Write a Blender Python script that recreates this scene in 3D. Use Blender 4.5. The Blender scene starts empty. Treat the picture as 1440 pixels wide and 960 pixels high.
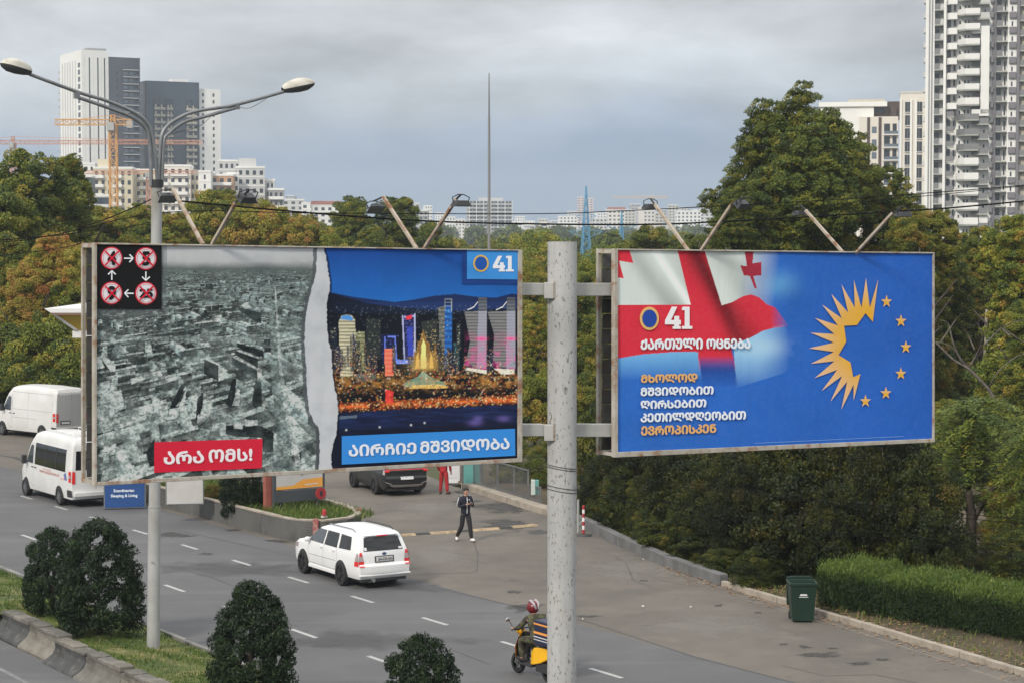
import bpy, bmesh, math, random
import numpy as np
from mathutils import Vector, Matrix
from mathutils.bvhtree import BVHTree

sc = bpy.context.scene
COL = sc.collection
R = math.radians
random.seed(7)

# ------------------------------------------------------------------ camera
H = 9.65                       # height of the drone above the road
FPX = 2850.0                   # focal length in photograph pixels (1440 wide)
PITCH = math.atan(135.0 / FPX)
cam = bpy.data.cameras.new('camera')
cam.sensor_width = 36.0
cam.lens = 36.0 * FPX / 1440.0
cam.clip_start = 0.5
cam.clip_end = 40000
cam_o = bpy.data.objects.new('camera', cam)
COL.objects.link(cam_o)
cam_o.location = (0, 0, H)
cam_o.rotation_euler = (math.pi / 2 - PITCH, 0, 0)
sc.camera = cam_o

# ------------------------------------------------------------------ light
SUN_AZ = R(212)      # compass-like angle of the sun (from +Y, clockwise)
SUN_EL = R(36)
sun = bpy.data.lights.new('sun', 'SUN')
sun.energy = 2.6
sun.angle = R(9)
sun.color = (1.0, 0.93, 0.82)
sun_o = bpy.data.objects.new('sun', sun)
COL.objects.link(sun_o)
sd = Vector((math.sin(SUN_AZ) * math.cos(SUN_EL), math.cos(SUN_AZ) * math.cos(SUN_EL), math.sin(SUN_EL)))
sun_o.rotation_euler = sd.to_track_quat('Z', 'Y').to_euler()

world = bpy.data.worlds.new('World')
sc.world = world
world.use_nodes = True
wt = world.node_tree
wt.nodes.clear()
def wn(t, **k):
    n = wt.nodes.new(t)
    for a, b in k.items():
        setattr(n, a, b)
    return n
wl = wt.links.new
sky = wn('ShaderNodeTexSky', sky_type='NISHITA', sun_disc=False)
sky.sun_elevation = SUN_EL
sky.sun_rotation = SUN_AZ
sky.dust_density = 2.0
tc = wn('ShaderNodeTexCoord')
sep = wn('ShaderNodeSeparateXYZ')
wl(tc.outputs['Generated'], sep.inputs[0])
# cloud deck colour by height above the horizon (an overcast sky grows brighter towards the zenith)
ramp = wn('ShaderNodeValToRGB')
mp = wn('ShaderNodeMapping')
mp.inputs['Scale'].default_value = (5.0, 5.0, 15.0)
wl(tc.outputs['Generated'], mp.inputs[0])
nz = wn('ShaderNodeTexNoise'); nz.inputs['Scale'].default_value = 1.6; nz.inputs['Detail'].default_value = 7.0; nz.inputs['Roughness'].default_value = 0.5
wl(mp.outputs[0], nz.inputs['Vector'])
nz2 = wn('ShaderNodeTexNoise'); nz2.inputs['Scale'].default_value = 1.1; nz2.inputs['Detail'].default_value = 8.0; nz2.inputs['Roughness'].default_value = 0.55; nz2.inputs['Distortion'].default_value = 0.15
mp2 = wn('ShaderNodeMapping'); mp2.inputs['Scale'].default_value = (6.0, 6.0, 17.0); mp2.inputs['Location'].default_value = (3.1, 0.4, 1.7)
wl(tc.outputs['Generated'], mp2.inputs[0]); wl(mp2.outputs[0], nz2.inputs['Vector'])
def wm(op, a, b=None, clamp=False):
    n = wn('ShaderNodeMath', operation=op); n.use_clamp = clamp
    for i, v in ((0, a), (1, b)):
        if v is None: continue
        if isinstance(v, (int, float)): n.inputs[i].default_value = v
        else: wl(v, n.inputs[i])
    return n.outputs[0]
z = sep.outputs['Z']
# ragged base of the cloud deck: noise shifts the height looked up in the ramp
zn = wm('ADD', z, wm('MULTIPLY', wm('SUBTRACT', nz.outputs['Fac'], 0.5), 0.06))
zn = wm('ADD', zn, wm('MULTIPLY', sep.outputs['X'], -0.03))
wl(wm('MULTIPLY', zn, 4.0, True), ramp.inputs['Fac'])
def lin(c):
    return tuple(((v / 255.0) / 12.92 if v / 255.0 <= 0.04045 else ((v / 255.0 + 0.055) / 1.055) ** 2.4) for v in c)
cr = ramp.color_ramp
SKYSTOPS = [(0.0, (118, 141, 163)), (0.10, (112, 136, 163)), (0.17, (120, 142, 169)), (0.225, (150, 164, 182)), (0.29, (178, 186, 193)), (0.40, (192, 196, 200)), (0.55, (200, 203, 205)), (1.0, (214, 215, 216))]
while len(cr.elements) > 1: cr.elements.remove(cr.elements[-1])
for i, (p, c) in enumerate(SKYSTOPS):
    e = cr.elements[0] if i == 0 else cr.elements.new(p)
    e.position = p
    e.color = (*lin(c), 1)
# soft light and dark folds in the clouds
foldk = wm('MULTIPLY', wm('MULTIPLY', wm('SUBTRACT', nz2.outputs['Fac'], 0.47), 2.1), wm('MULTIPLY', wm('MAXIMUM', wm('SUBTRACT', z, 0.03), 0.0), 24.0, True))
fold = wm('ADD', foldk, 1.0)
foldm = wn('ShaderNodeMix', data_type='RGBA', blend_type='MULTIPLY'); foldm.inputs[0].default_value = 1.0
wl(ramp.outputs['Color'], foldm.inputs[6])
fc = wn('ShaderNodeCombineColor')
for i in range(3): wl(fold, fc.inputs[i])
wl(fc.outputs[0], foldm.inputs[7])
# overcast brightening with height: 1 at the horizon, about 2.6 at the zenith
cie = wm('ADD', 1.0, wm('MULTIPLY', wm('MAXIMUM', wm('SUBTRACT', z, 0.12), 0.0), 1.5))
SKYSTR = 0.1
ciem = wn('ShaderNodeVectorMath', operation='SCALE')
wl(foldm.outputs[2], ciem.inputs[0]); wl(wm('MULTIPLY', cie, 1.0 / SKYSTR), ciem.inputs['Scale'])
mx = wn('ShaderNodeMix', data_type='RGBA'); mx.inputs[0].default_value = 0.94
wl(sky.outputs[0], mx.inputs[6]); wl(ciem.outputs[0], mx.inputs[7])
bg = wn('ShaderNodeBackground'); bg.inputs['Strength'].default_value = SKYSTR
wl(mx.outputs[2], bg.inputs['Color'])
wo = wn('ShaderNodeOutputWorld'); wl(bg.outputs[0], wo.inputs[0])

sc.view_settings.view_transform = 'Standard'
sc.view_settings.look = 'None'
sc.view_settings.exposure = 0.1
sc.view_settings.gamma = 1.0
sc.render.engine = 'CYCLES'
sc.cycles.max_bounces = 6
sc.cycles.transparent_max_bounces = 8
sc.cycles.use_denoising = True

# ------------------------------------------------------------------ pixel -> place helpers
_cp, _sp = math.cos(PITCH), math.sin(PITCH)
def ray(px, py):
    u = (px - 720.0) / FPX; v = (480.0 - py) / FPX
    return Vector((u, _cp + v * _sp, -_sp + v * _cp))
def gnd(px, py, z=0.0):
    d = ray(px, py); t = (z - H) / d.z
    return Vector((d.x * t, d.y * t, z))
def at(px, py, Y):
    d = ray(px, py); t = Y / d.y
    return Vector((d.x * t, Y, H + d.z * t))
# road frame: s across (towards the right kerb), t along (away from the camera)
RA = math.atan(1849.0 / FPX)
RD = Vector((-math.sin(RA), math.cos(RA), 0)); RS = Vector((math.cos(RA), math.sin(RA), 0))
def rd(s, t, z=0.0):
    p = RS * s + RD * t
    return Vector((p.x, p.y, z))
def st(p): return (p.x * RS.x + p.y * RS.y, p.x * RD.x + p.y * RD.y)

# ------------------------------------------------------------------ materials
def mat(name, col, rough=0.6, metal=0.0, var=0.0, scale=3.0, col2=None, bump=0.0, bscale=None, fac=(0.35, 0.65), spec=0.5, emit=0.0, alpha=None, detail=6.0, bdist=0.02):
    m = bpy.data.materials.new(name); m.use_nodes = True
    nt = m.node_tree; b = nt.nodes['Principled BSDF']; L = nt.links.new
    b.inputs['Roughness'].default_value = rough; b.inputs['Metallic'].default_value = metal
    b.inputs['Specular IOR Level'].default_value = spec
    b.inputs['Base Color'].default_value = (*col, 1)
    t = nt.nodes.new('ShaderNodeTexCoord')
    if var or col2:
        c2 = col2 if col2 else tuple(v * (1 - var) for v in col)
        n = nt.nodes.new('ShaderNodeTexNoise'); n.inputs['Scale'].default_value = scale; n.inputs['Detail'].default_value = detail
        n.inputs['Roughness'].default_value = 0.65
        L(t.outputs['Object'], n.inputs['Vector'])
        r = nt.nodes.new('ShaderNodeMapRange'); r.inputs[1].default_value = fac[0]; r.inputs[2].default_value = fac[1]
        L(n.outputs['Fac'], r.inputs[0])
        x = nt.nodes.new('ShaderNodeMix'); x.data_type = 'RGBA'
        x.inputs[6].default_value = (*col, 1); x.inputs[7].default_value = (*c2, 1)
        L(r.outputs[0], x.inputs[0]); L(x.outputs[2], b.inputs['Base Color'])
    if bump:
        n = nt.nodes.new('ShaderNodeTexNoise'); n.inputs['Scale'].default_value = bscale or scale * 6; n.inputs['Detail'].default_value = 5
        L(t.outputs['Object'], n.inputs['Vector'])
        bp = nt.nodes.new('ShaderNodeBump'); bp.inputs['Strength'].default_value = bump; bp.inputs['Distance'].default_value = bdist
        L(n.outputs['Fac'], bp.inputs['Height']); L(bp.outputs[0], b.inputs['Normal'])
    if emit:
        b.inputs['Emission Color'].default_value = (*col, 1); b.inputs['Emission Strength'].default_value = emit
    return m

def mat_layers(name, base, layers, rough=0.85, bump=0.15, bscale=30.0, spec=0.3, bdist=0.02):
    """base colour with several noise layers: (colour, scale (3), lo, hi, strength)"""
    m = bpy.data.materials.new(name); m.use_nodes = True
    nt = m.node_tree; b = nt.nodes['Principled BSDF']; L = nt.links.new
    b.inputs['Roughness'].default_value = rough; b.inputs['Specular IOR Level'].default_value = spec
    t = nt.nodes.new('ShaderNodeTexCoord')
    prev = None
    for i, (c, s, lo, hi, k) in enumerate(layers):
        mpn = nt.nodes.new('ShaderNodeMapping'); mpn.inputs['Scale'].default_value = s if isinstance(s, tuple) else (s, s, s)
        mpn.inputs['Location'].default_value = (i * 3.7, i * 1.3, i * 7.1)
        L(t.outputs['Object'], mpn.inputs[0])
        n = nt.nodes.new('ShaderNodeTexNoise'); n.inputs['Scale'].default_value = 1.0; n.inputs['Detail'].default_value = 6; n.inputs['Roughness'].default_value = 0.6
        L(mpn.outputs[0], n.inputs['Vector'])
        r = nt.nodes.new('ShaderNodeMapRange'); r.inputs[1].default_value = lo; r.inputs[2].default_value = hi; r.inputs[4].default_value = k
        L(n.outputs['Fac'], r.inputs[0])
        x = nt.nodes.new('ShaderNodeMix'); x.data_type = 'RGBA'
        if prev is None: x.inputs[6].default_value = (*base, 1)
        else: L(prev, x.inputs[6])
        x.inputs[7].default_value = (*c, 1); L(r.outputs[0], x.inputs[0]); prev = x.outputs[2]
    L(prev, b.inputs['Base Color'])
    if bump:
        n = nt.nodes.new('ShaderNodeTexNoise'); n.inputs['Scale'].default_value = bscale; n.inputs['Detail'].default_value = 4
        L(t.outputs['Object'], n.inputs['Vector'])
        bp = nt.nodes.new('ShaderNodeBump'); bp.inputs['Strength'].default_value = bump; bp.inputs['Distance'].default_value = bdist
        L(n.outputs['Fac'], bp.inputs['Height']); L(bp.outputs[0], b.inputs['Normal'])
    return m

def mat_vcol(name, attr='Col', rough=0.75, spec=0.2, bump=0.0, bs=1.5):
    m = bpy.data.materials.new(name); m.use_nodes = True
    nt = m.node_tree; b = nt.nodes['Principled BSDF']; L = nt.links.new
    a = nt.nodes.new('ShaderNodeAttribute'); a.attribute_name = attr
    L(a.outputs['Color'], b.inputs['Base Color'])
    b.inputs['Roughness'].default_value = rough; b.inputs['Specular IOR Level'].default_value = spec
    if bump:
        t = nt.nodes.new('ShaderNodeTexCoord'); mpn = nt.nodes.new('ShaderNodeMapping'); mpn.inputs['Scale'].default_value = (bs, bs, bs * 0.35)
        L(t.outputs['Object'], mpn.inputs[0])
        n = nt.nodes.new('ShaderNodeTexNoise'); n.inputs['Scale'].default_value = 1; n.inputs['Detail'].default_value = 2; n.inputs['Distortion'].default_value = 0.6
        L(mpn.outputs[0], n.inputs['Vector'])
        bp = nt.nodes.new('ShaderNodeBump'); bp.inputs['Strength'].default_value = bump; bp.inputs['Distance'].default_value = 0.08
        L(n.outputs['Fac'], bp.inputs['Height']); L(bp.outputs[0], b.inputs['Normal'])
    return m

def mat_leaf(name, stops, rough=0.55, trans=0.25):
    """leaf colours: attribute 'tone' (0..1 per leaf and clump) shifted by the tree's own colour (red channel), brightness by its green channel"""
    m = bpy.data.materials.new(name); m.use_nodes = True
    nt = m.node_tree; b = nt.nodes['Principled BSDF']; L = nt.links.new
    a = nt.nodes.new('ShaderNodeAttribute'); a.attribute_name = 'tone'
    oi = nt.nodes.new('ShaderNodeObjectInfo'); s = nt.nodes.new('ShaderNodeSeparateColor'); L(oi.outputs['Color'], s.inputs[0])
    ad = nt.nodes.new('ShaderNodeMath'); ad.operation = 'ADD'; L(a.outputs['Fac'], ad.inputs[0]); L(s.outputs[0], ad.inputs[1])
    sb = nt.nodes.new('ShaderNodeMath'); sb.operation = 'SUBTRACT'; sb.use_clamp = True; L(ad.outputs[0], sb.inputs[0]); sb.inputs[1].default_value = 0.5
    r = nt.nodes.new('ShaderNodeValToRGB'); c = r.color_ramp
    while len(c.elements) > 1: c.elements.remove(c.elements[-1])
    for i, (p, col) in enumerate(stops):
        e = c.elements[0] if i == 0 else c.elements.new(p)
        e.position = p; e.color = (*col, 1)
    L(sb.outputs[0], r.inputs[0])
    vm = nt.nodes.new('ShaderNodeVectorMath'); vm.operation = 'SCALE'
    L(r.outputs[0], vm.inputs[0])
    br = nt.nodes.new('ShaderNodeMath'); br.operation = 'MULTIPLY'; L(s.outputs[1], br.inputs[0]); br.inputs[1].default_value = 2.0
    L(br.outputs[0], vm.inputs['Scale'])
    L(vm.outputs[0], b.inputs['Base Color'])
    b.inputs['Roughness'].default_value = rough; b.inputs['Specular IOR Level'].default_value = 0.25
    tr = nt.nodes.new('ShaderNodeBsdfTranslucent'); L(vm.outputs[0], tr.inputs[0])
    ms = nt.nodes.new('ShaderNodeMixShader'); ms.inputs[0].default_value = trans
    L(b.outputs[0], ms.inputs[1]); L(tr.outputs[0], ms.inputs[2])
    L(ms.outputs[0], nt.nodes['Material Output'].inputs[0])
    return m

# ------------------------------------------------------------------ mesh helpers
class MB:
    def __init__(s): s.v = []; s.f = []; s.m = []; s.cur = 0
    def mi(s, i): s.cur = i; return s
    def add(s, vs, fs):
        o = len(s.v); s.v += [tuple(v) for v in vs]
        for f in fs: s.f.append(tuple(i + o for i in f)); s.m.append(s.cur)
        return s
    def box(s, lo, hi, M=None):
        x0, y0, z0 = lo; x1, y1, z1 = hi
        vs = [Vector(p) for p in ((x0,y0,z0),(x1,y0,z0),(x1,y1,z0),(x0,y1,z0),(x0,y0,z1),(x1,y0,z1),(x1,y1,z1),(x0,y1,z1))]
        if M is not None: vs = [M @ v for v in vs]
        return s.add(vs, [(0,3,2,1),(4,5,6,7),(0,1,5,4),(1,2,6,5),(2,3,7,6),(3,0,4,7)])
    def bar(s, a, b, w, h=None, up=(0, 0, 1)):
        a = Vector(a); b = Vector(b); d = b - a; L = d.length; d.normalize(); h = h or w
        up = Vector(up); x = d.cross(up)
        if x.length < 1e-4: x = d.cross(Vector((1, 0, 0)))
        x.normalize(); y = x.cross(d)
        vs = []
        for p in (a, b):
            for sx, sy in ((-1,-1),(1,-1),(1,1),(-1,1)): vs.append(p + x * (sx * w / 2) + y * (sy * h / 2))
        return s.add(vs, [(0,1,2,3),(7,6,5,4),(0,4,5,1),(1,5,6,2),(2,6,7,3),(3,7,4,0)])
    def tube(s, pts, r, n=8, cap=True):
        pts = [Vector(p) for p in pts]; k = len(pts)
        rs = r if isinstance(r, (list, tuple)) else [r] * k
        vs = []; fs = []; ref = None
        for i, p in enumerate(pts):
            d = (pts[min(i + 1, k - 1)] - pts[max(i - 1, 0)]).normalized()
            if ref is None:
                ref = d.cross(Vector((0, 0, 1)))
                if ref.length < 1e-3: ref = Vector((1, 0, 0))
            x = (ref - d * ref.dot(d)).normalized(); ref = x; y = d.cross(x)
            for j in range(n):
                a = 2 * math.pi * j / n
                vs.append(p + (x * math.cos(a) + y * math.sin(a)) * rs[i])
        for i in range(k - 1):
            for j in range(n):
                a = i * n + j; b = i * n + (j + 1) % n
                fs.append((a, b, b + n, a + n))
        if cap: fs.append(tuple(range(n - 1, -1, -1))); fs.append(tuple((k - 1) * n + j for j in range(n)))
        return s.add(vs, fs)
    def prism(s, poly, z0, z1):
        n = len(poly)
        vs = [(p[0], p[1], z0) for p in poly] + [(p[0], p[1], z1) for p in poly]
        fs = [tuple(range(n - 1, -1, -1)), tuple(range(n, 2 * n))] + [(i, (i + 1) % n, n + (i + 1) % n, n + i) for i in range(n)]
        return s.add(vs, fs)
    def ball(s, c, r, n=10, k=7, sq=(1, 1, 1)):
        vs = []; fs = []
        for i in range(k + 1):
            th = math.pi * i / k
            for j in range(n):
                a = 2 * math.pi * j / n
                vs.append((c[0] + r * sq[0] * math.sin(th) * math.cos(a), c[1] + r * sq[1] * math.sin(th) * math.sin(a), c[2] + r * sq[2] * math.cos(th)))
        for i in range(k):
            for j in range(n): fs.append((i * n + j, i * n + (j + 1) % n, (i + 1) * n + (j + 1) % n, (i + 1) * n + j))
        return s.add(vs, [f[::-1] for f in fs])
    def mesh(s, name, mats, smooth=False, ang=None):
        me = bpy.data.meshes.new(name); me.from_pydata(s.v, [], s.f)
        for m in (mats if isinstance(mats, (list, tuple)) else [mats]): me.materials.append(m)
        if any(s.m): me.polygons.foreach_set('material_index', s.m)
        if smooth: me.polygons.foreach_set('use_smooth', [True] * len(me.polygons))
        if ang is not None: me.set_sharp_from_angle(angle=R(ang))
        me.update(); return me
    def build(s, name, mats, parent=None, smooth=False, ang=None, bevel=0.0, **k):
        return link(name, s.mesh(name, mats, smooth, ang), parent, bevel=bevel, **k)

def link(name, me, parent=None, loc=None, bevel=0.0, kind=None, label=None):
    o = bpy.data.objects.new(name, me); COL.objects.link(o)
    if parent is not None: o.parent = parent
    if loc is not None: o.location = loc
    if bevel:
        b = o.modifiers.new('bevel', 'BEVEL'); b.width = bevel; b.segments = 2; b.limit_method = 'ANGLE'; b.angle_limit = R(35)
    if kind: o['kind'] = kind
    if label: o['label'] = label
    return o
def tag(o, label, cat, group=None):
    o['label'] = label; o['category'] = cat
    if group: o['group'] = group
    return o
def thing(name, label, cat, loc=(0, 0, 0), rz=0.0, group=None):
    o = bpy.data.objects.new(name, None); COL.objects.link(o); o.empty_display_size = 0.3
    o.location = loc; o.rotation_euler = (0, 0, rz)
    return tag(o, label, cat, group)
def copy_tree(o, parent=None):
    c = o.copy(); COL.objects.link(c); c.parent = parent
    for ch in [x for x in o.children]: copy_tree(ch, c)
    return c
def structure(o): o['kind'] = 'structure'; return o
def raw_mesh(name, V, F4, mats):
    """fast quad mesh from numpy arrays"""
    me = bpy.data.meshes.new(name); nv = len(V); nf = len(F4)
    me.vertices.add(nv); me.vertices.foreach_set('co', np.asarray(V, np.float32).ravel())
    me.loops.add(nf * 4); me.loops.foreach_set('vertex_index', np.asarray(F4, np.int32).ravel())
    me.polygons.add(nf); me.polygons.foreach_set('loop_start', np.arange(0, nf * 4, 4, dtype=np.int32))
    me.update(calc_edges=True); me.validate()
    for m in (mats if isinstance(mats, (list, tuple)) else [mats]): me.materials.append(m)
    return me
def vcol(me, C, name='Col'):
    a = me.color_attributes.new(name, 'FLOAT_COLOR', 'POINT')
    C = np.asarray(C, np.float32)
    if C.shape[1] == 3: C = np.concatenate([C, np.ones((len(C), 1), np.float32)], 1)
    a.data.foreach_set('color', C.ravel())
# ================================================================== GROUND AND ROADS
def sheet(name, pts, z, m, kind='structure', parent=None):
    me = bpy.data.meshes.new(name)
    me.from_pydata([(p[0], p[1], z) for p in pts], [], [tuple(range(len(pts)))])
    me.materials.append(m); me.update()
    if me.polygons[0].normal.z < 0: me.flip_normals()
    return link(name, me, parent, kind=kind)

M_earth = mat_layers('earth', (0.075, 0.062, 0.038), [((0.05, 0.065, 0.022), 0.25, 0.4, 0.6, 1.0), ((0.14, 0.11, 0.07), 1.2, 0.55, 0.75, 0.8), ((0.03, 0.03, 0.018), 3.0, 0.5, 0.8, 0.7)], bump=0.5, bscale=8)
M_asph = mat_layers('asphalt', (0.113, 0.113, 0.116), [((0.092, 0.092, 0.095), 0.22, 0.4, 0.62, 1.0), ((0.16, 0.158, 0.155), (0.12, 0.9, 1), 0.52, 0.75, 0.55), ((0.07, 0.07, 0.072), 14, 0.56, 0.75, 0.35), ((0.2, 0.2, 0.2), 45, 0.6, 0.78, 0.45), ((0.075, 0.073, 0.073), 0.9, 0.6, 0.8, 0.5)], rough=0.9, bump=0.3, bscale=60)
M_fore = mat_layers('forecourt asphalt', (0.138, 0.123, 0.105), [((0.106, 0.096, 0.083), 0.3, 0.4, 0.62, 1.0), ((0.17, 0.15, 0.126), 0.7, 0.5, 0.75, 0.8), ((0.06, 0.056, 0.05), 1.6, 0.62, 0.8, 0.6), ((0.07, 0.065, 0.06), 12, 0.58, 0.78, 0.4), ((0.24, 0.22, 0.19), 40, 0.62, 0.8, 0.45)], rough=0.92, bump=0.3, bscale=50)
M_stain = mat_layers('dark stain', (0.045, 0.042, 0.04), [((0.085, 0.078, 0.07), 2.2, 0.42, 0.7, 1.0)], rough=0.7, bump=0.1)
M_tar = mat('tar seam', (0.045, 0.045, 0.045), rough=0.7, var=0.3, scale=4)
M_patch = mat_layers('asphalt patch', (0.125, 0.118, 0.108), [((0.1, 0.096, 0.09), 0.8, 0.4, 0.7, 1.0), ((0.07, 0.067, 0.062), 14, 0.58, 0.78, 0.4)], rough=0.9, bump=0.2, bscale=50)
M_paint = mat('road paint', (0.38, 0.38, 0.37), rough=0.7, col2=(0.22, 0.22, 0.215), scale=9, fac=(0.45, 0.75))
M_conc = mat_layers('concrete', (0.21, 0.205, 0.195), [((0.12, 0.118, 0.11), 0.9, 0.42, 0.68, 1.0), ((0.3, 0.29, 0.27), 3.0, 0.5, 0.8, 0.6), ((0.06, 0.058, 0.05), 6, 0.6, 0.78, 0.6)], bump=0.5, bscale=18)
M_concD = mat_layers('dark concrete', (0.11, 0.11, 0.108), [((0.06, 0.06, 0.058), 0.9, 0.42, 0.68, 1.0), ((0.2, 0.19, 0.18), 4, 0.58, 0.8, 0.6)], bump=0.4, bscale=18)
M_kerb = mat_layers('kerbstone', (0.33, 0.29, 0.24), [((0.22, 0.19, 0.155), 2, 0.42, 0.68, 1.0), ((0.42, 0.39, 0.34), 7, 0.55, 0.8, 0.6)], bump=0.4, bscale=25)
M_kerbG = mat_layers('grey kerb', (0.155, 0.155, 0.155), [((0.1, 0.1, 0.1), 1.5, 0.42, 0.68, 1.0)], bump=0.3, bscale=25)
M_grassbase = mat_layers('turf', (0.11, 0.125, 0.03), [((0.06, 0.085, 0.02), 0.9, 0.4, 0.6, 1.0), ((0.26, 0.21, 0.1), 1.4, 0.52, 0.7, 0.9), ((0.045, 0.06, 0.02), 5, 0.5, 0.7, 0.7)], bump=0.7, bscale=14, bdist=0.05)

M_track = mat_layers('tyre polished asphalt', (0.115, 0.115, 0.118), [((0.138, 0.138, 0.14), (.5, .5, 1), .4, .62, 1.0), ((.06, .06, .06), 8, .55, .75, .5)], rough=.7, bump=.2, bscale=50)
g = sheet('ground', [(-9000, -200), (9000, -200), (9000, 14000), (-9000, 14000)], -0.06, M_earth)

# main carriageway and opposite carriageway
sheet('road', [rd(19.95, -60), rd(29.38, -60), rd(29.38, 420), rd(19.95, 420)], 0.0, M_asph)
sheet('opposite_road', [rd(2.0, -60), rd(16.3, -60), rd(16.3, 420), rd(2.0, 420)], 0.0, M_asph)
# forecourt of the filling station, bounded by the curving kerb on the right
KERB = [gnd(*p) for p in [(1800, 1085), (1440, 951), (1229, 888.6), (1108, 852), (1012, 823), (935, 796), (860, 763), (813, 737), (770, 725), (720, 710), (671.7, 694), (640, 684)]]
fore = [rd(29.38, -60)] + KERB + [gnd(600, 668), rd(49, 110), rd(49, 150), rd(29.38, 150)]
sheet('forecourt', fore, 0.0, M_fore)
# rear street behind the trees on the right
sheet('rear_street', [(25, 148, 0), (120, 138, 0), (120, 168, 0), (25, 178, 0)], 0.02, M_asph)

# dashed lane lines
def dash(s, t, L=1.25, w=0.13):
    o = sheet('lane_dash', [rd(s - w / 2, t - L / 2), rd(s + w / 2, t - L / 2), rd(s + w / 2, t + L / 2), rd(s - w / 2, t + L / 2)], 0.004, M_paint, kind='structure')
    return o
for t in [29.3, 33.1, 36.95, 40.7, 44.5, 48.36, 52.2, 56.0, 59.85, 63.9, 67.9, 71.4, 75.1, 78.9, 82.7]:
    dash(26.5, t)
for k in range(-3, 9):
    dash(22.92, 40.88 + 3.98 * k, L=1.35)
sheet('edge_line', [rd(15.1, -30), rd(15.22, -30), rd(15.22, 120), rd(15.1, 120)], 0.004, mat('faded road paint', (.2, .2, .2), .8, col2=(.12, .12, .12), scale=4))

def strip(name, px, w, z, m, kind='structure'):
    P = [gnd(*p) for p in px]; mb = MB(); L = []; Rr = []
    for i, p in enumerate(P):
        d = (P[min(i + 1, len(P) - 1)] - P[max(i - 1, 0)]).normalized(); n = Vector((-d.y, d.x, 0))
        ww = w * random.uniform(0.6, 1.2) / 2
        L.append(p + n * ww); Rr.append(p - n * ww)
    vs = [(v.x, v.y, z) for v in L + Rr]; k = len(P)
    mb.add(vs, [(i, i + 1, k + i + 1, k + i)[::-1] for i in range(k - 1)])
    o = mb.build(name, m, kind=kind); return o
strip('tar_seam', [(250, 745), (420, 783), (560, 812), (640, 832), (700, 846), (830, 875), (980, 924), (1108, 957), (1200, 985)], 0.05, 0.004, M_tar)
strip('tar_seam', [(664, 754), (672, 778), (671, 800), (669, 804), (620, 806), (560, 808)], 0.04, 0.0045, M_tar)
strip('tar_seam', [(198, 792), (245, 797), (300, 812), (335, 826)], 0.04, 0.004, M_tar)
strip('asphalt_crack', [(0, 640), (22, 643), (40, 652), (60, 657)], 0.2, 0.004, M_tar)
for q_ in ([(300, 850), (330, 862), (352, 858), (380, 874), (420, 880)], [(560, 905), (600, 918), (640, 915), (690, 934)], [(860, 800), (905, 806), (940, 818), (1000, 826)], [(900, 880), (950, 872), (1010, 880), (1060, 876)], [(1100, 935), (1160, 950), (1230, 948), (1300, 962)], [(60, 770), (110, 782), (160, 780), (205, 796)], [(840, 770), (880, 790), (890, 815), (930, 830)]):
    strip('asphalt_crack', q_, 0.028, 0.004, M_tar)
def disc_(px, py, r, m, nm, lab=None):
    c = gnd(px, py); sheet(nm, [Vector((c.x + r * math.cos(k * math.pi / 12), c.y + r * math.sin(k * math.pi / 12), 0)) for k in range(24)], .005, m)
disc_(757, 748, .34, M_tar, 'manhole_cover'); disc_(455, 905, .33, M_tar, 'manhole_cover')
def soft(name, col, k=1.0, sc_=2.5):
    m = bpy.data.materials.new(name); m.use_nodes = True; nt = m.node_tree; b = nt.nodes['Principled BSDF']; L = nt.links.new
    b.inputs['Base Color'].default_value = (*col, 1); b.inputs['Roughness'].default_value = .75
    a = nt.nodes.new('ShaderNodeAttribute'); a.attribute_name = 'edge'; t = nt.nodes.new('ShaderNodeTexCoord'); n = nt.nodes.new('ShaderNodeTexNoise'); n.inputs['Scale'].default_value = sc_; n.inputs['Detail'].default_value = 6
    L(t.outputs['Object'], n.inputs['Vector']); s = nt.nodes.new('ShaderNodeMath'); s.operation = 'ADD'; L(a.outputs['Fac'], s.inputs[0]); L(n.outputs['Fac'], s.inputs[1])
    r = nt.nodes.new('ShaderNodeMapRange'); r.inputs[1].default_value = .62; r.inputs[2].default_value = 1.05; r.inputs[4].default_value = k; L(s.outputs[0], r.inputs[0])
    tr = nt.nodes.new('ShaderNodeBsdfTransparent'); mx_ = nt.nodes.new('ShaderNodeMixShader'); L(r.outputs[0], mx_.inputs[0]); L(tr.outputs[0], mx_.inputs[1]); L(b.outputs[0], mx_.inputs[2]); L(mx_.outputs[0], nt.nodes['Material Output'].inputs[0])
    return m
M_soft = soft('soaked oil stain', (.04, .037, .034), .9); M_softP = soft('worn pale asphalt', (.2, .185, .16), .6, 1.2)
def blob(px, py, rx, ry, m=M_soft, z=0.004, n=18, name='stain', rough=0.35):
    a0 = gnd(px, py); pts = []
    for i in range(n):
        a = 2 * math.pi * i / n; k = 1 + random.uniform(-rough, rough)
        p = gnd(px + math.cos(a) * rx * k * 1.35, py + math.sin(a) * ry * k * 1.35); pts.append(p)
    c = gnd(px, py); me = bpy.data.meshes.new(name)
    me.from_pydata([(c.x, c.y, z)] + [(q.x, q.y, z) for q in pts], [], [(0, i + 1, (i + 1) % n + 1) for i in range(n)])
    if me.polygons[0].normal.z < 0: me.flip_normals()
    me.materials.append(m); e_ = me.attributes.new('edge', 'FLOAT', 'POINT'); e_.data.foreach_set('value', [.75] + [0.0] * n)
    return link(name, me, kind='structure')
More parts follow.
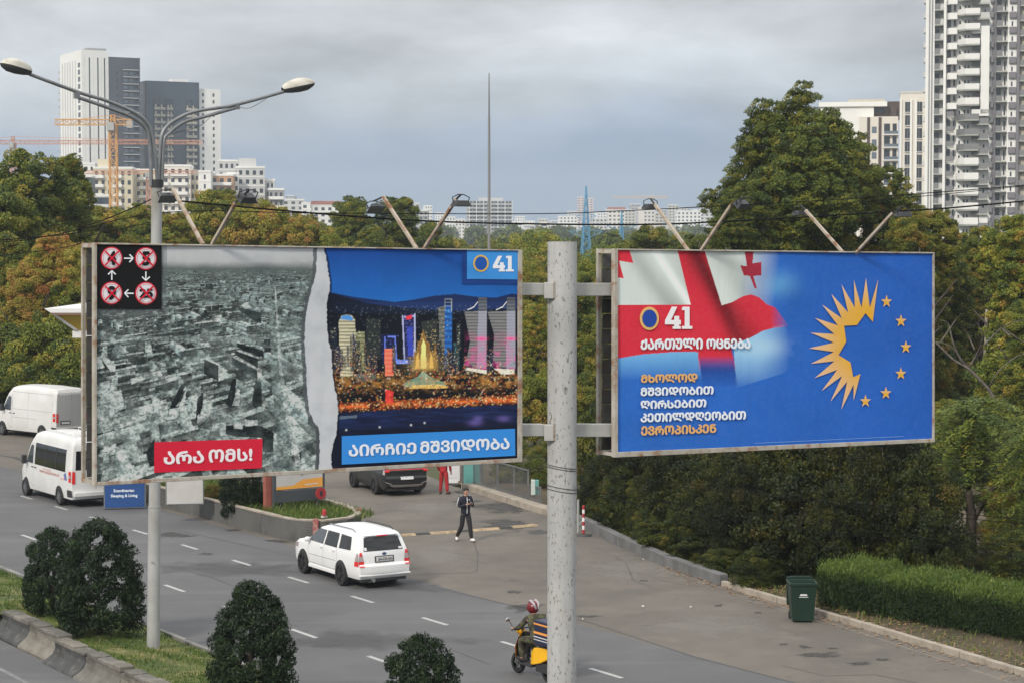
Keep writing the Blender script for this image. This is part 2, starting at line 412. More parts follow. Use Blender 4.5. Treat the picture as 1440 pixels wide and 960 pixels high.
for a in [(745, 700, 26, 5), (700, 695, 24, 3.5), (705, 712, 40, 8), (718, 737, 36, 6.5), (648, 692, 10, 2.5), (655, 704, 18, 3), (757, 748, 14, 2.6),
          (740, 853, 20, 6), (722, 832, 9, 2), (830, 866, 16, 1.6), (905, 816, 6, 1.2), (1155, 921, 30, 4), (1210, 932, 18, 2.5), (1240, 927, 10, 1.6), (1102, 905, 6, 1.4),
          (1010, 851, 6, 1.4), (1066, 861, 6, 1.5), (1130, 909, 9, 3), (640, 680, 14, 2), (245, 752, 26, 4), (290, 778, 12, 2), (330, 745, 12, 1.8), (390, 760, 16, 2), (1170, 911, 10, 1.4)]:
    blob(*a)
blob(600, 712, 60, 12, M_softP, 0.003, 20, 'worn_patch', 0.2); blob(615, 780, 60, 20, M_softP, 0.003, 20, 'worn_patch', 0.2); blob(900, 800, 90, 22, M_softP, .003, 20, 'worn_patch', .2); blob(1000, 880, 120, 22, M_softP, .003, 20, 'worn_patch', .2)
blob(330, 800, 90, 10, soft('dark road smear', (.07, .07, .07), .5, 1.5), .0035, 20, 'stain', .3); blob(500, 900, 130, 14, soft('dark road smear', (.07, .07, .07), .5, 1.5), .0035, 20, 'stain', .3); blob(560, 822, 60, 8, soft('dark road smear', (.06, .06, .06), .6, 1.5), .0035, 20, 'stain', .3)
# oil-darkened lanes
# litter and dry leaves along the right kerb
M_dryleaf = mat('dry leaves', (0.2, 0.1, 0.04), rough=0.8, col2=(0.32, 0.2, 0.1), scale=9, fac=(0.4, 0.6))
M_paper = mat('litter', (0.6, 0.6, 0.58), rough=0.6)
mb = MB()
for i in range(1500):
    k = random.random() * 5.0
    seg = min(int(k), 4); a = KERB[seg]; b = KERB[seg + 1]; p = a.lerp(b, k - seg)
    n = Vector((RS.x, RS.y, 0)); off = -abs(random.gauss(0, 0.35)) if random.random() < 0.35 else 0.25 + abs(random.gauss(0, 0.7))
    q = p + n * off; s = random.uniform(0.02, 0.05); an = random.random() * 6.28
    zz = (0.012 if off < 0 else 0.115) + random.uniform(0, 0.02)
    vs = [(q.x + s * math.cos(an + u), q.y + s * math.sin(an + u), zz + random.uniform(0, 0.02)) for u in (0, 1.4, 3.1, 4.6)]
    mb.add(vs, [(0, 1, 2, 3)])
tag(mb.build('dry_leaves', M_dryleaf, kind='stuff'), 'brown fallen leaves scattered along the pale kerbstones', 'leaves')
for i, (px, py, s) in enumerate([(905, 852, .05), (1261, 889, .06), (820, 870, .03), (972, 853, .04), (905, 786, .03)]):
    q = gnd(px, py, 0.02); mb = MB(); mb.add([(-s, -s * .6, 0), (s, -s * .5, .02), (s * .8, s * .7, .004), (-s * .7, s * .6, .03)], [(0, 1, 2, 3)])
    o = mb.build('paper_scrap', M_paper, loc=q)
    tag(o, ['white paper scrap on the asphalt right of the central pole', 'white scrap lying on the verge behind the kerbstones', 'tiny pale scrap beside the foot of the pole', 'white speck of litter in the middle of the forecourt', 'small paper scrap near the grey kerb wall'][i], 'litter')

# verge behind the right kerb
V = [p + Vector((RS.x, RS.y, 0)) * 0.16 for p in KERB]
sheet('verge', V + [Vector((-3, 100, 0)), Vector((60, 140, 0)), Vector((90, 40, 0)), Vector((60, 10, 0))], 0.1, mat_layers('leaf littered earth', (0.095, 0.068, 0.045), [((0.055, 0.05, 0.028), 0.8, 0.4, 0.62, 1.0), ((0.2, 0.14, 0.09), 6, 0.56, 0.7, 0.8), ((0.03, 0.026, 0.018), 3.0, 0.55, 0.8, 0.7)], bump=0.7, bscale=14))

# kerbstones: pale stones near the camera, grey kerb wall further back
def resample(P, L):
    out = [P[0]]; acc = 0; i = 0; cur = P[0].copy()
    while i < len(P) - 1:
        d = (P[i + 1] - cur).length
        if acc + d >= L:
            cur = cur.lerp(P[i + 1], (L - acc) / d); out.append(cur.copy()); acc = 0
        else:
            acc += d; cur = P[i + 1].copy(); i += 1
    return out
kb = sheet('kerb', [KERB[0], KERB[4], KERB[4] + RS * 0.02, KERB[0] + RS * 0.02], 0.002, M_kerb)
pp = resample(KERB[0:5], 1.0)
for a, b in zip(pp[:-1], pp[1:]):
    d = (b - a).normalized(); n = Vector((d.y, -d.x, 0)); n = n if n.dot(RS) > 0 else -n
    jz = random.uniform(-.008, .012); jo = random.uniform(-.015, .015)
    q = [a + d * .012 + n * jo, b - d * .012 + n * jo, b - d * .012 + n * (.17 + jo), a + d * .012 + n * (.17 + jo)]
    if (q[1] - q[0]).cross(q[2] - q[0]).z < 0: q = q[::-1]
    mb = MB(); mb.prism([(v.x, v.y) for v in q], -0.05, 0.15 + jz); mb.build('kerbstone', M_kerb, kb, bevel=0.015)
kw = sheet('kerb_wall', [KERB[4], KERB[8], KERB[8] + RS * 0.02, KERB[4] + RS * 0.02], 0.003, M_kerbG)
pp = resample(KERB[4:9], 2.0)
for i, (a, b) in enumerate(zip(pp[:-1], pp[1:])):
    d = (b - a).normalized(); n = Vector((d.y, -d.x, 0)); n = n if n.dot(RS) > 0 else -n
    q = [a + d * .012, b - d * .012, b - d * .012 + n * .28, a + d * .012 + n * .28]
    if (q[1] - q[0]).cross(q[2] - q[0]).z < 0: q = q[::-1]
    mb = MB(); mb.prism([(v.x, v.y) for v in q], -0.05, 0.33 + random.uniform(-.02, .02)); mb.build('kerb_block', M_kerbG, kw, bevel=0.02)
pw = sheet('plinth', [KERB[8], KERB[11], KERB[11] + RS * 0.02, KERB[8] + RS * 0.02], 0.003, M_kerbG)
pp = resample(KERB[8:12], 2.2)
for a, b in zip(pp[:-1], pp[1:]):
    d = (b - a).normalized(); n = Vector((d.y, -d.x, 0)); n = n if n.dot(RS) > 0 else -n
    q = [a + d * .01, b - d * .01, b - d * .01 + n * .5, a + d * .01 + n * .5]
    if (q[1] - q[0]).cross(q[2] - q[0]).z < 0: q = q[::-1]
    mb = MB(); mb.prism([(v.x, v.y) for v in q], -0.05, 0.24); mb.build('kerb_block', M_kerb, pw, bevel=0.02)

# ------------------------------------------------------------------ median
mb = MB(); NT, NS = 90, 10; vs = []
S0, S1 = 16.75, 19.78
def med_z(s, t):
    k = (s - S0) / (S1 - S0)
    return 0.38 * (1 - k) + 0.08 * k + 0.04 * math.sin(t * 0.9 + k * 3) + 0.03 * math.sin(t * 2.3 - k * 5) + 0.06 * math.sin(math.pi * k)
for i in range(NT + 1):
    t = 25 + i * 1.2
    for j in range(NS + 1):
        s = S0 + (S1 - S0) * j / NS; vs.append(rd(s, t, med_z(s, t)))
mb.add(vs, [(i * (NS + 1) + j, i * (NS + 1) + j + 1, (i + 1) * (NS + 1) + j + 1, (i + 1) * (NS + 1) + j) for i in range(NT) for j in range(NS)])
structure(mb.build('median', M_grassbase, smooth=True))
# thin kerb of the median towards the main road
mk = sheet('median_kerb', [rd(19.78, 25), rd(19.97, 25), rd(19.97, 133), rd(19.78, 133)], 0.002, M_conc)
for i in range(46):
    t = 30 + i * 1.01
    a = rd(19.8, t); b = rd(19.8, t + .99); c = rd(19.93, t + .99); d = rd(19.93, t)
    m2 = MB(); m2.prism([(v.x, v.y) for v in (a, d, c, b)], -.05, .13 + random.uniform(-.01, .01)); m2.build('kerbstone', M_conc, mk, bevel=.01)

M_blade = mat_leaf('grass blade', [(0, (0.04, 0.075, 0.015)), (0.45, (0.085, 0.135, 0.022)), (0.7, (0.17, 0.18, 0.045)), (1, (0.33, 0.26, 0.12))], trans=0.15)
def blades(name, pos, hmin, hmax, w, tone, label, cat='grass'):
    n = len(pos); rng = np.random.default_rng(5)
    P = np.array(pos); a = rng.uniform(0, 6.28, n); h = rng.uniform(hmin, hmax, n); lean = rng.uniform(0, 0.7, n) * h
    d = np.stack([np.cos(a), np.sin(a), np.zeros(n)], 1); e = np.stack([-np.sin(a), np.cos(a), np.zeros(n)], 1)
    up = np.array([0, 0, 1.0])
    V = np.empty((n, 4, 3)); V[:, 0] = P - e * w; V[:, 1] = P + e * w
    mid = P + up * h[:, None] * 0.6 + d * lean[:, None] * 0.4; tip = P + up * h[:, None] + d * lean[:, None]
    V[:, 2] = mid + e * w * 0.6; V[:, 3] = tip
    me = raw_mesh(name, V.reshape(-1, 3), np.arange(n * 4).reshape(n, 4), M_blade)
    at_ = me.attributes.new('tone', 'FLOAT', 'POINT'); at_.data.foreach_set('value', np.repeat(tone, 4).astype(np.float32))
    o = link(name, me, kind='stuff'); o.color = (0.5, 0.5, 0, 1); tag(o, label, cat); return o
pos = []; tone = []
for i in range(42000):
    s = random.uniform(S0, S1); t = random.uniform(36, 75)
    n1 = math.sin(t * 1.3 + math.sin(s * 2.1) * 1.7) * math.sin(s * 2.6 + t * 0.35) * 0.5 + 0.5
    if n1 > 0.72 and random.random() < 0.6: continue
    p = rd(s, t, med_z(s, t) - 0.01); pos.append(tuple(p)); tone.append(min(1, max(0, 0.05 + n1 ** 1.5 * 0.85 + random.gauss(0, 0.14))))
blades('grass', pos, 0.03, 0.09, 0.012, np.array(tone), 'patchy green and straw coloured grass on the median strip')

# flared concrete barrier along the opposite carriageway, segment by segment
BH = st(gnd(0, 864, .56))[0]; BF = st(gnd(0, 906, 0))[0]
BAR = [(16.18, 0), (16.21, .05), (16.32, .11), (16.44, .2), (16.5, .34), (16.5, .45), (16.8, .45), (16.8, -.05), (16.18, -.05)]
tb = st(gnd(61, 897, .56))[1]
names = ['smooth dark grey section', 'rough pale section', 'patched section']
segs = [(tb - 8.2, tb - 6.2), (tb - 6.2, tb - 4.1), (tb - 4.1, tb - 2.0), (tb - 2.0, tb - 0.06), (tb + 0.12, tb + 2.2), (tb + 2.2, tb + 4.2), (tb + 4.2, tb + 6.3), (tb + 6.3, tb + 8.4)]
blab = ['grey flared concrete barrier piece cut off by the bottom edge of the photo', 'flared barrier piece just left of the lamp post foot, near the bottom edge', 'pale worn barrier piece below the bare turf patch', 'first barrier piece on the near side of the broken gap',
        'cracked barrier piece on the far side of the broken gap', 'dark barrier piece at the left edge of the photo', 'hidden-end barrier piece beyond the left edge', 'farthest flared barrier piece of the median']
M_bar = [mat_layers('barrier concrete ' + str(i), c, [((c[0] * .55, c[1] * .55, c[2] * .52), 1.3, 0.42, 0.68, 1.0), ((0.3, 0.28, 0.24), 5, 0.55, 0.8, 0.5), ((0.04, 0.05, 0.045), 9, 0.6, 0.78, 0.7)], bump=0.7, bscale=14, bdist=.03) for i, c in enumerate([(0.15, 0.142, 0.126), (0.07, 0.071, 0.072), (0.19, 0.175, 0.15)])]
for i, (t0, t1) in enumerate(segs):
    if i > 5: continue
    off = 0.0 if t0 < tb else 0.2
    root = thing('concrete_barrier', blab[i], 'barrier', rd(16.5 + off, (t0 + t1) / 2, 0), RA, 'flared concrete barrier pieces along the median')
    L = (t1 - t0) / 2 - 0.015; mb = MB(); vs = []
    n = len(BAR); NS_ = 7
    for k in range(NS_ + 1):
        y = -L + 2 * L * k / NS_
        for (s, zz) in BAR: vs.append((s - 16.5 + (random.uniform(-.02, .02) if 0 < zz < .44 else 0), y, zz + (random.uniform(-.015, .01) if zz > .4 else 0)))
    fs = [(k * n + j, (k + 1) * n + j, (k + 1) * n + (j + 1) % n, k * n + (j + 1) % n) for k in range(NS_) for j in range(n)]
    fs += [tuple(range(n)), tuple(NS_ * n + j for j in range(n - 1, -1, -1))]
    mb.add(vs, fs); mb.build('barrier_body', M_bar[[1, 2, 0, 1, 2, 1][i]], root)
    y = -L
    while y < L - 0.2:
        l = min(random.uniform(0.5, 0.75), L - y); m2 = MB(); zt = random.uniform(.53, .58)
        m2.box((-.03, y + .012, .455), (.32, y + l - .012, zt)); m2.build('cap_stone', M_bar[0] if random.random() < .6 else M_bar[2], root, bevel=.02); y += l

# ------------------------------------------------------------------ planted island with its retaining wall
ISL = [(29.75, 80), (29.75, 66), (29.75, 60.5), (29.8, 59.4), (30.05, 58.7), (30.6, 58.3), (31.4, 58.35), (32.3, 59.0), (33.0, 60.6), (33.3, 64), (33.3, 72), (33.3, 80)]
isl = [rd(*p) for p in ISL]
mb = MB(); k = len(isl)
cen = rd(31.5, 66)
ins = [(p + (rd(31.5, max(60.5, st(p)[1])) - p).normalized() * 0.2) for p in isl]
WZ = 0.68
vs = [(p.x, p.y, -.05) for p in isl] + [(p.x, p.y, WZ) for p in isl] + [(p.x, p.y, WZ) for p in ins] + [(p.x, p.y, .3) for p in ins]
fs = []
for r in range(3):
    for i in range(k - 1): fs.append((r * k + i, r * k + i + 1, (r + 1) * k + i + 1, (r + 1) * k + i))
mb.add(vs, fs)
M_wall = mat_layers('island wall', (0.105, 0.105, 0.1), [((0.07, 0.07, 0.066), 0.8, 0.42, 0.68, 1.0), ((0.16, 0.155, 0.145), (3, 3, .4), 0.55, 0.8, 0.8), ((.04, .04, .035), 5, .6, .8, .6)], bump=0.5, bscale=16)
iw = mb.build('retaining_wall', M_wall); tag(iw, 'low grey concrete wall curving round the planted island behind the white estate car', 'wall')
pts = resample(isl, 1.1)
for a, b in zip(pts[:-1], pts[1:]):
    d = (b - a).normalized(); n = Vector((-d.y, d.x, 0)); c = rd(31.5, max(60.5, st(a)[1])) - a
    n = n if n.dot(c) > 0 else -n
    q = [a - n * .03, b - n * .03, b + n * .18, a + n * .18]
    if (q[1] - q[0]).cross(q[2] - q[0]).z < 0: q = q[::-1]
    m2 = MB(); m2.prism([(v.x, v.y) for v in q], WZ + .003, WZ + .06 + random.uniform(-.01, .01)); m2.build('coping_stone', M_kerb, iw, bevel=.008)
isoil = sheet('island_soil', [p for p in ins], 0.6, M_grassbase)
pos = []; tone = []
for i in range(9000):
    p = rd(random.uniform(30.0, 33.1), random.uniform(58.6, 73), .58)
    s, t = st(p)
    if t < 59.6 and (abs(s - 31.4) > (t - 58.1) * 1.3): continue
    pos.append(tuple(p)); tone.append(0.35 + random.gauss(0, .2))
blades('island_grass', pos, .06, .3, .012, np.clip(np.array(tone), 0, 1), 'long rough grass growing on the walled island', 'grass')
# ================================================================== BILLBOARDS
BU = Vector((0.8575, 0.5145, 0)); BN = Vector((0.5145, -0.8575, 0))
def B(px, py, off=0.0):
    """the point of the billboard plane seen at that pixel of the photograph, moved towards the viewer by off"""
    d = ray(px, py); t = (25.57 + 0.6 * 5.285) / (d.y - 0.6 * d.x)
    return Vector((d.x * t, d.y * t, H + d.z * t)) + BN * off
def plate(mb, px, front, depth):
    f = [B(x, y, 0) + BN * front for x, y in px]; n = len(f)
    b = [p - BN * depth for p in f]
    return mb.add(f + b, [tuple(range(n))[::-1], tuple(range(n, 2 * n))] + [(i, (i + 1) % n, n + (i + 1) % n, n + i) for i in range(n)])

def vnoise(X, Y, s, seed):
    rng = np.random.default_rng(seed); G = rng.random((257, 257))
    x = X / s + 1000; y = Y / s + 1000
    xi = np.floor(x).astype(int); yi = np.floor(y).astype(int); fx = x - xi; fy = y - yi
    fx = fx * fx * (3 - 2 * fx); fy = fy * fy * (3 - 2 * fy)
    a = G[yi % 257, xi % 257]; b = G[yi % 257, (xi + 1) % 257]; c = G[(yi + 1) % 257, xi % 257]; d = G[(yi + 1) % 257, (xi + 1) % 257]
    return (a * (1 - fx) + b * fx) * (1 - fy) + (c * (1 - fx) + d * fx) * fy
def fbm(X, Y, s, seed, o=4):
    r = 0; k = 0
    for i in range(o): r = r + vnoise(X, Y, s / 2 ** i, seed + i) / 1.7 ** i; k += 1 / 1.7 ** i
    return r / k
class Canvas:
    """colours of a printed sheet, one per grid vertex, painted with shapes given in sheet coordinates"""
    def __init__(s, x0, x1, tl, tr, bl, br, nx, ny):
        u = np.linspace(0, 1, nx); v = np.linspace(0, 1, ny); U, Vv = np.meshgrid(u, v)
        s.X = x0 + (x1 - x0) * U; yt = tl + (tr - tl) * U; yb = bl + (br - bl) * U
        s.Y = yt + (yb - yt) * Vv; s.C = np.zeros((ny, nx, 3)); s.nx = nx; s.ny = ny
    def inside(s, P):
        P = np.array(P, float); xs, ys = P[:, 0], P[:, 1]
        x0, x1, y0, y1 = xs.min(), xs.max(), ys.min(), ys.max()
        m = np.zeros(s.X.shape, bool)
        c0 = np.searchsorted(s.X[0], x0) - 1; c1 = np.searchsorted(s.X[0], x1) + 1; c0 = max(c0, 0); c1 = min(c1, s.nx)
        if c1 <= c0: return m
        rows = np.where((s.Y[:, c0:c1].max(1) >= y0 - 1) & (s.Y[:, c0:c1].min(1) <= y1 + 1))[0]
        if len(rows) == 0: return m
        r0, r1 = rows[0], rows[-1] + 1
        X = s.X[r0:r1, c0:c1]; Y = s.Y[r0:r1, c0:c1]; ins = np.zeros(X.shape, bool); n = len(P); j = n - 1
        for i in range(n):
            cond = ((ys[i] > Y) != (ys[j] > Y)); den = ys[j] - ys[i] if ys[j] != ys[i] else 1e-9
            ins ^= cond & (X < (xs[j] - xs[i]) * (Y - ys[i]) / den + xs[i]); j = i
        m[r0:r1, c0:c1] = ins; return m
    def put(s, m, c, a=1.0):
        c = np.array(lin(c)) if not isinstance(c, np.ndarray) else c
        m = m.astype(float) * a
        s.C = s.C * (1 - m[..., None]) + c * m[..., None]
    def poly(s, P, c, a=1.0):
        m = s.inside(P)
        r, q = np.where(m)
        if len(r) == 0: return
        s.C[m] = s.C[m] * (1 - a) + np.array(lin(c)) * a
    def rect(s, x0, y0, x1, y1, c, a=1.0): s.poly([(x0, y0), (x1, y0), (x1, y1), (x0, y1)], c, a)
    def glow(s, x, y, r, c, a=1.0, ry=None):
        ry = ry or r; d = ((s.X - x) / r) ** 2 + ((s.Y - y) / ry) ** 2
        s.put(np.clip(np.exp(-d * 1.6), 0, 1), c, a)
    def add(s, x, y, r, c, k):
        i = int((x - s.X[0, 0]) / (s.X[0, -1] - s.X[0, 0]) * (s.nx - 1)); R_ = int(r * 3) + 2
        i0, i1 = max(0, i - R_), min(s.nx, i + R_)
        if i1 <= i0: return
        yy = s.Y[:, (i0 + i1) // 2]; j = int(np.searchsorted(yy, y)); j0, j1 = max(0, j - R_), min(s.ny, j + R_)
        if j1 <= j0: return
        X = s.X[j0:j1, i0:i1]; Y = s.Y[j0:j1, i0:i1]; g = np.exp(-((X - x) ** 2 + (Y - y) ** 2) / r ** 2) * k
        s.C[j0:j1, i0:i1] = s.C[j0:j1, i0:i1] * (1 - np.clip(g, 0, 1))[..., None] + np.array(lin(c)) * np.clip(g, 0, 1)[..., None]
    def mesh(s, name, parent, m):
        nx, ny = s.nx, s.ny
        u = (s.X.ravel() - 720) / FPX; v = (480 - s.Y.ravel()) / FPX
        D = np.stack([u, _cp + v * _sp, -_sp + v * _cp], 1); t = (25.57 + 0.6 * 5.285) / (D[:, 1] - 0.6 * D[:, 0])
        P = D * t[:, None]; P[:, 2] += H
        # slack folds of the fabric
        w = np.array(BN)[None, :] * (0.012 * np.sin(s.X.ravel() / 31 + s.Y.ravel() / 90) * np.sin(s.Y.ravel() / 47))[:, None] * 0.5
        P = P + w
        ii = np.arange((nx - 1) * (ny - 1)); r = ii // (nx - 1); c = ii % (nx - 1); a = r * nx + c
        me = raw_mesh(name, P, np.stack([a + nx, a + nx + 1, a + 1, a], 1), m)
        vcol(me, s.C.reshape(-1, 3)); me.polygons.foreach_set('use_smooth', [True] * len(me.polygons))
        return link(name, me, parent)

M_print = mat_vcol('printed fabric', rough=0.62, spec=0.25, bump=0.25, bs=2.2)
_inkc = {}
def ink(c):
    if c not in _inkc: _inkc[c] = mat('ink %d %d %d' % c, lin(c), rough=0.62, spec=0.25)
    return _inkc[c]
PO = 0.012
def shape(name, parent, polys, c, off=PO):
    mb = MB()
    for P in polys:
        mb.add([B(x, y, off) for x, y in P], [tuple(range(len(P)))[::-1]])
    return mb.build(name, ink(c), parent)
_tcache = {}
def text_geo(body):
    if body in _tcache: return _tcache[body]
    cu = bpy.data.curves.new('lettering', 'FONT'); cu.body = body; cu.resolution_u = 3
    o = bpy.data.objects.new('lettering', cu); COL.objects.link(o)
    dg = bpy.context.evaluated_depsgraph_get(); me = bpy.data.meshes.new_from_object(o.evaluated_get(dg))
    vs = np.array([v.co[:] for v in me.vertices]); fs = [tuple(p.vertices) for p in me.polygons]
    bpy.data.objects.remove(o); bpy.data.curves.remove(cu); bpy.data.meshes.remove(me)
    _tcache[body] = (vs, fs); return vs, fs
def text(parent, body, quad, c, bold=0.03, off=PO + 0.006, fn=None, name='lettering', mtl=None):
    """quad: bottom-left, bottom-right, top-right, top-left corners of the lettering"""
    vs, fs = text_geo(body); x0, x1 = vs[:, 0].min(), vs[:, 0].max(); y0, y1 = vs[:, 1].min(), vs[:, 1].max()
    w, h = x1 - x0, y1 - y0; mb = MB(); k = 0
    fn = fn or B
    for i in range(9 if bold else 1):
        dx, dy = (0, 0) if i == 0 else (math.cos(i * math.pi / 4) * bold, math.sin(i * math.pi / 4) * bold)
        q = []
        for v in vs:
            a = (v[0] + dx - x0 + bold) / (w + 2 * bold); b = (v[1] + dy - y0 + bold) / (h + 2 * bold)
            bx = quad[0][0] * (1 - a) + quad[1][0] * a; by = quad[0][1] * (1 - a) + quad[1][1] * a
            tx = quad[3][0] * (1 - a) + quad[2][0] * a; ty = quad[3][1] * (1 - a) + quad[2][1] * a
            q.append(fn(bx * (1 - b) + tx * b, by * (1 - b) + ty * b, off + i * 0.0006))
        mb.add(q, fs)
    return mb.build(name, mtl or ink(c), parent)
MT = lambda s: ''.join(chr(ord(ch) + 0xBC0) if '\u10d0' <= ch <= '\u10ff' else ch for ch in s)

M_frame = mat_layers('rusty painted steel', (0.42, 0.39, 0.34), [((0.3, 0.27, 0.22), 3, 0.4, 0.65, 1.0), ((0.24, 0.11, 0.05), 5.5, 0.52, 0.66, 0.9), ((0.5, 0.49, 0.45), 1.1, 0.5, 0.8, 0.5)], rough=0.7, bump=0.25, bscale=40)
M_frameR = mat_layers('rusty steel arm', (0.36, 0.31, 0.25), [((0.2, 0.1, 0.055), 6, 0.5, 0.62, 1.0), ((0.45, 0.4, 0.33), 2, 0.5, 0.8, 0.8)], rough=0.8, bump=0.3, bscale=40)
M_black = mat('black metal', (0.02, 0.022, 0.024), rough=0.45)
M_glassL = mat('lamp glass', (0.12, 0.13, 0.14), rough=0.15)
M_corr = mat_layers('corrugated backing', (0.07, 0.07, 0.07), [((0.13, 0.12, 0.11), 2, 0.45, 0.7, 1.0), ((0.12, 0.06, 0.03), 4, 0.6, 0.75, 0.8)], rough=0.6, bump=0.1)

def board(label, fr, pr):
    """fr / pr: (x left, x right, y top-left, top-right, bottom-left, bottom-right) of frame and print"""
    xl, xr, tl, tr, bl, br = fr; pl, prr, ptl, ptr, pbl, pbr = pr
    o = B((xl + xr) / 2, (bl + br) / 2); root = thing('billboard', label, 'billboard', (0, 0, 0), 0, 'billboards on the central pole')
    yt = lambda x: tl + (tr - tl) * (x - xl) / (xr - xl); yb = lambda x: bl + (br - bl) * (x - xl) / (xr - xl)
    pt = lambda x: ptl + (ptr - ptl) * (x - pl) / (prr - pl); pb = lambda x: pbl + (pbr - pbl) * (x - pl) / (prr - pl)
    for q in ([(xl, yb(xl)), (pl, yb(pl)), (pl, yt(pl)), (xl, yt(xl))], [(prr, yb(prr)), (xr, yb(xr)), (xr, yt(xr)), (prr, yt(prr))],
              [(pl + .3, yb(pl)), (prr - .3, yb(prr)), (prr - .3, pb(prr)), (pl + .3, pb(pl))], [(pl + .3, pt(pl)), (prr - .3, pt(prr)), (prr - .3, yt(prr)), (pl + .3, yt(pl))]):
        mb = MB(); plate(mb, q, 0.035, 0.09); mb.build('frame_bar', M_frame, root, bevel=0.006)
    # rear frame, a hand's breadth and more behind
    off = -0.40; W = 5.0
    e = 4.5
    for q in ([(xl, yb(xl)), (xl + e, yb(xl)), (xl + e, yt(xl)), (xl, yt(xl))], [(xr - e, yb(xr)), (xr, yb(xr)), (xr, yt(xr)), (xr - e, yt(xr))],
              [(xl + e, yb(xl)), (xr - e, yb(xr)), (xr - e, yb(xr) - 6), (xl + e, yb(xl) - 6)], [(xl + e, yt(xl) + 6), (xr - e, yt(xr) + 6), (xr - e, yt(xr)), (xl + e, yt(xl))]):
        mb = MB(); plate(mb, q, off, 0.06); mb.build('rear_frame_bar', M_frame, root)
    mb = MB()
    for x, y in ((xl + 2, tl + 4), (xl + 2, bl - 4), (xr - 3, tr + 5), (xr - 3, br - 4)):
        mb.bar(B(x, y, -0.05), B(x, y, -0.41), 0.05, 0.05)
    for k in range(1, 4):
        x = xl + (xr - xl) * k / 4
        for y in (yt(x) + 5, yb(x) - 5): mb.bar(B(x, y, -0.06), B(x, y, -0.41), 0.05, 0.05)
    mb.build('connecting_strut', M_frame, root)
    # rear cladding sheets with horizontal ribs, seen through the open side
    nrow = 13
    for k in range(nrow):
        a = k / nrow; b = (k + 1) / nrow; f = lambda x, q: yt(x) + 7 + (yb(x) - yt(x) - 14) * q
        mb = MB(); plate(mb, [(xl + e + .5, f(xl, b) - 1.2), (xr - e - .5, f(xr, b) - 1.2), (xr - e - .5, f(xr, a)), (xl + e + .5, f(xl, a))], off + (0.02 if k % 2 else 0.035), 0.02)
        mb.build('cladding_sheet', M_corr, root)
    mb = MB(); plate(mb, [(pl, pb(pl) + 1), (prr, pb(prr) + 1), (prr, pt(prr) - 1), (pl, pt(pl) - 1)], -0.03, 0.02); mb.build('backing_board', M_corr, root)
    return root

def floodlight(root, base, tip, fwd, lamp, open_box):
    """arm from the top bar to the tip; fwd: metres towards the viewer (negative = behind)"""
    a = B(base[0], base[1] + 3, -0.02)
    # the tip lies in the vertical plane through the base square to the board
    d = ray(*tip)
    # solve for t,s : d*t + cam = a + BN*s + z
    det = d.x * (-BN.y) + BN.x * d.y
    t = (a.x * (-BN.y) + BN.x * a.y) / det
    b = Vector((d.x * t, d.y * t, H + d.z * t))
    mb = MB(); mb.bar(a, b, 0.04, 0.04)
    arm = mb.build('floodlight', M_frameR, root)
    s = 1 if (b - a).dot(BN) > 0 else -1
    dl = ray(*lamp); k = t; c = Vector((dl.x * k, dl.y * k, H + dl.z * k)) + BN * (0.1 * s)
    w = 0.13; mb = MB()
    hd = -s
    e1 = BU; e2 = (BN * hd * 0.55 + Vector((0, 0, -0.83))).normalized() if not open_box else Vector((0, 0, -1)); e3 = e1.cross(e2).normalized()
    Mx = Matrix(((e1.x, e3.x, -e2.x, c.x), (e1.y, e3.y, -e2.y, c.y), (e1.z, e3.z, -e2.z, c.z), (0, 0, 0, 1)))
    # tapered housing
    Mx = Mx @ Matrix.Scale(.72, 4)
    vs = [Mx @ Vector(p) for p in ((-.17,-.12,-.04),(.17,-.12,-.04),(.17,.12,-.04),(-.17,.12,-.04),(-.11,-.08,.06),(.11,-.08,.06),(.11,.08,.06),(-.11,.08,.06))]
    mb.add(vs, [(0,3,2,1),(4,5,6,7),(0,1,5,4),(1,2,6,5),(2,3,7,6),(3,0,4,7)])
    mb.build('lamp_housing', M_black, arm)
    m2 = MB(); m2.box((-.15, -.1, -.052), (.15, .1, -.042), Mx); m2.build('lamp_glass', M_glassL, arm)
    m3 = MB(); m3.tube([Mx @ Vector(p) for p in ((-.16, 0, 0), (-.18, 0, .12), (-.06, 0, .17), (.06, 0, .17), (.18, 0, .12), (.16, 0, 0))], .008, 5)
    m3.bar(b, Mx @ Vector((0, 0, .17)), .02, .02)
    m3.build('lamp_bracket', M_black, arm)

# ------------------------------------------------------------------ left billboard
LB = board('left billboard with a torn poster of a grey ruined city beside a night skyline', (131, 733, 341.5, 351.5, 682.5, 648.7), (135.2, 727.5, 344, 353, 677, 643.7))
floodlight(LB, (286, 341), (243, 266), -1, (239.5, 278), 0)
floodlight(LB, (299, 341), (331, 286), 1, (343, 279), 0)
floodlight(LB, (587, 347), (539, 277), -1, (533, 293), 0)
floodlight(LB, (597, 347), (642, 280), 1, (643, 287), 1)

cv = Canvas(135.2, 727.5, 344, 353, 677, 643.7, 740, 420)
rng = random.Random(11)
X, Y = cv.X, cv.Y
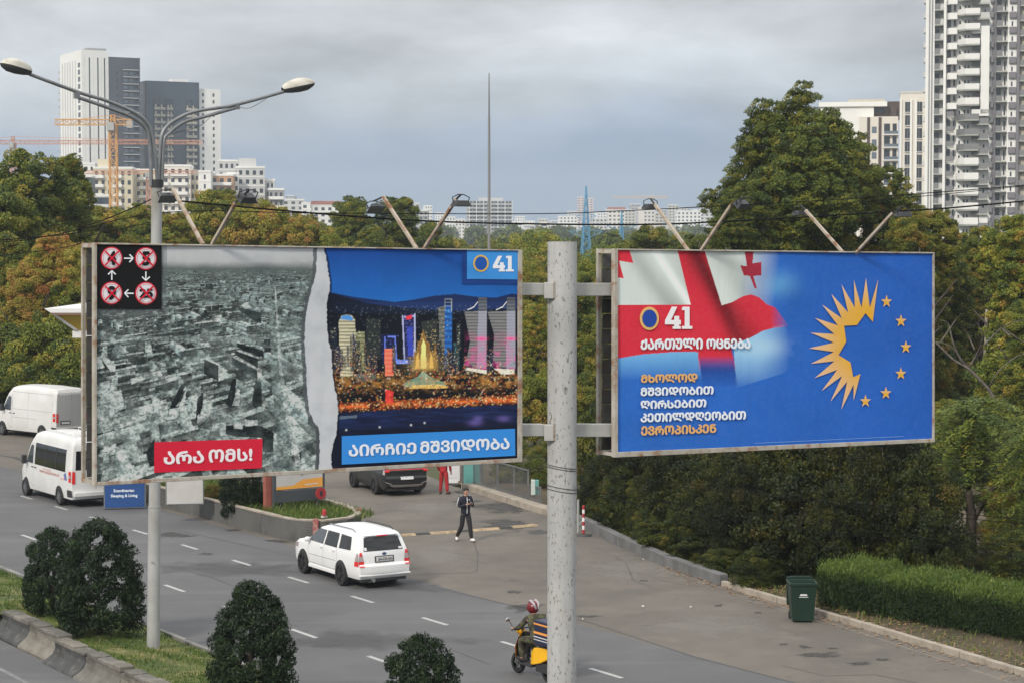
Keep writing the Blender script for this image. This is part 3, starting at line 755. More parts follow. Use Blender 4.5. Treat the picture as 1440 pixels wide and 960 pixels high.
# grey aerial view of a ruined city
dep = np.clip((Y - 376) / 300, 0, 1)
n1 = fbm(X, Y * 1.5, 22, 3, 5)
HZ = 372.0; dd = np.maximum(Y - HZ, 4.0); zz = 3000 / dd; xx = (X - 330) * zz / 300
g1 = fbm(xx, zz, 3.2, 7, 4); g2 = fbm(xx * 1.3, zz * 1.1, .8, 13, 3); g3 = fbm(xx, zz, 14, 23, 3)
near = np.clip((Y - 395) / 90, 0, 1); n6 = fbm(X, Y * 2.4, 3.5, 41, 3)
base = g1 * .55 + (g2 * near + n6 * (1 - near)) * .55 + (g3 - .5) * .55
gcol = 0.05 + 0.30 * np.clip((base - 0.40) * 2.6, 0, 1) ** 1.2
far = np.exp(-np.clip(Y - 376, 0, 400) / 15.0); gcol = gcol * (1 - far) + 0.13 * far
cv.C = np.stack([gcol * 0.84, gcol * 1.03, gcol * 1.0], -1)
cv.put(np.clip((fbm(xx, zz, 1.6, 57, 3) - .56) * 9, 0, 1) * near, (28, 44, 44), .55)
skym = np.clip((378 - Y + 4 * (n1 - .5)) / 10, 0, 1)
skyv = 0.56 - 0.16 * np.clip((Y - 350) / 30, 0, 1) + .10 * (n1 - .5)
cv.C = cv.C * (1 - skym[..., None]) + np.stack([skyv * .97, skyv, skyv * 1.04], -1) * skym[..., None]
def pj(x, y, z): return (330 + 300 * x / z, HZ + (3000 - 300 * y) / z)
def slab(x, z, L, D_, h, th, lt, dk, a=1.0):
    c, s_ = math.cos(th), math.sin(th)
    P = [(x + u * c - v * s_, z + u * s_ + v * c) for u, v in ((-L / 2, -D_ / 2), (L / 2, -D_ / 2), (L / 2, D_ / 2), (-L / 2, D_ / 2))]
    P = [(px_, max(pz_, 8.6)) for px_, pz_ in P]
    faces = []
    for i in range(4):
        p0, p1 = P[i], P[(i + 1) % 4]; nx_, nz_ = p1[1] - p0[1], -(p1[0] - p0[0])
        if nx_ * (0 - p0[0]) + nz_ * (0 - p0[1]) > 0: faces.append((p0, p1, abs(nz_) / (abs(nx_) + abs(nz_) + 1e-6)))
    for p0, p1, k_ in faces:
        t_ = dk if k_ > .5 else (lt * .8); cv.poly([pj(p0[0], 0, p0[1]), pj(p1[0], 0, p1[1]), pj(p1[0], h, p1[1]), pj(p0[0], h, p0[1])], (t_ * .92, t_ + 3, t_ + 3), a)
        if 3000 / z > 60 and k_ > .5:
            for r_ in range(3):
                for q_ in range(int(L * 2)):
                    u0 = (q_ + .3) / (L * 2); u1 = u0 + .12 / L * 2; y0_ = h * (.15 + r_ * .3); xa, za = p0[0] + (p1[0] - p0[0]) * u0, p0[1] + (p1[1] - p0[1]) * u0; xb, zb_ = p0[0] + (p1[0] - p0[0]) * u1, p0[1] + (p1[1] - p0[1]) * u1
                    cv.poly([pj(xa, y0_, za), pj(xb, y0_, zb_), pj(xb, y0_ + h * .14, zb_), pj(xa, y0_ + h * .14, za)], (t_ * .4, t_ * .45, t_ * .45) if t_ > 70 else (80, 92, 92), .7)
    cv.poly([pj(a_, h, b_) for a_, b_ in P], (lt * .94, lt, lt * .985), a)
SL = []
for i in range(2300):
    y_ = HZ + 10 + 300 * rng.random() ** 1.25; z_ = 3000 / (y_ - HZ); x_ = (rng.uniform(138, 448) - 330) * z_ / 300
    small = rng.random() < (.35 if y_ < 430 else .62)
    q_s = .5 + .5 * min(1, z_ / 45)
    if z_ < 24 and rng.random() < .3: continue
    SL.append((z_, x_, q_s * rng.uniform(.5, 1.2) if small else rng.uniform(1.6, 3.8), q_s * rng.uniform(.3, .55) if small else q_s * rng.uniform(.45, .75), rng.uniform(.12, .3) if small else q_s * rng.uniform(.5, 1.15), rng.choice([.45, .45, .45, 2.02, 2.02, -.9]) + rng.uniform(-.08, .08)))
SL.sort(reverse=True)
for z_, x_, L, D_, h, th in SL:
    if abs(X[0, 0] - 0) and 382 < 330 + 300 * x_ / z_ < 398 and z_ < 60: continue
    slab(x_, z_, L, D_, h, th, rng.choice([120, 150, 175, 195, 215]), rng.choice([22, 34, 50, 80]), .35 + .6 * rng.random())
def blk(x, y, w, h, d, sk, lt, dk, a=1.0): pass
# long roads running to the horizon
cv.poly([(377, 402), (381, 402), (392, 520), (412, 655), (392, 655), (381, 520)], (120, 132, 130), .55)
cv.poly([(386, 404), (388, 404), (397, 520), (424, 655), (416, 655), (392, 520)], (180, 188, 186), .6)
cv.poly([(335, 425), (340, 422), (312, 470), (300, 480)], (70, 82, 82), .6)
cv.poly([(136, 472), (370, 474), (400, 478), (400, 481), (136, 478)], (140, 150, 148), .6)
cv.poly([(400, 478), (406, 478), (430, 540), (424, 545)], (150, 160, 158), .5)
Z1 = lambda p: [(100 + a / 4, 320 + b / 4) for a, b in p]
def big(P, lt=(176, 184, 182), dk=(28, 36, 38)):
    for q, c in P: cv.poly(Z1(q), lt if c else dk)
    for q, c in P:
        if c: continue
        xs = [a for a, b in Z1(q)]; ys = [b for a, b in Z1(q)]
        for _ in range(8): a0, b0_ = rng.uniform(min(xs), max(xs)), rng.uniform(min(ys), max(ys)); cv.rect(a0, b0_, a0 + 1.2, b0_ + 1.6, (96, 106, 106), .5)
big([([(750, 738), (830, 775), (830, 862), (748, 822)], 0), ([(830, 775), (862, 782), (860, 852), (830, 862)], 1), ([(750, 738), (782, 738), (862, 782), (830, 775)], 1)])
big([([(905, 725), (1045, 800), (1045, 850), (905, 770)], 0), ([(1045, 800), (1072, 795), (1070, 842), (1045, 850)], 1), ([(905, 725), (930, 718), (1072, 795), (1045, 800)], 1)], lt=(190, 196, 194), dk=(62, 74, 74))
big([([(925, 690), (1050, 735), (1050, 790), (925, 715)], 0), ([(925, 690), (950, 686), (1070, 732), (1050, 735)], 1), ([(935, 648), (1080, 690), (1080, 725), (935, 672)], 0), ([(1085, 628), (1120, 628), (1120, 655), (1085, 655)], 0), ([(1085, 672), (1125, 672), (1125, 700), (1085, 700)], 0)], dk=(24, 32, 34))
big([([(940, 450), (1070, 480), (1068, 540), (1020, 520), (950, 470)], 0), ([(970, 430), (1000, 418), (998, 450), (965, 452)], 1), ([(755, 318), (800, 318), (800, 348), (755, 348)], 0)], dk=(44, 55, 56))
big([([(160, 720), (185, 712), (250, 770), (245, 808), (222, 808)], 1), ([(160, 720), (222, 808), (190, 790)], 0), ([(800, 500), (850, 490), (840, 530), (805, 530)], 1)])
big([([(140, 880), (200, 862), (210, 930), (145, 950)], 1), ([(150, 955), (280, 910), (300, 1000), (210, 1070), (150, 1060)], 1), ([(160, 1040), (280, 970), (290, 1000), (170, 1070)], 1)], lt=(168, 178, 176))
big([([(545, 1030), (620, 880), (650, 870), (600, 990), (548, 1058)], 0), ([(548, 1020), (605, 1010), (650, 900), (640, 1000), (600, 1060), (548, 1055)], 1), ([(700, 1090), (710, 960), (745, 920), (740, 1000), (712, 1100)], 0), ([(712, 1050), (760, 1030), (790, 960), (780, 1050), (745, 1090), (706, 1100)], 1),
     ([(870, 990), (905, 850), (930, 850), (915, 1000), (890, 1010)], 0), ([(1015, 980), (1035, 860), (1070, 870), (1072, 1000), (1030, 1012)], 0), ([(905, 1000), (935, 900), (950, 910), (945, 1000)], 1), ([(1075, 985), (1100, 975), (1110, 1000), (1080, 1012)], 1)])
big([([(420, 1260), (470, 1180), (470, 1340), (440, 1340)], 0), ([(870, 1110), (1060, 1110), (1140, 1150), (1140, 1180), (940, 1175), (870, 1160)], 0), ([(800, 1100), (870, 1090), (870, 1140), (790, 1140)], 1), ([(915, 1095), (965, 1085), (965, 1130), (915, 1130)], 1), ([(980, 1080), (1050, 1080), (1050, 1110), (980, 1115)], 1),
     ([(1070, 1150), (1140, 1150), (1135, 1260), (1080, 1260)], 0), ([(160, 1270), (230, 1220), (240, 1240), (170, 1300)], 1), ([(240, 1120), (420, 1050), (425, 1065), (250, 1140)], 1), ([(330, 850), (500, 800), (520, 840), (420, 850), (340, 880)], 1)])
0 and cv.put(.0 * np.clip(1 - ((X - 200) / 60) ** 2 - ((Y - 520) / 34) ** 2, 0, 1) * (0.3 + 0.7 * n1), (120, 134, 132), .45)
rub = fbm(X, Y * 1.25, 4.5, 93, 3); rub2 = fbm(X, Y * 1.2, 1.9, 95, 2); tre = np.clip((fbm(X, Y * 1.5, 15, 99, 4) - .53) * 9, 0, 1) * np.clip((Y - 395) / 50, 0, 1)
cv.put(tre * np.clip((rub - .35) * 4, 0, 1), (30, 46, 45), .72)
mm_ = np.clip((Y - 385) / 60, 0, 1)[..., None]; cv.C = cv.C * (1 - mm_) + cv.C * np.clip(.9 + 1.5 * (rub - .5) + 1.1 * (rub2 - .5), .3, 1.7)[..., None] * mm_
dust = fbm(X, Y * 1.3, 26, 83, 4); cv.put(np.clip((dust - .5) * 3, 0, 1) * np.clip((Y - 400) / 60, 0, 1), (128, 142, 140), .3)
cv.C = np.where((Y > 380)[..., None], np.clip(cv.C * 1.02 + .3 * np.clip(cv.C - .16, 0, 1), 0, .6), cv.C)
cv.poly([(135, 341), (235, 341), (235, 444), (135, 444)], (90, 96, 98), .45)
# night skyline on the right
Q = lambda p: [(420 + a / 4, 320 + b / 4) for a, b in p]
nm = X > 452
t = np.clip((Y - 350) / 75, 0, 1)
nc = np.stack([0.006 + 0.006 * t, 0.055 + 0.07 * t, 0.27 + 0.17 * t], -1) * (0.9 + 0.2 * n1[..., None])
cv.C = np.where(nm[..., None], nc, cv.C)
cv.poly(Q([(100, 360), (180, 365), (300, 390), (420, 405), (540, 420), (640, 408), (760, 385), (880, 375), (1000, 390), (1110, 395), (1200, 372), (1250, 380), (1250, 900), (100, 900)]), (24, 42, 84))
cv.poly(Q([(100, 380), (180, 370), (260, 392), (380, 425), (560, 450), (700, 460), (900, 470), (1250, 450), (1250, 1000), (100, 1000)]), (14, 22, 40))
cv.poly(Q([(100, 480), (1250, 490), (1250, 1400), (100, 1400)]), (9, 14, 24))
for i in range(240):
    a = rng.uniform(170, 1230); b = 440 + abs(rng.gauss(0, 60)); p = Q([(a, b)])[0]; cv.add(p[0], p[1], .6, (130, 145, 160), rng.uniform(.15, .6))
def bld(P, c, lines=None, lc=None, dots=0, dc=(220, 215, 190)):
    P = Q(P); cv.poly(P, c); m = cv.inside(P)
    if lines:
        mm = m & ((np.floor(Y / lines) % 2) == 0); cv.put(mm, lc, .7)
    xs = [a for a, b in P]; ys = [b for a, b in P]
    for _ in range(dots):
        x, y = rng.uniform(min(xs) + .6, max(xs) - .6), rng.uniform(min(ys) + 1, max(ys)); x = round(x / 1.7) * 1.7; y = round(y / 2.1) * 2.1; cv.add(x, y, rng.uniform(.45, .7), dc, rng.uniform(.25, .9))
bld([(380, 510), (462, 515), (462, 740), (380, 740)], (32, 38, 40), dots=50, dc=(150, 150, 130))
bld([(165, 560), (215, 560), (215, 800), (165, 800)], (26, 34, 44), dots=30)
bld([(690, 530), (780, 515), (785, 760), (700, 760)], (40, 44, 44), dots=50, dc=(170, 165, 130))
bld([(225, 530), (240, 498), (268, 488), (298, 494), (318, 522), (322, 640), (306, 832), (236, 840)], (176, 170, 142), 2.4, (92, 92, 84))
bld([(232, 515), (248, 496), (290, 494), (308, 518), (300, 524), (262, 520)], (70, 130, 190))
bld([(305, 580), (320, 640), (315, 760), (302, 800)], (40, 46, 90))
bld([(322, 588), (372, 584), (376, 805), (330, 805)], (120, 122, 88), 3, (70, 74, 60), dots=50, dc=(225, 225, 190))
bld([(462, 600), (545, 600), (560, 770), (470, 770)], (20, 26, 60), dots=40, dc=(110, 130, 235))
for q in ([(480, 612), (488, 612), (488, 680), (480, 680)], [(500, 610), (545, 610), (545, 618), (500, 618)], [(537, 612), (545, 612), (552, 740), (544, 740)]): cv.poly(Q(q), (100, 120, 235), .8)
bld([(582, 492), (656, 486), (652, 742), (592, 742)], (26, 30, 70), dots=60, dc=(130, 140, 225))
for q in ([(580, 492), (588, 492), (598, 742), (590, 742)], [(648, 486), (657, 484), (656, 742), (646, 742)], [(590, 500), (652, 496), (652, 503), (590, 508)]): cv.poly(Q(q), (165, 170, 205), .75)
bld([(602, 500), (638, 492), (636, 516), (604, 520)], (225, 50, 60))
cv.poly(Q([(610, 560), (640, 560), (645, 720), (612, 720)]), (60, 80, 200), .5)
bld([(540, 740), (650, 740), (640, 765), (545, 765)], (90, 120, 215), dots=10)
bld([(480, 678), (528, 678), (532, 832), (485, 832)], (240, 112, 88), 3, (225, 80, 66))
bld([(787, 452), (822, 440), (822, 792), (790, 785)], (96, 98, 94), 3, (60, 62, 60), dots=25)
bld([(822, 440), (862, 440), (862, 792), (822, 792)], (34, 90, 158), 4, (22, 56, 110), dots=25, dc=(150, 200, 230))
for q in ([(820, 400), (862, 400), (862, 405), (820, 405)], [(820, 400), (824, 400), (824, 470), (820, 470)], [(858, 400), (862, 400), (862, 470), (858, 470)], [(820, 420), (862, 420), (862, 424), (820, 424)], [(820, 440), (862, 440), (862, 444), (820, 444)]): cv.poly(Q(q), (130, 138, 140), .9)
bld([(870, 650), (906, 645), (906, 800), (868, 800)], (28, 66, 70), dots=20, dc=(120, 170, 180))
bld([(890, 540), (912, 540), (912, 690), (890, 690)], (36, 42, 46), dots=20)
for i in range(84):
    x0 = rng.uniform(465, 722); h_ = rng.uniform(10, 42) * (1 if x0 < 640 else .8); w_ = rng.uniform(2.5, 7); yb_ = rng.uniform(512, 527); c_ = rng.choice([(20, 26, 36), (30, 36, 44), (40, 44, 46), (24, 30, 52), (50, 48, 40)])
    if 580 < x0 < 612: h_ *= .4
    cv.rect(x0, yb_ - h_, x0 + w_, yb_, c_, .75)
    for _ in range(int(h_ * w_ / 9)): cv.add(x0 + rng.random() * w_, yb_ - rng.random() * h_, .5, rng.choice([(225, 205, 150), (180, 190, 205), (240, 170, 90)]), rng.uniform(.3, .9))
# two fan-shaped towers lit pink
for dx in (0, 158):
    w = 0 if dx == 0 else 1
    bld([(932 + dx * .85, 475), (1060 + dx, 468), (1058 + dx, 792), (985 + dx, 785), (945 + dx, 745), (965 + dx, 640)] if not w else [(1062, 475), (1220, 468), (1216, 792), (1130, 785), (1095, 745), (1100, 600)], (112, 112, 112), 2.2, (70, 70, 72))
    x = 1010 + dx if not w else 1172
    bld([(x, 395), (x + 48, 395), (x + 48, 468), (x, 468)], (92, 96, 104), 2.5, (60, 64, 72))
    cv.poly(Q([(x, 470), (x + 48, 470), (x + 46, 790), (x - 5, 790)]), (150, 152, 170), .55)
    m = cv.inside(Q([(935 + dx, 560), (1060 + dx, 560), (1060 + dx, 800), (935 + dx, 800)]))
    cv.put(m * np.clip(fbm(X, Y, 7, 30 + w, 3) * 2.6 - 1.0, 0, 1) * np.clip((Y - 462) / 50, 0, 1), (205, 60, 140), .62)
    p = Q([(x + 20, 625)])[0]; cv.glow(p[0], p[1], 8, (225, 50, 130), .85, 3.2)
    a = Q([(x - 62, 462), (x - 25, 445), (x - 2, 415), (x - 2, 421), (x - 24, 451), (x - 62, 467)]); cv.poly(a, (205, 212, 220))
    bld([(x - 65, 785), (x + 48, 800), (x + 48, 822), (x - 65, 800)] if not w else [(x - 75, 790), (x + 40, 795), (x + 40, 820), (x - 30, 825)], (190, 188, 176))
# golden palace and its park
bld([(640, 800), (648, 700), (665, 690), (668, 640), (682, 635), (690, 605), (700, 575), (710, 605), (722, 640), (736, 645), (740, 690), (760, 700), (768, 640), (776, 700), (785, 800)], (120, 88, 46), dots=110, dc=(240, 205, 130))
bld([(685, 790), (690, 660), (702, 625), (714, 660), (720, 790)], (225, 195, 120))
bld([(655, 790), (662, 720), (672, 700), (680, 790)], (205, 160, 82)); bld([(735, 790), (742, 700), (752, 720), (760, 790)], (205, 160, 82))
cv.glow(595, 512, 24, (176, 150, 84), .55, 12)
gm = np.clip(1 - np.abs(Y - (538 - (X - 480) * .012)) / 17, 0, 1) * (X > 468)
cv.put(gm * np.clip(fbm(X, Y * 1.6, 7, 51, 3) * 2.6 - 1.0, 0, 1), (196, 140, 62), .75)
cv.poly(Q([(590, 870), (640, 850), (670, 835), (700, 802), (735, 835), (770, 850), (820, 868), (830, 890), (590, 895)]), (140, 176, 150), .6)
cv.poly(Q([(640, 884), (790, 880), (840, 892), (840, 900), (620, 905)]), (240, 200, 110), .8)
cv.poly(Q([(485, 905), (535, 920), (530, 990), (490, 985)]), (235, 60, 60), .85)
cv.poly(Q([(305, 820), (420, 820), (440, 850), (330, 870)]), (90, 96, 96), .7)
for i in range(1500):
    a = rng.uniform(195, 1232); b = rng.gauss(868, 48); p = Q([(a, b)])[0]
    if p[0] < 470: continue
    c = rng.choice([(235, 190, 110), (255, 235, 200), (170, 90, 45), (225, 150, 70), (60, 110, 70), (200, 80, 50), (24, 24, 24), (30, 40, 36)]); cv.add(p[0], p[1], rng.uniform(.5, 1.0), c, rng.uniform(.25, .9))
for i in range(60):
    a = rng.choice([rng.uniform(220, 480), rng.uniform(860, 960), rng.uniform(1060, 1180), rng.uniform(540, 700)]); p = Q([(a, rng.uniform(905, 960))])[0]; cv.glow(p[0], p[1], rng.uniform(3, 7), (8, 10, 12), .7, rng.uniform(2, 4))
wy = 572 - (X - 476) * 0.045
cv.C = np.where(((X > 470) & (Y < 530) & (Y > 425))[..., None], cv.C * 1.35, cv.C)
gm = np.clip(1 - np.abs(Y - wy) / 7, 0, 1) * (X > 470)
cv.put(gm * np.clip(fbm(X, Y * 2, 9, 71, 4) * 2.8 - .75, 0, 1), (226, 104, 44), .95)
for i in range(500):
    x = rng.uniform(474, 727); y = 572 - (x - 476) * .045 + rng.gauss(0, 5); cv.add(x, y, rng.uniform(.5, 1.0), rng.choice([(235, 170, 80), (255, 120, 50), (255, 230, 170)]), rng.uniform(.4, 1))
wm_ = (Y > wy + 7.5) & nm; cv.put(wm_, (15, 24, 56), .94)
cv.put(wm_ * np.clip(fbm(X * .35, Y * 3, 9, 91, 3) * 2.4 - 1, 0, 1), (34, 58, 112), .55)
cv.put(((Y > wy + 22)) * nm * np.clip((Y - wy - 22) / 16, 0, 1), (8, 12, 26), .8)
for x, y, r in ((668, 594, 12), (672, 588, 8), (708, 588, 11)): cv.glow(x, y, r, (110, 96, 170), .6, 5)
cv.poly([(476, 585), (502, 583), (502, 587), (476, 589)], (86, 104, 120))
for x, y in ((578, 597), (597, 594), (534, 600), (487, 604)): cv.add(x, y, 1.2, (230, 235, 240), .9)
# torn strip of white paper between the two pictures
cv.C = np.where((X > 452)[..., None], np.clip(cv.C * 1.15, 0, .85), cv.C)
tl_ = [(445.5, 344), (446, 347), (444.5, 385), (440, 400), (435, 420), (431, 440), (428.7, 460), (428, 480), (429, 500), (431, 520), (431.5, 540), (433, 560), (435, 577), (441, 592), (447, 600), (449, 607), (449.5, 635), (447.5, 662)]
tr_ = [(468, 662), (467.5, 656), (465, 645), (467, 632), (471, 615), (474, 602), (475, 590), (475.5, 565), (474, 557), (470, 545), (468, 530), (467.5, 520), (466.5, 505), (466, 492), (462, 482), (461, 470), (459.5, 450), (459, 427), (462, 415), (464, 402), (462, 385), (460, 370), (457, 356), (454.5, 346)]
def rag(P, k, sd):
    r = random.Random(sd); out = []
    for a, b in zip(P[:-1], P[1:]):
        n = max(1, int(math.hypot(b[0] - a[0], b[1] - a[1]) / 3))
        for i in range(n): out.append((a[0] + (b[0] - a[0]) * i / n + r.uniform(-k, k), a[1] + (b[1] - a[1]) * i / n))
    out.append(P[-1]); return out
cv.poly([(x - 5 + r_ , y) for (x, y), r_ in zip(rag(tl_, .7, 4), [0] * 999)] + rag(tr_, 0, 5), (78, 84, 88), .85)
cv.poly([(x + 6, y) for x, y in tl_] + [(x + 3, y) for x, y in rag(tr_, .5, 2)], (10, 16, 30), .75)
cv.poly(rag(tl_, .6, 1) + rag(tr_, .9, 2), (196, 199, 204))
pm = cv.inside(rag(tl_, .6, 1) + rag(tr_, .9, 2)); cv.put(pm * np.clip(fbm(X, Y, 14, 5, 3) * 2 - .8, 0, 1), (172, 176, 182), .5)
poster = cv.mesh('poster', LB, M_print)
# printed panels and lettering
shape('caption_panel', poster, [[(135.5, 343.8), (227, 345.2), (227, 434.5), (135.5, 434.5)]], (14, 15, 17), .010)
RED = (206, 32, 58); BLU = (52, 138, 218); WHT = (232, 234, 238)
shape('caption_panel', poster, [[(216.7, 621), (368.7, 616.2), (367.5, 657.5), (216.2, 664)]], RED, .012)
shape('caption_panel', poster, [[(480, 612.5), (723.7, 602), (724, 640), (480, 652.5)]], BLU, .012)
shape('caption_panel', poster, [[(649.5, 352.2), (727.3, 353.4), (727.3, 400.5), (649.5, 400)]], (24, 62, 132), .010)
shape('caption_panel', poster, [[(656, 352.4), (727.3, 353.4), (727.3, 393.2), (656, 392.5)]], (62, 146, 222), .014)
def ell(cx, cy, rx, ry, n=28): return [(cx + rx * math.cos(2 * math.pi * i / n), cy + ry * math.sin(2 * math.pi * i / n)) for i in range(n)]
def ring(name, parent, cx, cy, rx, ry, ix, iy, c, off):
    mb = MB(); n = 32
    vs = [B(cx + a * math.cos(2 * math.pi * i / n), cy + b * math.sin(2 * math.pi * i / n), off) for a, b in ((rx, ry), (ix, iy)) for i in range(n)]
    mb.add(vs, [(i, n + i, n + (i + 1) % n, (i + 1) % n) for i in range(n)]); return mb.build(name, ink(c), parent)
def stroke(a, b, w):
    dx, dy = b[0] - a[0], b[1] - a[1]; L = math.hypot(dx, dy); nx, ny = -dy / L * w / 2, dx / L * w / 2
    return [(a[0] + nx, a[1] + ny), (b[0] + nx, b[1] + ny), (b[0] - nx, b[1] - ny), (a[0] - nx, a[1] - ny)]
for (cx, cy), dgt in (((156.2, 363.2), '4'), ((204.3, 363.8), '5'), ((156.2, 412.3), '9'), ((204.5, 412.6), '25')):
    shape('prohibition_sign', poster, [ell(cx, cy, 15.4, 16)], (206, 40, 62), .016)
    shape('prohibition_sign', poster, [ell(cx, cy, 13.6, 14.2)], (222, 220, 224), .020)
    ring('prohibition_sign', poster, cx, cy, 12.4, 13.0, 11.9, 12.4, (206, 60, 76), .022)
    hw = 6.2 if dgt != '25' else 9.6; hh = 10.2 if dgt != '25' else 6.6
    text(poster, dgt, [(cx - hw, cy + hh), (cx + hw, cy + hh), (cx + hw, cy - hh), (cx - hw, cy - hh)], (18, 18, 22), bold=.05, off=.024)
    shape('prohibition_sign', poster, [stroke((cx - 9.6, cy - 10), (cx + 9.6, cy + 10), 2.3)], (206, 34, 58), .034)
    shape('prohibition_sign', poster, [stroke((cx + 9.6, cy - 10), (cx - 9.6, cy + 10), 2.3)], (206, 34, 58), .036)
def arrow(a, b):
    dx, dy = b[0] - a[0], b[1] - a[1]; L = math.hypot(dx, dy); ux, uy = dx / L, dy / L
    h1 = (b[0] - ux * 5.2 - uy * 5.4, b[1] - uy * 5.2 + ux * 5.4); h2 = (b[0] - ux * 5.2 + uy * 5.4, b[1] - uy * 5.2 - ux * 5.4)
    mb = MB()
    for i, q in enumerate((stroke(a, b, 1.8), stroke(h1, b, 1.8), stroke(h2, b, 1.8))): mb.add([B(x, y, .016 + i * .002) for x, y in q], [(3, 2, 1, 0)])
    mb.build('arrow', ink(WHT), poster)
arrow((173.8, 363.4), (186.5, 363.6)); arrow((204.5, 382), (204.5, 394.6)); arrow((187.3, 412.8), (174.6, 412.6)); arrow((156.6, 393.8), (156.6, 381))
text(poster, MT('არა'), [(229, 652.5), (286, 650.2), (286, 632.6), (229, 633.6)], (238, 228, 232), bold=.035)
text(poster, MT('ომს!'), [(292.5, 649.8), (354, 647), (354, 629), (292.5, 631.4)], (238, 228, 232), bold=.035)
text(poster, MT('აირჩიე'), [(489, 641.4), (584.5, 637.2), (584.5, 621.2), (489, 624.4)], (226, 232, 240), bold=.035)
text(poster, MT('მშვიდობა'), [(589.8, 637), (715.5, 630.6), (715.5, 614.4), (589.8, 619.6)], (226, 232, 240), bold=.035)
GOLD = (216, 178, 84)
ring('emblem_ring', poster, 675.4, 370.6, 11, 12, 8.6, 9.6, GOLD, .020)
shape('emblem_disc', poster, [ell(675.4, 370.6, 8.6, 9.6)], (30, 84, 170), .018)
def forty_one(parent, x0, x1, y0, y1, c, off=.02):
    W = x1 - x0; Hh = y1 - y0; f = lambda P: [(x0 + a * W, y0 + b * Hh) for a, b in P]
    four = [[(0, .62), (.25, 0), (.45, 0), (.22, .6), (.34, .6), (.34, .42), (.52, .42), (.52, .6), (.58, .6), (.58, .8), (.52, .8), (.52, .88), (.58, .88), (.58, 1), (.28, 1), (.28, .88), (.34, .88), (.34, .8), (0, .8)]]
    one = [[(.66, .0), (.9, 0), (.9, .87), (1, .87), (1, 1), (.62, 1), (.62, .87), (.72, .87), (.72, .16), (.62, .16), (.62, .05)]]
    shape('numeral', parent, [f(q) for q in four], c, off); shape('numeral', parent, [f(q) for q in one], c, off)
forty_one(poster, 692, 721.5, 360, 382, (232, 234, 240))

# ------------------------------------------------------------------ right billboard
RB = board('right billboard with a red and white flag, golden half sun and stars on blue', (862.5, 1312.5, 350, 355, 642.5, 621), (867.4, 1310.6, 352, 357, 635, 616))
floodlight(RB, (970, 351), (921, 288), -1, (920, 291), 1)
floodlight(RB, (986, 351), (1028, 289), 1, (1038, 288), 0)
floodlight(RB, (1188, 354), (1133, 296), -1, (1131, 300), 1)
floodlight(RB, (1204, 354), (1255, 300), 1, (1264, 302), 1)
cv = Canvas(867.4, 1310.6, 352, 357, 635, 616, 620, 370); X, Y = cv.X, cv.Y
n1 = fbm(X, Y, 60, 21, 3); n3 = fbm(X, Y, 3, 25, 2)
b0 = np.array(lin((36, 98, 186))); b1 = np.array(lin((28, 86, 176)))
k = np.clip((X - 867) / 440, 0, 1)[..., None]; cv.C = b0 * (1 - k) + b1 * k
cv.C = cv.C * (0.88 + 0.24 * n1[..., None])
Z5 = lambda p: [(820 + a / 5.333, 320 + b / 5.333) for a, b in p]
Z6 = lambda p: [(820 + a / 5.333, 480 + b / 5.333) for a, b in p]
Z7 = lambda p: [(1090 + a / 5.333, 330 + b / 5.333) for a, b in p]
# pale lower cloth fading into the blue
lb = cv.inside(Z6([(250, 130), (450, 92), (680, 74), (865, 74), (890, 300), (890, 420), (250, 420)]))
cv.put(lb * np.clip(1 - (Y - 492) / 42, 0, 1), (126, 190, 232), .8)
rb_ = cv.inside(Z5([(1100, 700), (1440, 740), (1500, 730), (1560, 800), (1600, 860), (1560, 900), (1600, 1000), (1500, 1090), (1150, 1200), (1130, 900)]))
cv.put(rb_ * np.clip(1 - (Y - 495) / 52, 0, 1) * np.clip((1110 - X) / 45, 0, 1), (150, 196, 230), .9)
cv.glow(1075, 487, 34, (176, 204, 226), .55, 18)
cv.glow(1095, 400, 30, (96, 160, 216), .8, 22)
# white cloth with grey folds
wp = Z5([(258, 160), (1460, 180), (1480, 330), (1500, 560), (1440, 600), (1380, 580), (1320, 525), (1260, 503), (1200, 515), (1120, 560), (1040, 585), (258, 582)])
wmk = cv.inside(wp); fade = np.clip((1098 - X - (Y - 352) * .12) / 55, 0, 1)
d1 = (X - 820) * 5.333; d2 = (Y - 320) * 5.333
fold1 = np.exp(-(((d1 - 470) * .86 - (d2 - 330) * .62) / 70) ** 2); fold2 = np.exp(-(((d1 - 640) * .88 - (d2 - 330) * .58) / 34) ** 2)
fold3 = np.exp(-(((d1 - 1130) * .86 - (d2 - 330) * .5) / 90) ** 2)
w = 0.62 - 0.19 * fold1 + 0.20 * fold2 - 0.16 * fold3 * (d1 > 930) - .10 * np.clip((d1 - 560) / 200, 0, 1) * (d1 < 810) * (1 - fold2)
wc = np.stack([w * .93, w * 1.0, w * 1.0], -1)
a = (wmk * fade)[..., None]; cv.C = cv.C * (1 - a) + wc * a
def red(P, shade=1.0, f=None):
    m = cv.inside(P).astype(float)
    if f is not None: m = m * f
    g = 1 - 0.42 * np.exp(-(((d1 - 960) * .9 - (d2 - 420) * .42) / 60) ** 2) * (d1 > 780) - .35 * np.exp(-(((d1 - 1190) * .8 - (d2 - 740) * .55) / 90) ** 2)
    c = np.stack([0.60 * g, 0.022 * g, 0.045 * g], -1); cv.C = cv.C * (1 - m[..., None]) + c * m[..., None]
red(Z5([(250, 158), (345, 165), (375, 268), (268, 250), (303, 380), (250, 378)]))
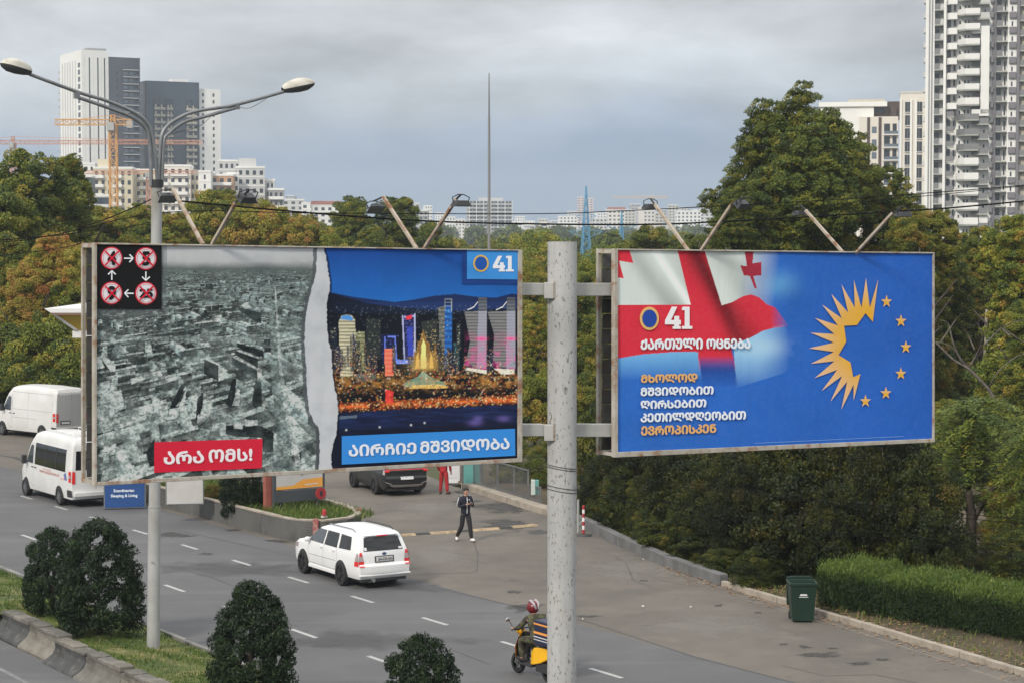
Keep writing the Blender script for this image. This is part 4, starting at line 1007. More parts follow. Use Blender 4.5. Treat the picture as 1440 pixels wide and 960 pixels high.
red(Z5([(705, 160), (910, 165), (1040, 585), (1120, 560), (1200, 515), (1260, 503), (1320, 525), (1380, 580), (1440, 600), (1500, 680), (1545, 745), (1440, 750), (1350, 775), (1250, 830), (1130, 870), (1110, 900), (1160, 1100), (870, 1100), (860, 930), (680, 930), (450, 948), (250, 980), (250, 580), (808, 580)]), f=np.clip((1110 - X) / 26, 0, 1) * np.clip(1 - (Y - 500) / 22 * (X > 978), 0, 1))
dkm = cv.inside(Z6([(865, 74), (1110, 50), (1165, 330), (900, 330)])); cv.put(dkm * np.clip((Y - 500) / 16, 0, 1) * np.clip(1 - (Y - 520) / 30, 0, 1), (24, 60, 140), .8)
cv.poly(Z5([(1210, 172), (1278, 175), (1270, 270), (1335, 260), (1335, 360), (1275, 365), (1302, 455), (1285, 458), (1250, 365), (1205, 360), (1178, 285), (1228, 292)]), (158, 34, 56))
cv.poly(Z7([(118, 835), (165, 800), (200, 870), (165, 910), (130, 990), (90, 920), (150, 910)]), (32, 92, 176))
cv.put(np.clip((n3 - .35) * 1.2, 0, 1), (200, 205, 215), .035)
cv.C = np.clip(cv.C * np.array([1.12, 1.15, 1.1]), 0, .85)
poster = cv.mesh('poster', RB, M_print)
SUNP = [(727,655),(768,335),(705,548),(676,325),(642,548),(585,340),(592,548),(493,375),(543,585),(416,445),(495,628),(347,525),(465,680),(293,625),(440,745),(260,735),(434,808),(247,850),(435,877),(262,965),(440,945),(290,1072),(460,1010),(343,1168),(497,1055),(410,1247),(535,1097),(490,1308),(583,1120),(583,1240),(635,1040),(580,1065),(560,955),(470,900),(528,800),(512,683),(608,678),(672,590)]
def grad_shape(name, parent, P, ctr, rin, rout, off):
    from mathutils.geometry import tessellate_polygon
    tri = tessellate_polygon([[Vector((x, y, 0)) for x, y in P]])
    me = bpy.data.meshes.new(name); me.from_pydata([B(x, y, off) for x, y in P], [], [tuple(t) for t in tri]); me.materials.append(M_print)
    c0 = np.array(lin((222, 168, 52))); c1 = np.array(lin((228, 190, 160))); C = []
    for x, y in P:
        k = min(1, max(0, (math.hypot(x - ctr[0], y - ctr[1]) - rin) / (rout - rin))); C.append(c0 * (1 - k) + c1 * k)
    vcol(me, np.array(C)); return link(name, me, parent)
SP = Z7(SUNP); sc_ = Z7([(760, 800)])[0]
grad_shape('sun_emblem', poster, SP, sc_, 52, 95, .018)
for cx, cy in [(830, 503), (938, 648), (975, 842), (937, 1040), (825, 1185), (672, 1245)]:
    x, y = Z7([(cx, cy)])[0]; P = []
    for i in range(10):
        r = 8.6 if i % 2 == 0 else 3.5; a = -math.pi / 2 + i * math.pi / 5; P.append((x + r * .95 * math.cos(a), y + r * 1.08 * math.sin(a)))
    grad_shape('star', poster, P, (x, y), 5, 10.5, .018)
shape('emblem_ring', poster, [ell(912.3, 447.9, 13.5, 16.3, 36)], (226, 182, 110), .016)
shape('emblem_disc', poster, [ell(912.3, 447.9, 10.2, 12.4, 36)], (34, 70, 160), .022)
forty_one(poster, 934, 972.5, 431.5, 462.5, (236, 234, 236), .02)
T6 = lambda x0, x1, yb0, yb1, yt0, yt1: [(820 + x0 / 5.333, 480 + yb0 / 5.333), (820 + x1 / 5.333, 480 + yb1 / 5.333), (820 + x1 / 5.333, 480 + yt1 / 5.333), (820 + x0 / 5.333, 480 + yt0 / 5.333)]
OG = (226, 176, 112); W2 = (230, 236, 242)
text(poster, MT('ქართული'), T6(425, 892, 62, 57, -20, -26), W2, bold=.05)
text(poster, MT('ოცნება'), T6(918, 1250, 56, 54, -20, -24), W2, bold=.05)
text(poster, MT('მხოლოდ'), T6(428, 852, 308, 303, 246, 236), OG, bold=.045)
text(poster, MT('მშვიდობით'), T6(425, 972, 408, 394, 343, 331), W2, bold=.045)
text(poster, MT('ღირსებით'), T6(425, 918, 505, 490, 441, 428), W2, bold=.045)
text(poster, MT('კეთილდღეობით'), T6(425, 1215, 604, 582, 536, 516), W2, bold=.045)
text(poster, MT('ევროპისკენ'), T6(428, 992, 703, 682, 632, 614), OG, bold=.045)
# small printer's mark along the lower edge
shape('caption_panel', poster, [[(1060, 622.2), (1270, 612.6), (1270, 613.3), (1060, 622.9)]], (120, 160, 210), .012)

# ------------------------------------------------------------------ central pole with its cross beams
M_pole = mat_layers('grey pole paint', (0.42, 0.42, 0.42), [((0.34, 0.34, 0.335), 0.7, 0.4, 0.65, 1.0), ((0.38, 0.36, 0.31), 1.5, 0.55, 0.75, 0.6), ((0.13, 0.125, 0.12), (26, 26, 13), 0.585, 0.63, 0.8), ((0.12, 0.11, 0.1), (9, 9, 4), 0.65, 0.68, 0.85), ((0.3, 0.3, 0.29), (14, 14, 1.2), 0.5, 0.7, 0.6), ((0.16, 0.09, 0.05), (7, 7, 3), 0.66, 0.72, 0.8)], rough=0.6, bump=0.15, bscale=25)
pc = at(790.5, 480, B(790.5, 480).y + .12); pb_ = Vector((pc.x, pc.y, 0))
PR = 0.212
root = thing('billboard_pole', 'thick grey chipped steel pole standing between the two big billboards', 'pole', pb_)
topz = at(790, 340, pc.y).z
mb = MB(); mb.tube([(0, 0, 0), (0, 0, 3), (0, 0, 6), (0, 0, topz)], PR, 40); mb.build('pole_shaft', M_pole, root, smooth=True, ang=40)
mb = MB(); mb.tube([(0, 0, topz), (0, 0, topz + .004)], PR * .9, 24); mb.build('pole_cap', M_concD, root)
mb = MB(); mb.tube([(0, 0, 0.0), (0, 0, 0.03)], .38, 24)
for i in range(8): a = i * math.pi / 4; mb.tube([(.31 * math.cos(a), .31 * math.sin(a), .03), (.31 * math.cos(a), .31 * math.sin(a), .09)], .022, 6)
mb.build('base_flange', M_frame, root)
M_beam = mat_layers('beam paint', (0.42, 0.42, 0.40), [((0.34, 0.34, 0.32), 1.2, 0.4, 0.65, 1.0), ((0.2, 0.13, 0.08), 5, 0.63, 0.74, 0.8)], rough=0.65, bump=0.15, bscale=25)
inv = lambda p: p - pb_
for (ya, yb, x0, x1, x2, x3) in ((398.5, 416.5, 736, 770.5, 811, 864), (596.5, 614.5, 736, 770.5, 811, 862)):
    for xa, xb, far_ in ((x0, x1, 200), (x2, x3, 1250)):
        lo, hi = min(xa, xb, far_), max(xa, xb, far_)
        P = [(lo, yb), (hi, yb), (hi, ya), (lo, ya)]
        if far_ == 200: P = [(lo, yb + (6 if ya > 500 else 0)), (xb + 1, yb - 1), (xb + 1, ya), (lo, ya + (6 if ya > 500 else 0))]
        f = [inv(B(x, y, -0.09)) for x, y in P]; b = [p - BN * 0.17 for p in f]
        mb = MB(); mb.add(f + b, [(3, 2, 1, 0), (4, 5, 6, 7), (0, 1, 5, 4), (1, 2, 6, 5), (2, 3, 7, 6), (3, 0, 4, 7)]); mb.build('cross_beam', M_beam, root, bevel=.008)
    zc = at(790, (ya + yb) / 2, pc.y).z; e_ = inv(at(771, (ya + yb) / 2, pc.y - .16)); e_.z = zc
    mb = MB(); mb.box((e_.x - .06, e_.y - .05, zc - .125), (e_.x + .075, e_.y + .12, zc + .105)); mb.build('clamp_plate', M_beam, root, bevel=.01)
    mb = MB(); mb.box((e_.x + .076, e_.y - .04, zc - .125), (e_.x + .092, e_.y + .12, zc + .125)); mb.build('clamp_strap', M_frameR, root)
for y in (655, 658, 684, 689):
    zc = at(790, y, pc.y).z; mb = MB(); n = 24
    mb.tube([((PR + .004) * math.cos(2 * math.pi * i / n), (PR + .004) * math.sin(2 * math.pi * i / n), zc - .035 * math.cos(2 * math.pi * i / n)) for i in range(n + 1)], .005, 5, cap=False)
    mb.build('wire_tie', M_black, root)
# ================================================================== STREET FURNITURE AND VEHICLES
M_lampmetal = mat_layers('galvanised post', (0.34, 0.345, 0.34), [((0.25, 0.25, 0.24), 0.8, 0.4, 0.65, 1.0), ((0.2, 0.19, 0.15), (3, 3, .8), 0.55, 0.75, 0.7), ((0.1, 0.09, 0.08), 6, 0.63, 0.75, 0.8)], rough=0.65, bump=0.15)
M_arm = mat('grey lamp arm', (0.22, 0.23, 0.24), rough=0.4, metal=0.3, var=.3, scale=3)
M_head = mat_layers('lamp head cover', (0.52, 0.50, 0.44), [((0.36, 0.33, 0.27), 4, 0.45, 0.7, 1.0)], rough=0.55)
M_headD = mat('lamp head underside', (0.045, 0.047, 0.05), rough=0.5)
M_refl = mat('lamp head lens', (0.16, 0.17, 0.17), rough=0.2)

lb0 = gnd(215.5, 921)
def LP(px, py):
    """pixel to the vertical plane through the post, square to the road"""
    d = ray(px, py); det = d.x * (-RS.y) + RS.x * d.y
    t = (lb0.x * (-RS.y) + RS.x * lb0.y) / det
    return Vector((d.x * t, d.y * t, H + d.z * t)) - lb0
root = thing('street_lamp', 'tall grey two-armed street lamp rising from the grass median behind the left billboard', 'street lamp', lb0 + Vector((0, 0, .3)))
dz = Vector((0, 0, -.3))
tp = LP(220.5, 254)
mb = MB(); mb.tube([Vector((0, 0, .0)) + dz, Vector((tp.x * .33, tp.y * .33, 3.2)), Vector((tp.x * .34, tp.y * .34, 3.25)), tp + dz], [.155, .145, .135, .125], 24)
mb.build('post', M_lampmetal, root, smooth=True, ang=40)
mb = MB(); mb.tube([tp + dz + Vector((0, 0, -.16)), tp + dz + Vector((0, 0, .02))], .15, 20); mb.build('collar', M_black, root)
mb = MB(); mb.tube([Vector((tp.x * .33, tp.y * .33, 3.2)), Vector((tp.x * .33, tp.y * .33, 3.23))], .149, 20); mb.tube([Vector((tp.x * .12, tp.y * .12, 1.0)), Vector((tp.x * .12, tp.y * .12, 1.02))], .154, 20); mb.build('strap', M_lampmetal, root)
def smooth(P, n=6):
    out = []
    for i in range(len(P) - 1):
        p0 = P[max(i - 1, 0)]; p1 = P[i]; p2 = P[i + 1]; p3 = P[min(i + 2, len(P) - 1)]
        for k in range(n):
            t = k / n; out.append(0.5 * ((2 * p1) + (p2 - p0) * t + (2 * p0 - 5 * p1 + 4 * p2 - p3) * t * t + (3 * p1 - p0 - 3 * p2 + p3) * t ** 3))
    out.append(P[-1]); return out
for pts in ([(213.5, 262), (213, 253), (210, 196), (202, 177.6), (183.5, 164), (147, 150), (110, 137.5)],
            [(219.5, 262), (221, 250), (215.6, 200.6), (207.6, 175), (188, 158), (147, 141), (112, 130.6), (41, 104.5)],
            [(222, 262), (223, 250), (226, 200.6), (231.7, 182), (247.7, 168.4), (275, 157), (330, 148), (400, 129)],
            [(227.5, 262), (228, 253), (230.5, 200), (238.5, 187), (259, 172), (289, 164), (333, 151.5)]):
    mb = MB(); mb.tube([p + dz for p in smooth([LP(*p) for p in pts])], .042, 10); mb.build('arm', M_arm, root, smooth=True, ang=50)
for P in ([(108, 130), (108, 139)], [(333, 146.5), (333, 154)]):
    mb = MB(); mb.bar(LP(*P[0]) + dz, LP(*P[1]) + dz, .1, .12); mb.build('arm_clamp', M_arm, root)
def lamp_head(a, b, flip):
    """a: joint with the arm, b: far tip"""
    A = LP(*a) + dz; Bp = LP(*b) + dz; ax = (Bp - A); L = ax.length; ax.normalize(); up = Vector((0, 0, 1)); side = ax.cross(up).normalized(); up = side.cross(ax).normalized()
    prof = [(0, .06, .05, -.07), (.08, .1, .12, -.10), (.25, .15, .17, -.13), (.5, .19, .2, -.15), (.75, .19, .17, -.14), (.92, .13, .10, -.08), (1.0, .04, .0, -.02)]
    for nm, up_, m in (('head_cover', 1, M_head), ('head_underside', 0, M_headD)):
        mb = MB(); vs = []; n = 9
        for (k, w, hu, hd) in prof:
            for j in range(n):
                th = math.pi * j / (n - 1); c, s = math.cos(th), math.sin(th)
                h = hu * s if up_ else hd * s
                vs.append(A + ax * (L * k) + side * (w * c) + up * h)
        fs = [(i * n + j, i * n + j + 1, (i + 1) * n + j + 1, (i + 1) * n + j) for i in range(len(prof) - 1) for j in range(n - 1)]
        mb.add(vs, fs); o = mb.build(nm, m, root, smooth=True)
    mb = MB(); c = A + ax * (L * .62) - up * .13
    Mx = Matrix(((ax.x, side.x, up.x, c.x), (ax.y, side.y, up.y, c.y), (ax.z, side.z, up.z, c.z), (0, 0, 0, 1)))
    mb.ball((0, 0, .07), .13, 12, 8, (1.5, .9, .5)); mb.v = [tuple(Mx @ Vector(v)) for v in mb.v]; mb.build('lens', M_refl, root, smooth=True)
lamp_head((44, 101), (0.5, 89), 1); lamp_head((397, 126), (442, 117), 0)
mb = MB(); mb.tube([p + dz for p in smooth([LP(*p) for p in [(375, 139), (352, 152), (336, 151)]], 5)], .006, 4)
mb.tube([p + dz for p in smooth([LP(*p) for p in [(299, 162), (280, 178), (250, 186), (240, 190)]], 5)], .006, 4); mb.build('cable', M_black, root)

# ------------------------------------------------------------------ vehicles
M_tyre = mat('tyre', (0.02, 0.02, 0.021), rough=0.85, var=.3, scale=8)
M_rimD = mat('dark rim', (0.05, 0.05, 0.055), rough=0.4, metal=.6)
M_rimS = mat('silver rim', (0.3, 0.31, 0.32), rough=0.35, metal=.8)
M_white = mat_layers('white car paint', (0.72, 0.725, 0.73), [((0.66, 0.66, 0.65), .8, .45, .75, 1)], rough=0.28, bump=0, spec=.5)
M_vanw = mat_layers('van white paint', (0.62, 0.62, 0.615), [((0.54, 0.54, 0.53), .9, .42, .7, 1), ((.4, .39, .36), (1, 1, .6), .62, .8, .4)], rough=0.4, bump=0)
M_blackp = mat('dark car paint', (0.018, 0.019, 0.02), rough=0.22)
M_cglass = mat('tinted car glass', (0.006, 0.007, 0.008), rough=0.04, spec=0.6)
M_cglass2 = mat('side window glass', (0.05, 0.06, 0.07), rough=0.05, spec=0.9)
M_seam = mat('panel gap', (0.08, 0.08, 0.08), rough=0.8)
M_seamW = mat('panel gap pale', (0.28, 0.28, 0.28), rough=0.8)
M_redl = mat('red lamp glass', (0.55, 0.02, 0.02), rough=0.15, emit=0.12)
M_clear = mat('clear lamp glass', (0.35, 0.3, 0.3), rough=0.1)
M_chrome = mat('bright trim', (0.5, 0.5, 0.5), rough=0.25, metal=.9)
M_plate = mat('number plate', (0.6, 0.6, 0.6), rough=.5)
M_plastic = mat('black plastic', (0.03, 0.03, 0.032), rough=.6)
M_mblk = mat('matt black lettering', (0.03, 0.03, 0.04), rough=.6)

def interp(P, x):
    if x <= P[0][0]: return P[0][1]
    for a, b in zip(P[:-1], P[1:]):
        if x <= b[0]:
            k = (x - a[0]) / (b[0] - a[0]); k = k * k * (3 - 2 * k) * .35 + k * .65; return a[1] + (b[1] - a[1]) * k
    return P[-1][1]
class Car:
    """closed loft: side contour (top line, bottom line), plan taper and section taper"""
    def __init__(s, W, top, front, rear, prof, plan, zb=.28, NX=44, NL=16):
        s.W = W; s.top = top; s.front = front; s.rear = rear; s.prof = prof; s.plan = plan; s.zb = zb; s.NX = NX; s.NL = NL
        s.x0 = rear[-1][1]; s.x1 = front[-1][1]
    def hw(s, x, z): return s.W * interp(s.prof, z) * interp(s.plan, x)
    def side(s, x, z, e=0, sg=1): return Vector((x, sg * (s.hw(x, z) + e), z))
    def rx(s, z, y=0): return interp(s.rear, z) + 0.05 * (abs(y) / s.W) ** 2 + .08 * max(0, abs(y) / s.W - .72) 
    def fx(s, z, y=0): return interp(s.front, z) - 0.16 * (abs(y) / s.W) ** 2
    def body(s):
        NL, NX = s.NL, s.NX; V = []; 
        tops = s.top; xa, xb = tops[0][0], tops[-1][0]
        xs = sorted(set([xa + (xb - xa) * i / NX for i in range(NX + 1)] + [p[0] for p in tops[1:-1]]))
        grid = []
        for i, x in enumerate(xs):
            k = i / (len(xs) - 1); zt = interp(tops, x) if 0 < i < len(xs) - 1 else tops[0][1] if i == 0 else tops[-1][1]
            ring = []
            for j in range(NL + 1):
                z = s.zb + (zt - s.zb) * j / NL
                # near the ends the station leans to follow the nose or tail contour
                xr = interp(s.rear, z); xf = interp(s.front, z)
                wr = max(0, 1 - (x - xa) / 0.5) ** 1.5; wf = max(0, 1 - (xb - x) / 0.6) ** 1.5
                xx = x + (xr - xa) * wr + (xf - xb) * wf
                yy = s.hw(xx, z)
                e = (zt - z)
                if e < 0.05: yy -= 0.035 * (1 - e / 0.05) ** 1.5
                if i == 0 or i == len(xs) - 1: yy -= .03
                ring.append((xx, yy, z))
            grid.append(ring)
        n = len(xs); K = 8
        mb = MB(); idx = {}
        def vid(p):
            key = (round(p[0], 5), round(p[1], 5), round(p[2], 5))
            if key not in idx: idx[key] = len(mb.v); mb.v.append(p)
            return idx[key]
        def quad(a, b, c, d):
            q = []
            for p in (a, b, c, d):
                v = vid(p)
                if v not in q: q.append(v)
            if len(q) > 2: mb.f.append(tuple(q)); mb.m.append(0)
        S = lambda i, j, sg: (grid[i][j][0], sg * grid[i][j][1], grid[i][j][2])
        for i in range(n - 1):
            for j in range(NL):
                quad(S(i, j, -1), S(i + 1, j, -1), S(i + 1, j + 1, -1), S(i, j + 1, -1))
                quad(S(i + 1, j, 1), S(i, j, 1), S(i, j + 1, 1), S(i + 1, j + 1, 1))
        def cross(i, j, k, crown):
            x, y, z = grid[i][j]; u = -1 + 2 * k / K
            return (x, y * u, z + crown * (1 - u * u) if 0 < k < K else z)
        for i in range(n - 1):
            for k in range(K):
                quad(cross(i, NL, k, .035 if 0 < i else 0), cross(i + 1, NL, k, .035 if i + 1 < n - 1 else 0), cross(i + 1, NL, k + 1, .035 if i + 1 < n - 1 else 0), cross(i, NL, k + 1, .035 if 0 < i else 0))
                quad(cross(i, 0, k + 1, 0), cross(i + 1, 0, k + 1, 0), cross(i + 1, 0, k, 0), cross(i, 0, k, 0))
        def cap(i, j, k, d):
            x, y, z = grid[i][j]; u = -1 + 2 * k / K
            b = d * (1 - u * u) if (0 < k < K) and 0 < j < NL else 0
            return (x + b, y * u, z)
        for j in range(NL):
            for k in range(K):
                quad(cap(0, j, k + 1, -.04), cap(0, j, k, -.04), cap(0, j + 1, k, -.04), cap(0, j + 1, k + 1, -.04))
                quad(cap(n - 1, j, k, .12), cap(n - 1, j, k + 1, .12), cap(n - 1, j + 1, k + 1, .12), cap(n - 1, j + 1, k, .12))
        s.sub = None
        return mb
    def rearx(s, y, z):
        x = interp(s.rear, z); w = s.hw(x, z) - .03; u = min(1, abs(y) / w); return x - .04 * (1 - u * u)
def arches(car, root, xs, r, R_):
    for x in xs:
        for sg in (1, -1):
            mb = MB(); n = 24; vs = []
            for k in (0, .35, .7, 1.0):
                for i in range(n + 1):
                    a = math.pi * i / n; z = r + R_ * k * math.sin(a); xx = x + R_ * k * math.cos(a); vs.append(car.side(xx, z, .006, sg))
            f = [(k * (n + 1) + i, k * (n + 1) + i + 1, (k + 1) * (n + 1) + i + 1, (k + 1) * (n + 1) + i) for k in range(3) for i in range(n)]
            o = len(vs); 
            for i in range(9): vs += [car.side(x + R_ * (1 - i / 4), r, .006, sg), car.side(x + R_ * (1 - i / 4) * .93, max(car.zb, .2), .006, sg)]
            f += [(o + 2 * i, o + 2 * i + 1, o + 2 * i + 3, o + 2 * i + 2) for i in range(8)]
            mb.add(vs, f); mb.build('wheel_arch', M_plastic, root)
def patch(mb, fn, c, nu=6, nv=4):
    """c: four corners (a, b) -> fn(a, b)"""
    vs = []
    for i in range(nu + 1):
        u = i / nu
        for j in range(nv + 1):
            v = j / nv
            a = (c[0][0] * (1 - u) + c[1][0] * u) * (1 - v) + (c[3][0] * (1 - u) + c[2][0] * u) * v
            b = (c[0][1] * (1 - u) + c[1][1] * u) * (1 - v) + (c[3][1] * (1 - u) + c[2][1] * u) * v
            vs.append(fn(a, b))
    mb.add(vs, [(i * (nv + 1) + j, (i + 1) * (nv + 1) + j, (i + 1) * (nv + 1) + j + 1, i * (nv + 1) + j + 1) for i in range(nu) for j in range(nv)])
def spatch(car, name, m, root, quads, e=.006, nu=6, nv=4, sides=(1, -1), **kw):
    for sg in sides:
        mb = MB()
        for c in quads: patch(mb, lambda a, b: car.side(a, b, e, sg), c, nu, nv)
        if sg > 0: mb.f = [f[::-1] for f in mb.f]
        mb.build(name, m, root, smooth=True, **kw)
def rpatch(car, name, m, root, quads, e=.006, nu=6, nv=4, thick=0):
    mb = MB()
    for c in quads: patch(mb, lambda a, b: Vector((car.rearx(a, b) - e, a, b)), c, nu, nv)
    return mb.build(name, m, root, smooth=True)
def seam(car, root, lines, w=.012, e=.004, m=None, sides=(1, -1), name='panel_gap'):
    for sg in sides:
        mb = MB()
        for P in lines:
            for a, b in zip(P[:-1], P[1:]):
                n = 5; dx, dz_ = b[0] - a[0], b[1] - a[1]; L = math.hypot(dx, dz_); nx, nz_ = -dz_ / L * w / 2, dx / L * w / 2
                patch(mb, lambda u, v: car.side(u, v, e, sg), [(a[0] + nx, a[1] + nz_), (b[0] + nx, b[1] + nz_), (b[0] - nx, b[1] - nz_), (a[0] - nx, a[1] - nz_)], n, 1)
        mb.build(name, m or M_seam, root)
def wheel(root, x, y, r, w, rimm, spokes=5):
    sg = 1 if y > 0 else -1
    t = MB(); prof = [(r * .66, -w / 2), (r * .93, -w / 2), (r, -w * .36), (r, w * .36), (r * .93, w / 2), (r * .66, w / 2)]
    n = 30; vs = [(rr * math.cos(2 * math.pi * i / n), yy, rr * math.sin(2 * math.pi * i / n)) for rr, yy in prof for i in range(n)]
    t.add(vs, [(k * n + i, k * n + (i + 1) % n, (k + 1) * n + (i + 1) % n, (k + 1) * n + i)[::-1] for k in range(len(prof) - 1) for i in range(n)])
    wo_ = MB(); hub = wo_; hub.tube([(0, -w * .3, 0), (0, w * .25, 0)], r * .64, n)
    o = link('wheel', hub.mesh('wheel', M_plastic), root, loc=(x, y, r))
    t.build('tyre', M_tyre, o, smooth=True, ang=40)
    rm = MB(); yy = sg * w * .36
    for k in range(spokes):
        a = 2 * math.pi * k / spokes + .3
        for da in (-.13, .13): rm.bar((0, yy, 0), (r * .62 * math.cos(a + da), yy, r * .62 * math.sin(a + da)), .045, .03, up=(0, 1, 0))
    n = 28
    rm.add([(rr * math.cos(2 * math.pi * i / n), yy + sg * d, rr * math.sin(2 * math.pi * i / n)) for rr, d in ((r * .67, .01), (r * .6, .01), (r * .56, -.03)) for i in range(n)], [(k * n + i, k * n + (i + 1) % n, (k + 1) * n + (i + 1) % n, (k + 1) * n + i) for k in range(2) for i in range(n)])
    rm.tube([(0, yy - .02, 0), (0, yy + sg * .02, 0)], .06, 12)
    rm.build('rim', rimm, o)
def plate_text(root, body, x, y0, y1, z0, z1, m=None, name='lettering', nrm=-1):
    text(root, body, [(y0, z0), (y1, z0), (y1, z1), (y0, z1)], (20, 20, 24), bold=.02, off=0, fn=lambda a, b, o: Vector((x + nrm * (.004 + o), a, b)), mtl=m or M_mblk, name=name)

def make_suv(root, paint, W=.865, dark=False):
    H_ = 1.50 if not dark else 1.62
    top = [(-1.98, 1.38 if not dark else 1.42), (-1.9, 1.44 if not dark else 1.5), (-1.5, 1.485 if not dark else 1.6), (-.6, H_), (.1, H_ - .015), (.42, H_ - .09), (1.02, 1.04), (1.25, .99), (1.75, .93), (2.03, .83), (2.12, .7)]
    rear = [(.28, -2.2), (.42, -2.27), (.62, -2.27), (.66, -2.2), (.95, -2.17), (1.0, -2.15), (1.38, -1.98), (1.5, -1.9)]
    front = [(.28, 2.1), (.4, 2.18), (.6, 2.2), (.75, 2.16), (.9, 2.05), (1.0, 1.9)]
    if dark: rear = [(.28, -2.12), (.42, -2.25), (.7, -2.28), (.8, -2.22), (1.0, -2.24), (1.08, -2.18), (1.42, -1.98), (1.6, -1.9)]
    prof = [(.25, .93), (.4, .985), (.6, 1.0), (.85, .985), (.98, .955), (1.3, .84), (1.45, .775), (1.62, .68)]
    plan = [(-2.3, .93), (-2.0, .975), (-1.4, 1.0), (1.0, 1.0), (1.7, .97), (2.05, .88), (2.2, .78)]
    car = Car(W, top, front, rear, prof, plan)
    b = car.body().build('body', paint, root, smooth=True, ang=32)
    r = .325 if not dark else .36
    fa, ra = 1.32, -1.2
    arches(car, root, (fa, ra), r, r + .05)
    for x in (fa, ra):
        for y in (W - .07, -W + .07): wheel(root, x, y, r, .21, M_rimD, 5)
    return car, b, r

# white estate car
c0 = Vector((-4.13, 57.7, 0)); a = R(31); fw = Vector((-math.sin(a), math.cos(a), 0))
car_o = c0 + fw * 1.2
root = thing('white_suv', 'white compact estate car with dark rims driving away on the main road', 'car', car_o, R(90) + a)
root.scale = (1, 1, 1.05)
car, b, r = make_suv(root, M_white)
spatch(car, 'side_window', M_cglass2, root, [[(.98, 1.0), (.02, .99), (-.02, 1.37), (.46, 1.375)]])
spatch(car, 'side_window', M_cglass, root, [[(-.06, .99), (-.88, .99), (-.84, 1.375), (-.09, 1.375)]])
spatch(car, 'side_window', M_cglass, root, [[(-1.0, 1.0), (-1.72, 1.02), (-1.6, 1.36), (-.96, 1.375)]])
mb = MB(); patch(mb, lambda u, v: Vector((u, v, interp(car.top, u) + .035 * (1 - (v / .66) ** 2) + .008)), [(.44, -.62), (.98, -.7), (.98, .7), (.44, .62)], 8, 8); mb.build('windscreen', M_cglass, root, smooth=True)
rpatch(car, 'rear_window', M_cglass, root, [[(-.62, 1.02), (.62, 1.02), (.54, 1.37), (-.54, 1.37)]], e=.008)
rpatch(car, 'number_plate', M_plate, root, [[(-.26, .74), (.26, .74), (.26, .86), (-.26, .86)]], e=.02, nu=2, nv=2)
rpatch(car, 'plate_frame', M_plastic, root, [[(-.30, .715), (.30, .715), (.30, .885), (-.30, .885)]], e=.012)
plate_text(root, 'QN-533-GN', -2.26, .23, -.23, .755, .845)
for sg in (1, -1):
    q = [(sg * .64, .62), (sg * .8, .62), (sg * .8, .76), (sg * .64, .76)]
    rpatch(car, 'tail_lamp', M_redl, root, [q], e=.012, nu=3, nv=3)
    rpatch(car, 'tail_lamp', M_clear, root, [[(sg * .64, .765), (sg * .8, .765), (sg * .78, .9), (sg * .67, .9)]], e=.012, nu=3, nv=3)
    rpatch(car, 'tail_lamp', M_redl, root, [[(sg * .67, .905), (sg * .78, .905), (sg * .745, 1.0), (sg * .69, 1.0)]], e=.012, nu=3, nv=3)
spatch(car, 'tail_lamp', M_redl, root, [[(-2.2, .63), (-2.0, .63), (-2.03, .76), (-2.19, .76)]], nu=3, nv=3)
spatch(car, 'tail_lamp', M_clear, root, [[(-2.19, .765), (-2.03, .765), (-2.08, .98), (-2.14, .98)]], nu=3, nv=3)
spatch(car, 'headlamp', M_clear, root, [[(2.08, .68), (1.72, .72), (1.66, .84), (2.0, .82)]], nu=4, nv=3)
seam(car, root, [[(.98, .99), (.9, .4)], [(.9, .4), (-.75, .38)], [(-.03, .98), (-.03, .39)], [(-.9, .98), (-.93, .6), (-.75, .38)], [(1.9, .5), (1.62, .5)]], w=.010, m=M_seamW)
seam(car, root, [[(.9, .62), (-.85, .64)]], w=.014, m=M_seamW)
mb = MB(); [mb.bar((x, sg * .865, .9), (x - .17, sg * .865, .9), .03, .03) for x in (.2, -.62) for sg in (1, -1)]; mb.build('door_handle', M_white, root)
mb = MB(); mb.bar((-2.2, .60, .6), (-2.2, -.6, .6), .03, .012); mb.build('tailgate_edge', M_seamW, root)
for sg in (1, -1):
    mb = MB(); mb.ball((.86, sg * .93, 1.03), .1, 10, 6, (.6, 1.0, .72)); mb.bar((.88, sg * .8, .99), (.86, sg * .9, 1.0), .05, .04); mb.build('door_mirror', M_white, root, smooth=True)
    mb = MB(); P = [Vector((.1, sg * .6, 1.49)), Vector((.0, sg * .6, 1.535)), Vector((-1.45, sg * .6, 1.545)), Vector((-1.62, sg * .59, 1.49))]; mb.tube(P, .018, 6); mb.build('roof_rail', M_plastic if sg < 0 else M_rimS, root)
    mb = MB(); mb.bar((.95, sg * .84, .3), (-.82, sg * .84, .3), .05, .09); mb.build('side_skirt', M_white, root, bevel=.01)
mb = MB(); mb.box((-2.08, -.52, 1.405), (-1.82, .52, 1.44)); mb.build('roof_spoiler', M_white, root, bevel=.012)
mb = MB(); mb.box((-2.09, -.16, 1.395), (-2.06, .16, 1.425)); mb.build('brake_lamp', M_redl, root)
mb = MB(); mb.ball((-.55, 0, 1.55), .04, 8, 5, (1.4, 1, .7)); mb.build('roof_aerial', M_white, root)
mb = MB(); mb.box((-2.3, -.8, .36), (-2.2, .8, .4)); mb.build('bumper_lip', M_white, root, bevel=.01)
mb = MB(); mb.box((-2.2, -.7, .2), (1.9, .7, .3)); mb.build('underbody', M_plastic, root)
mb = MB(); mb.tube([(-2.05, .38, .25), (-2.32, .38, .25)], .055, 12); mb.tube([(-1.6, .38, .25), (-2.05, .38, .25)], .1, 10); mb.build('exhaust', M_chrome, root)
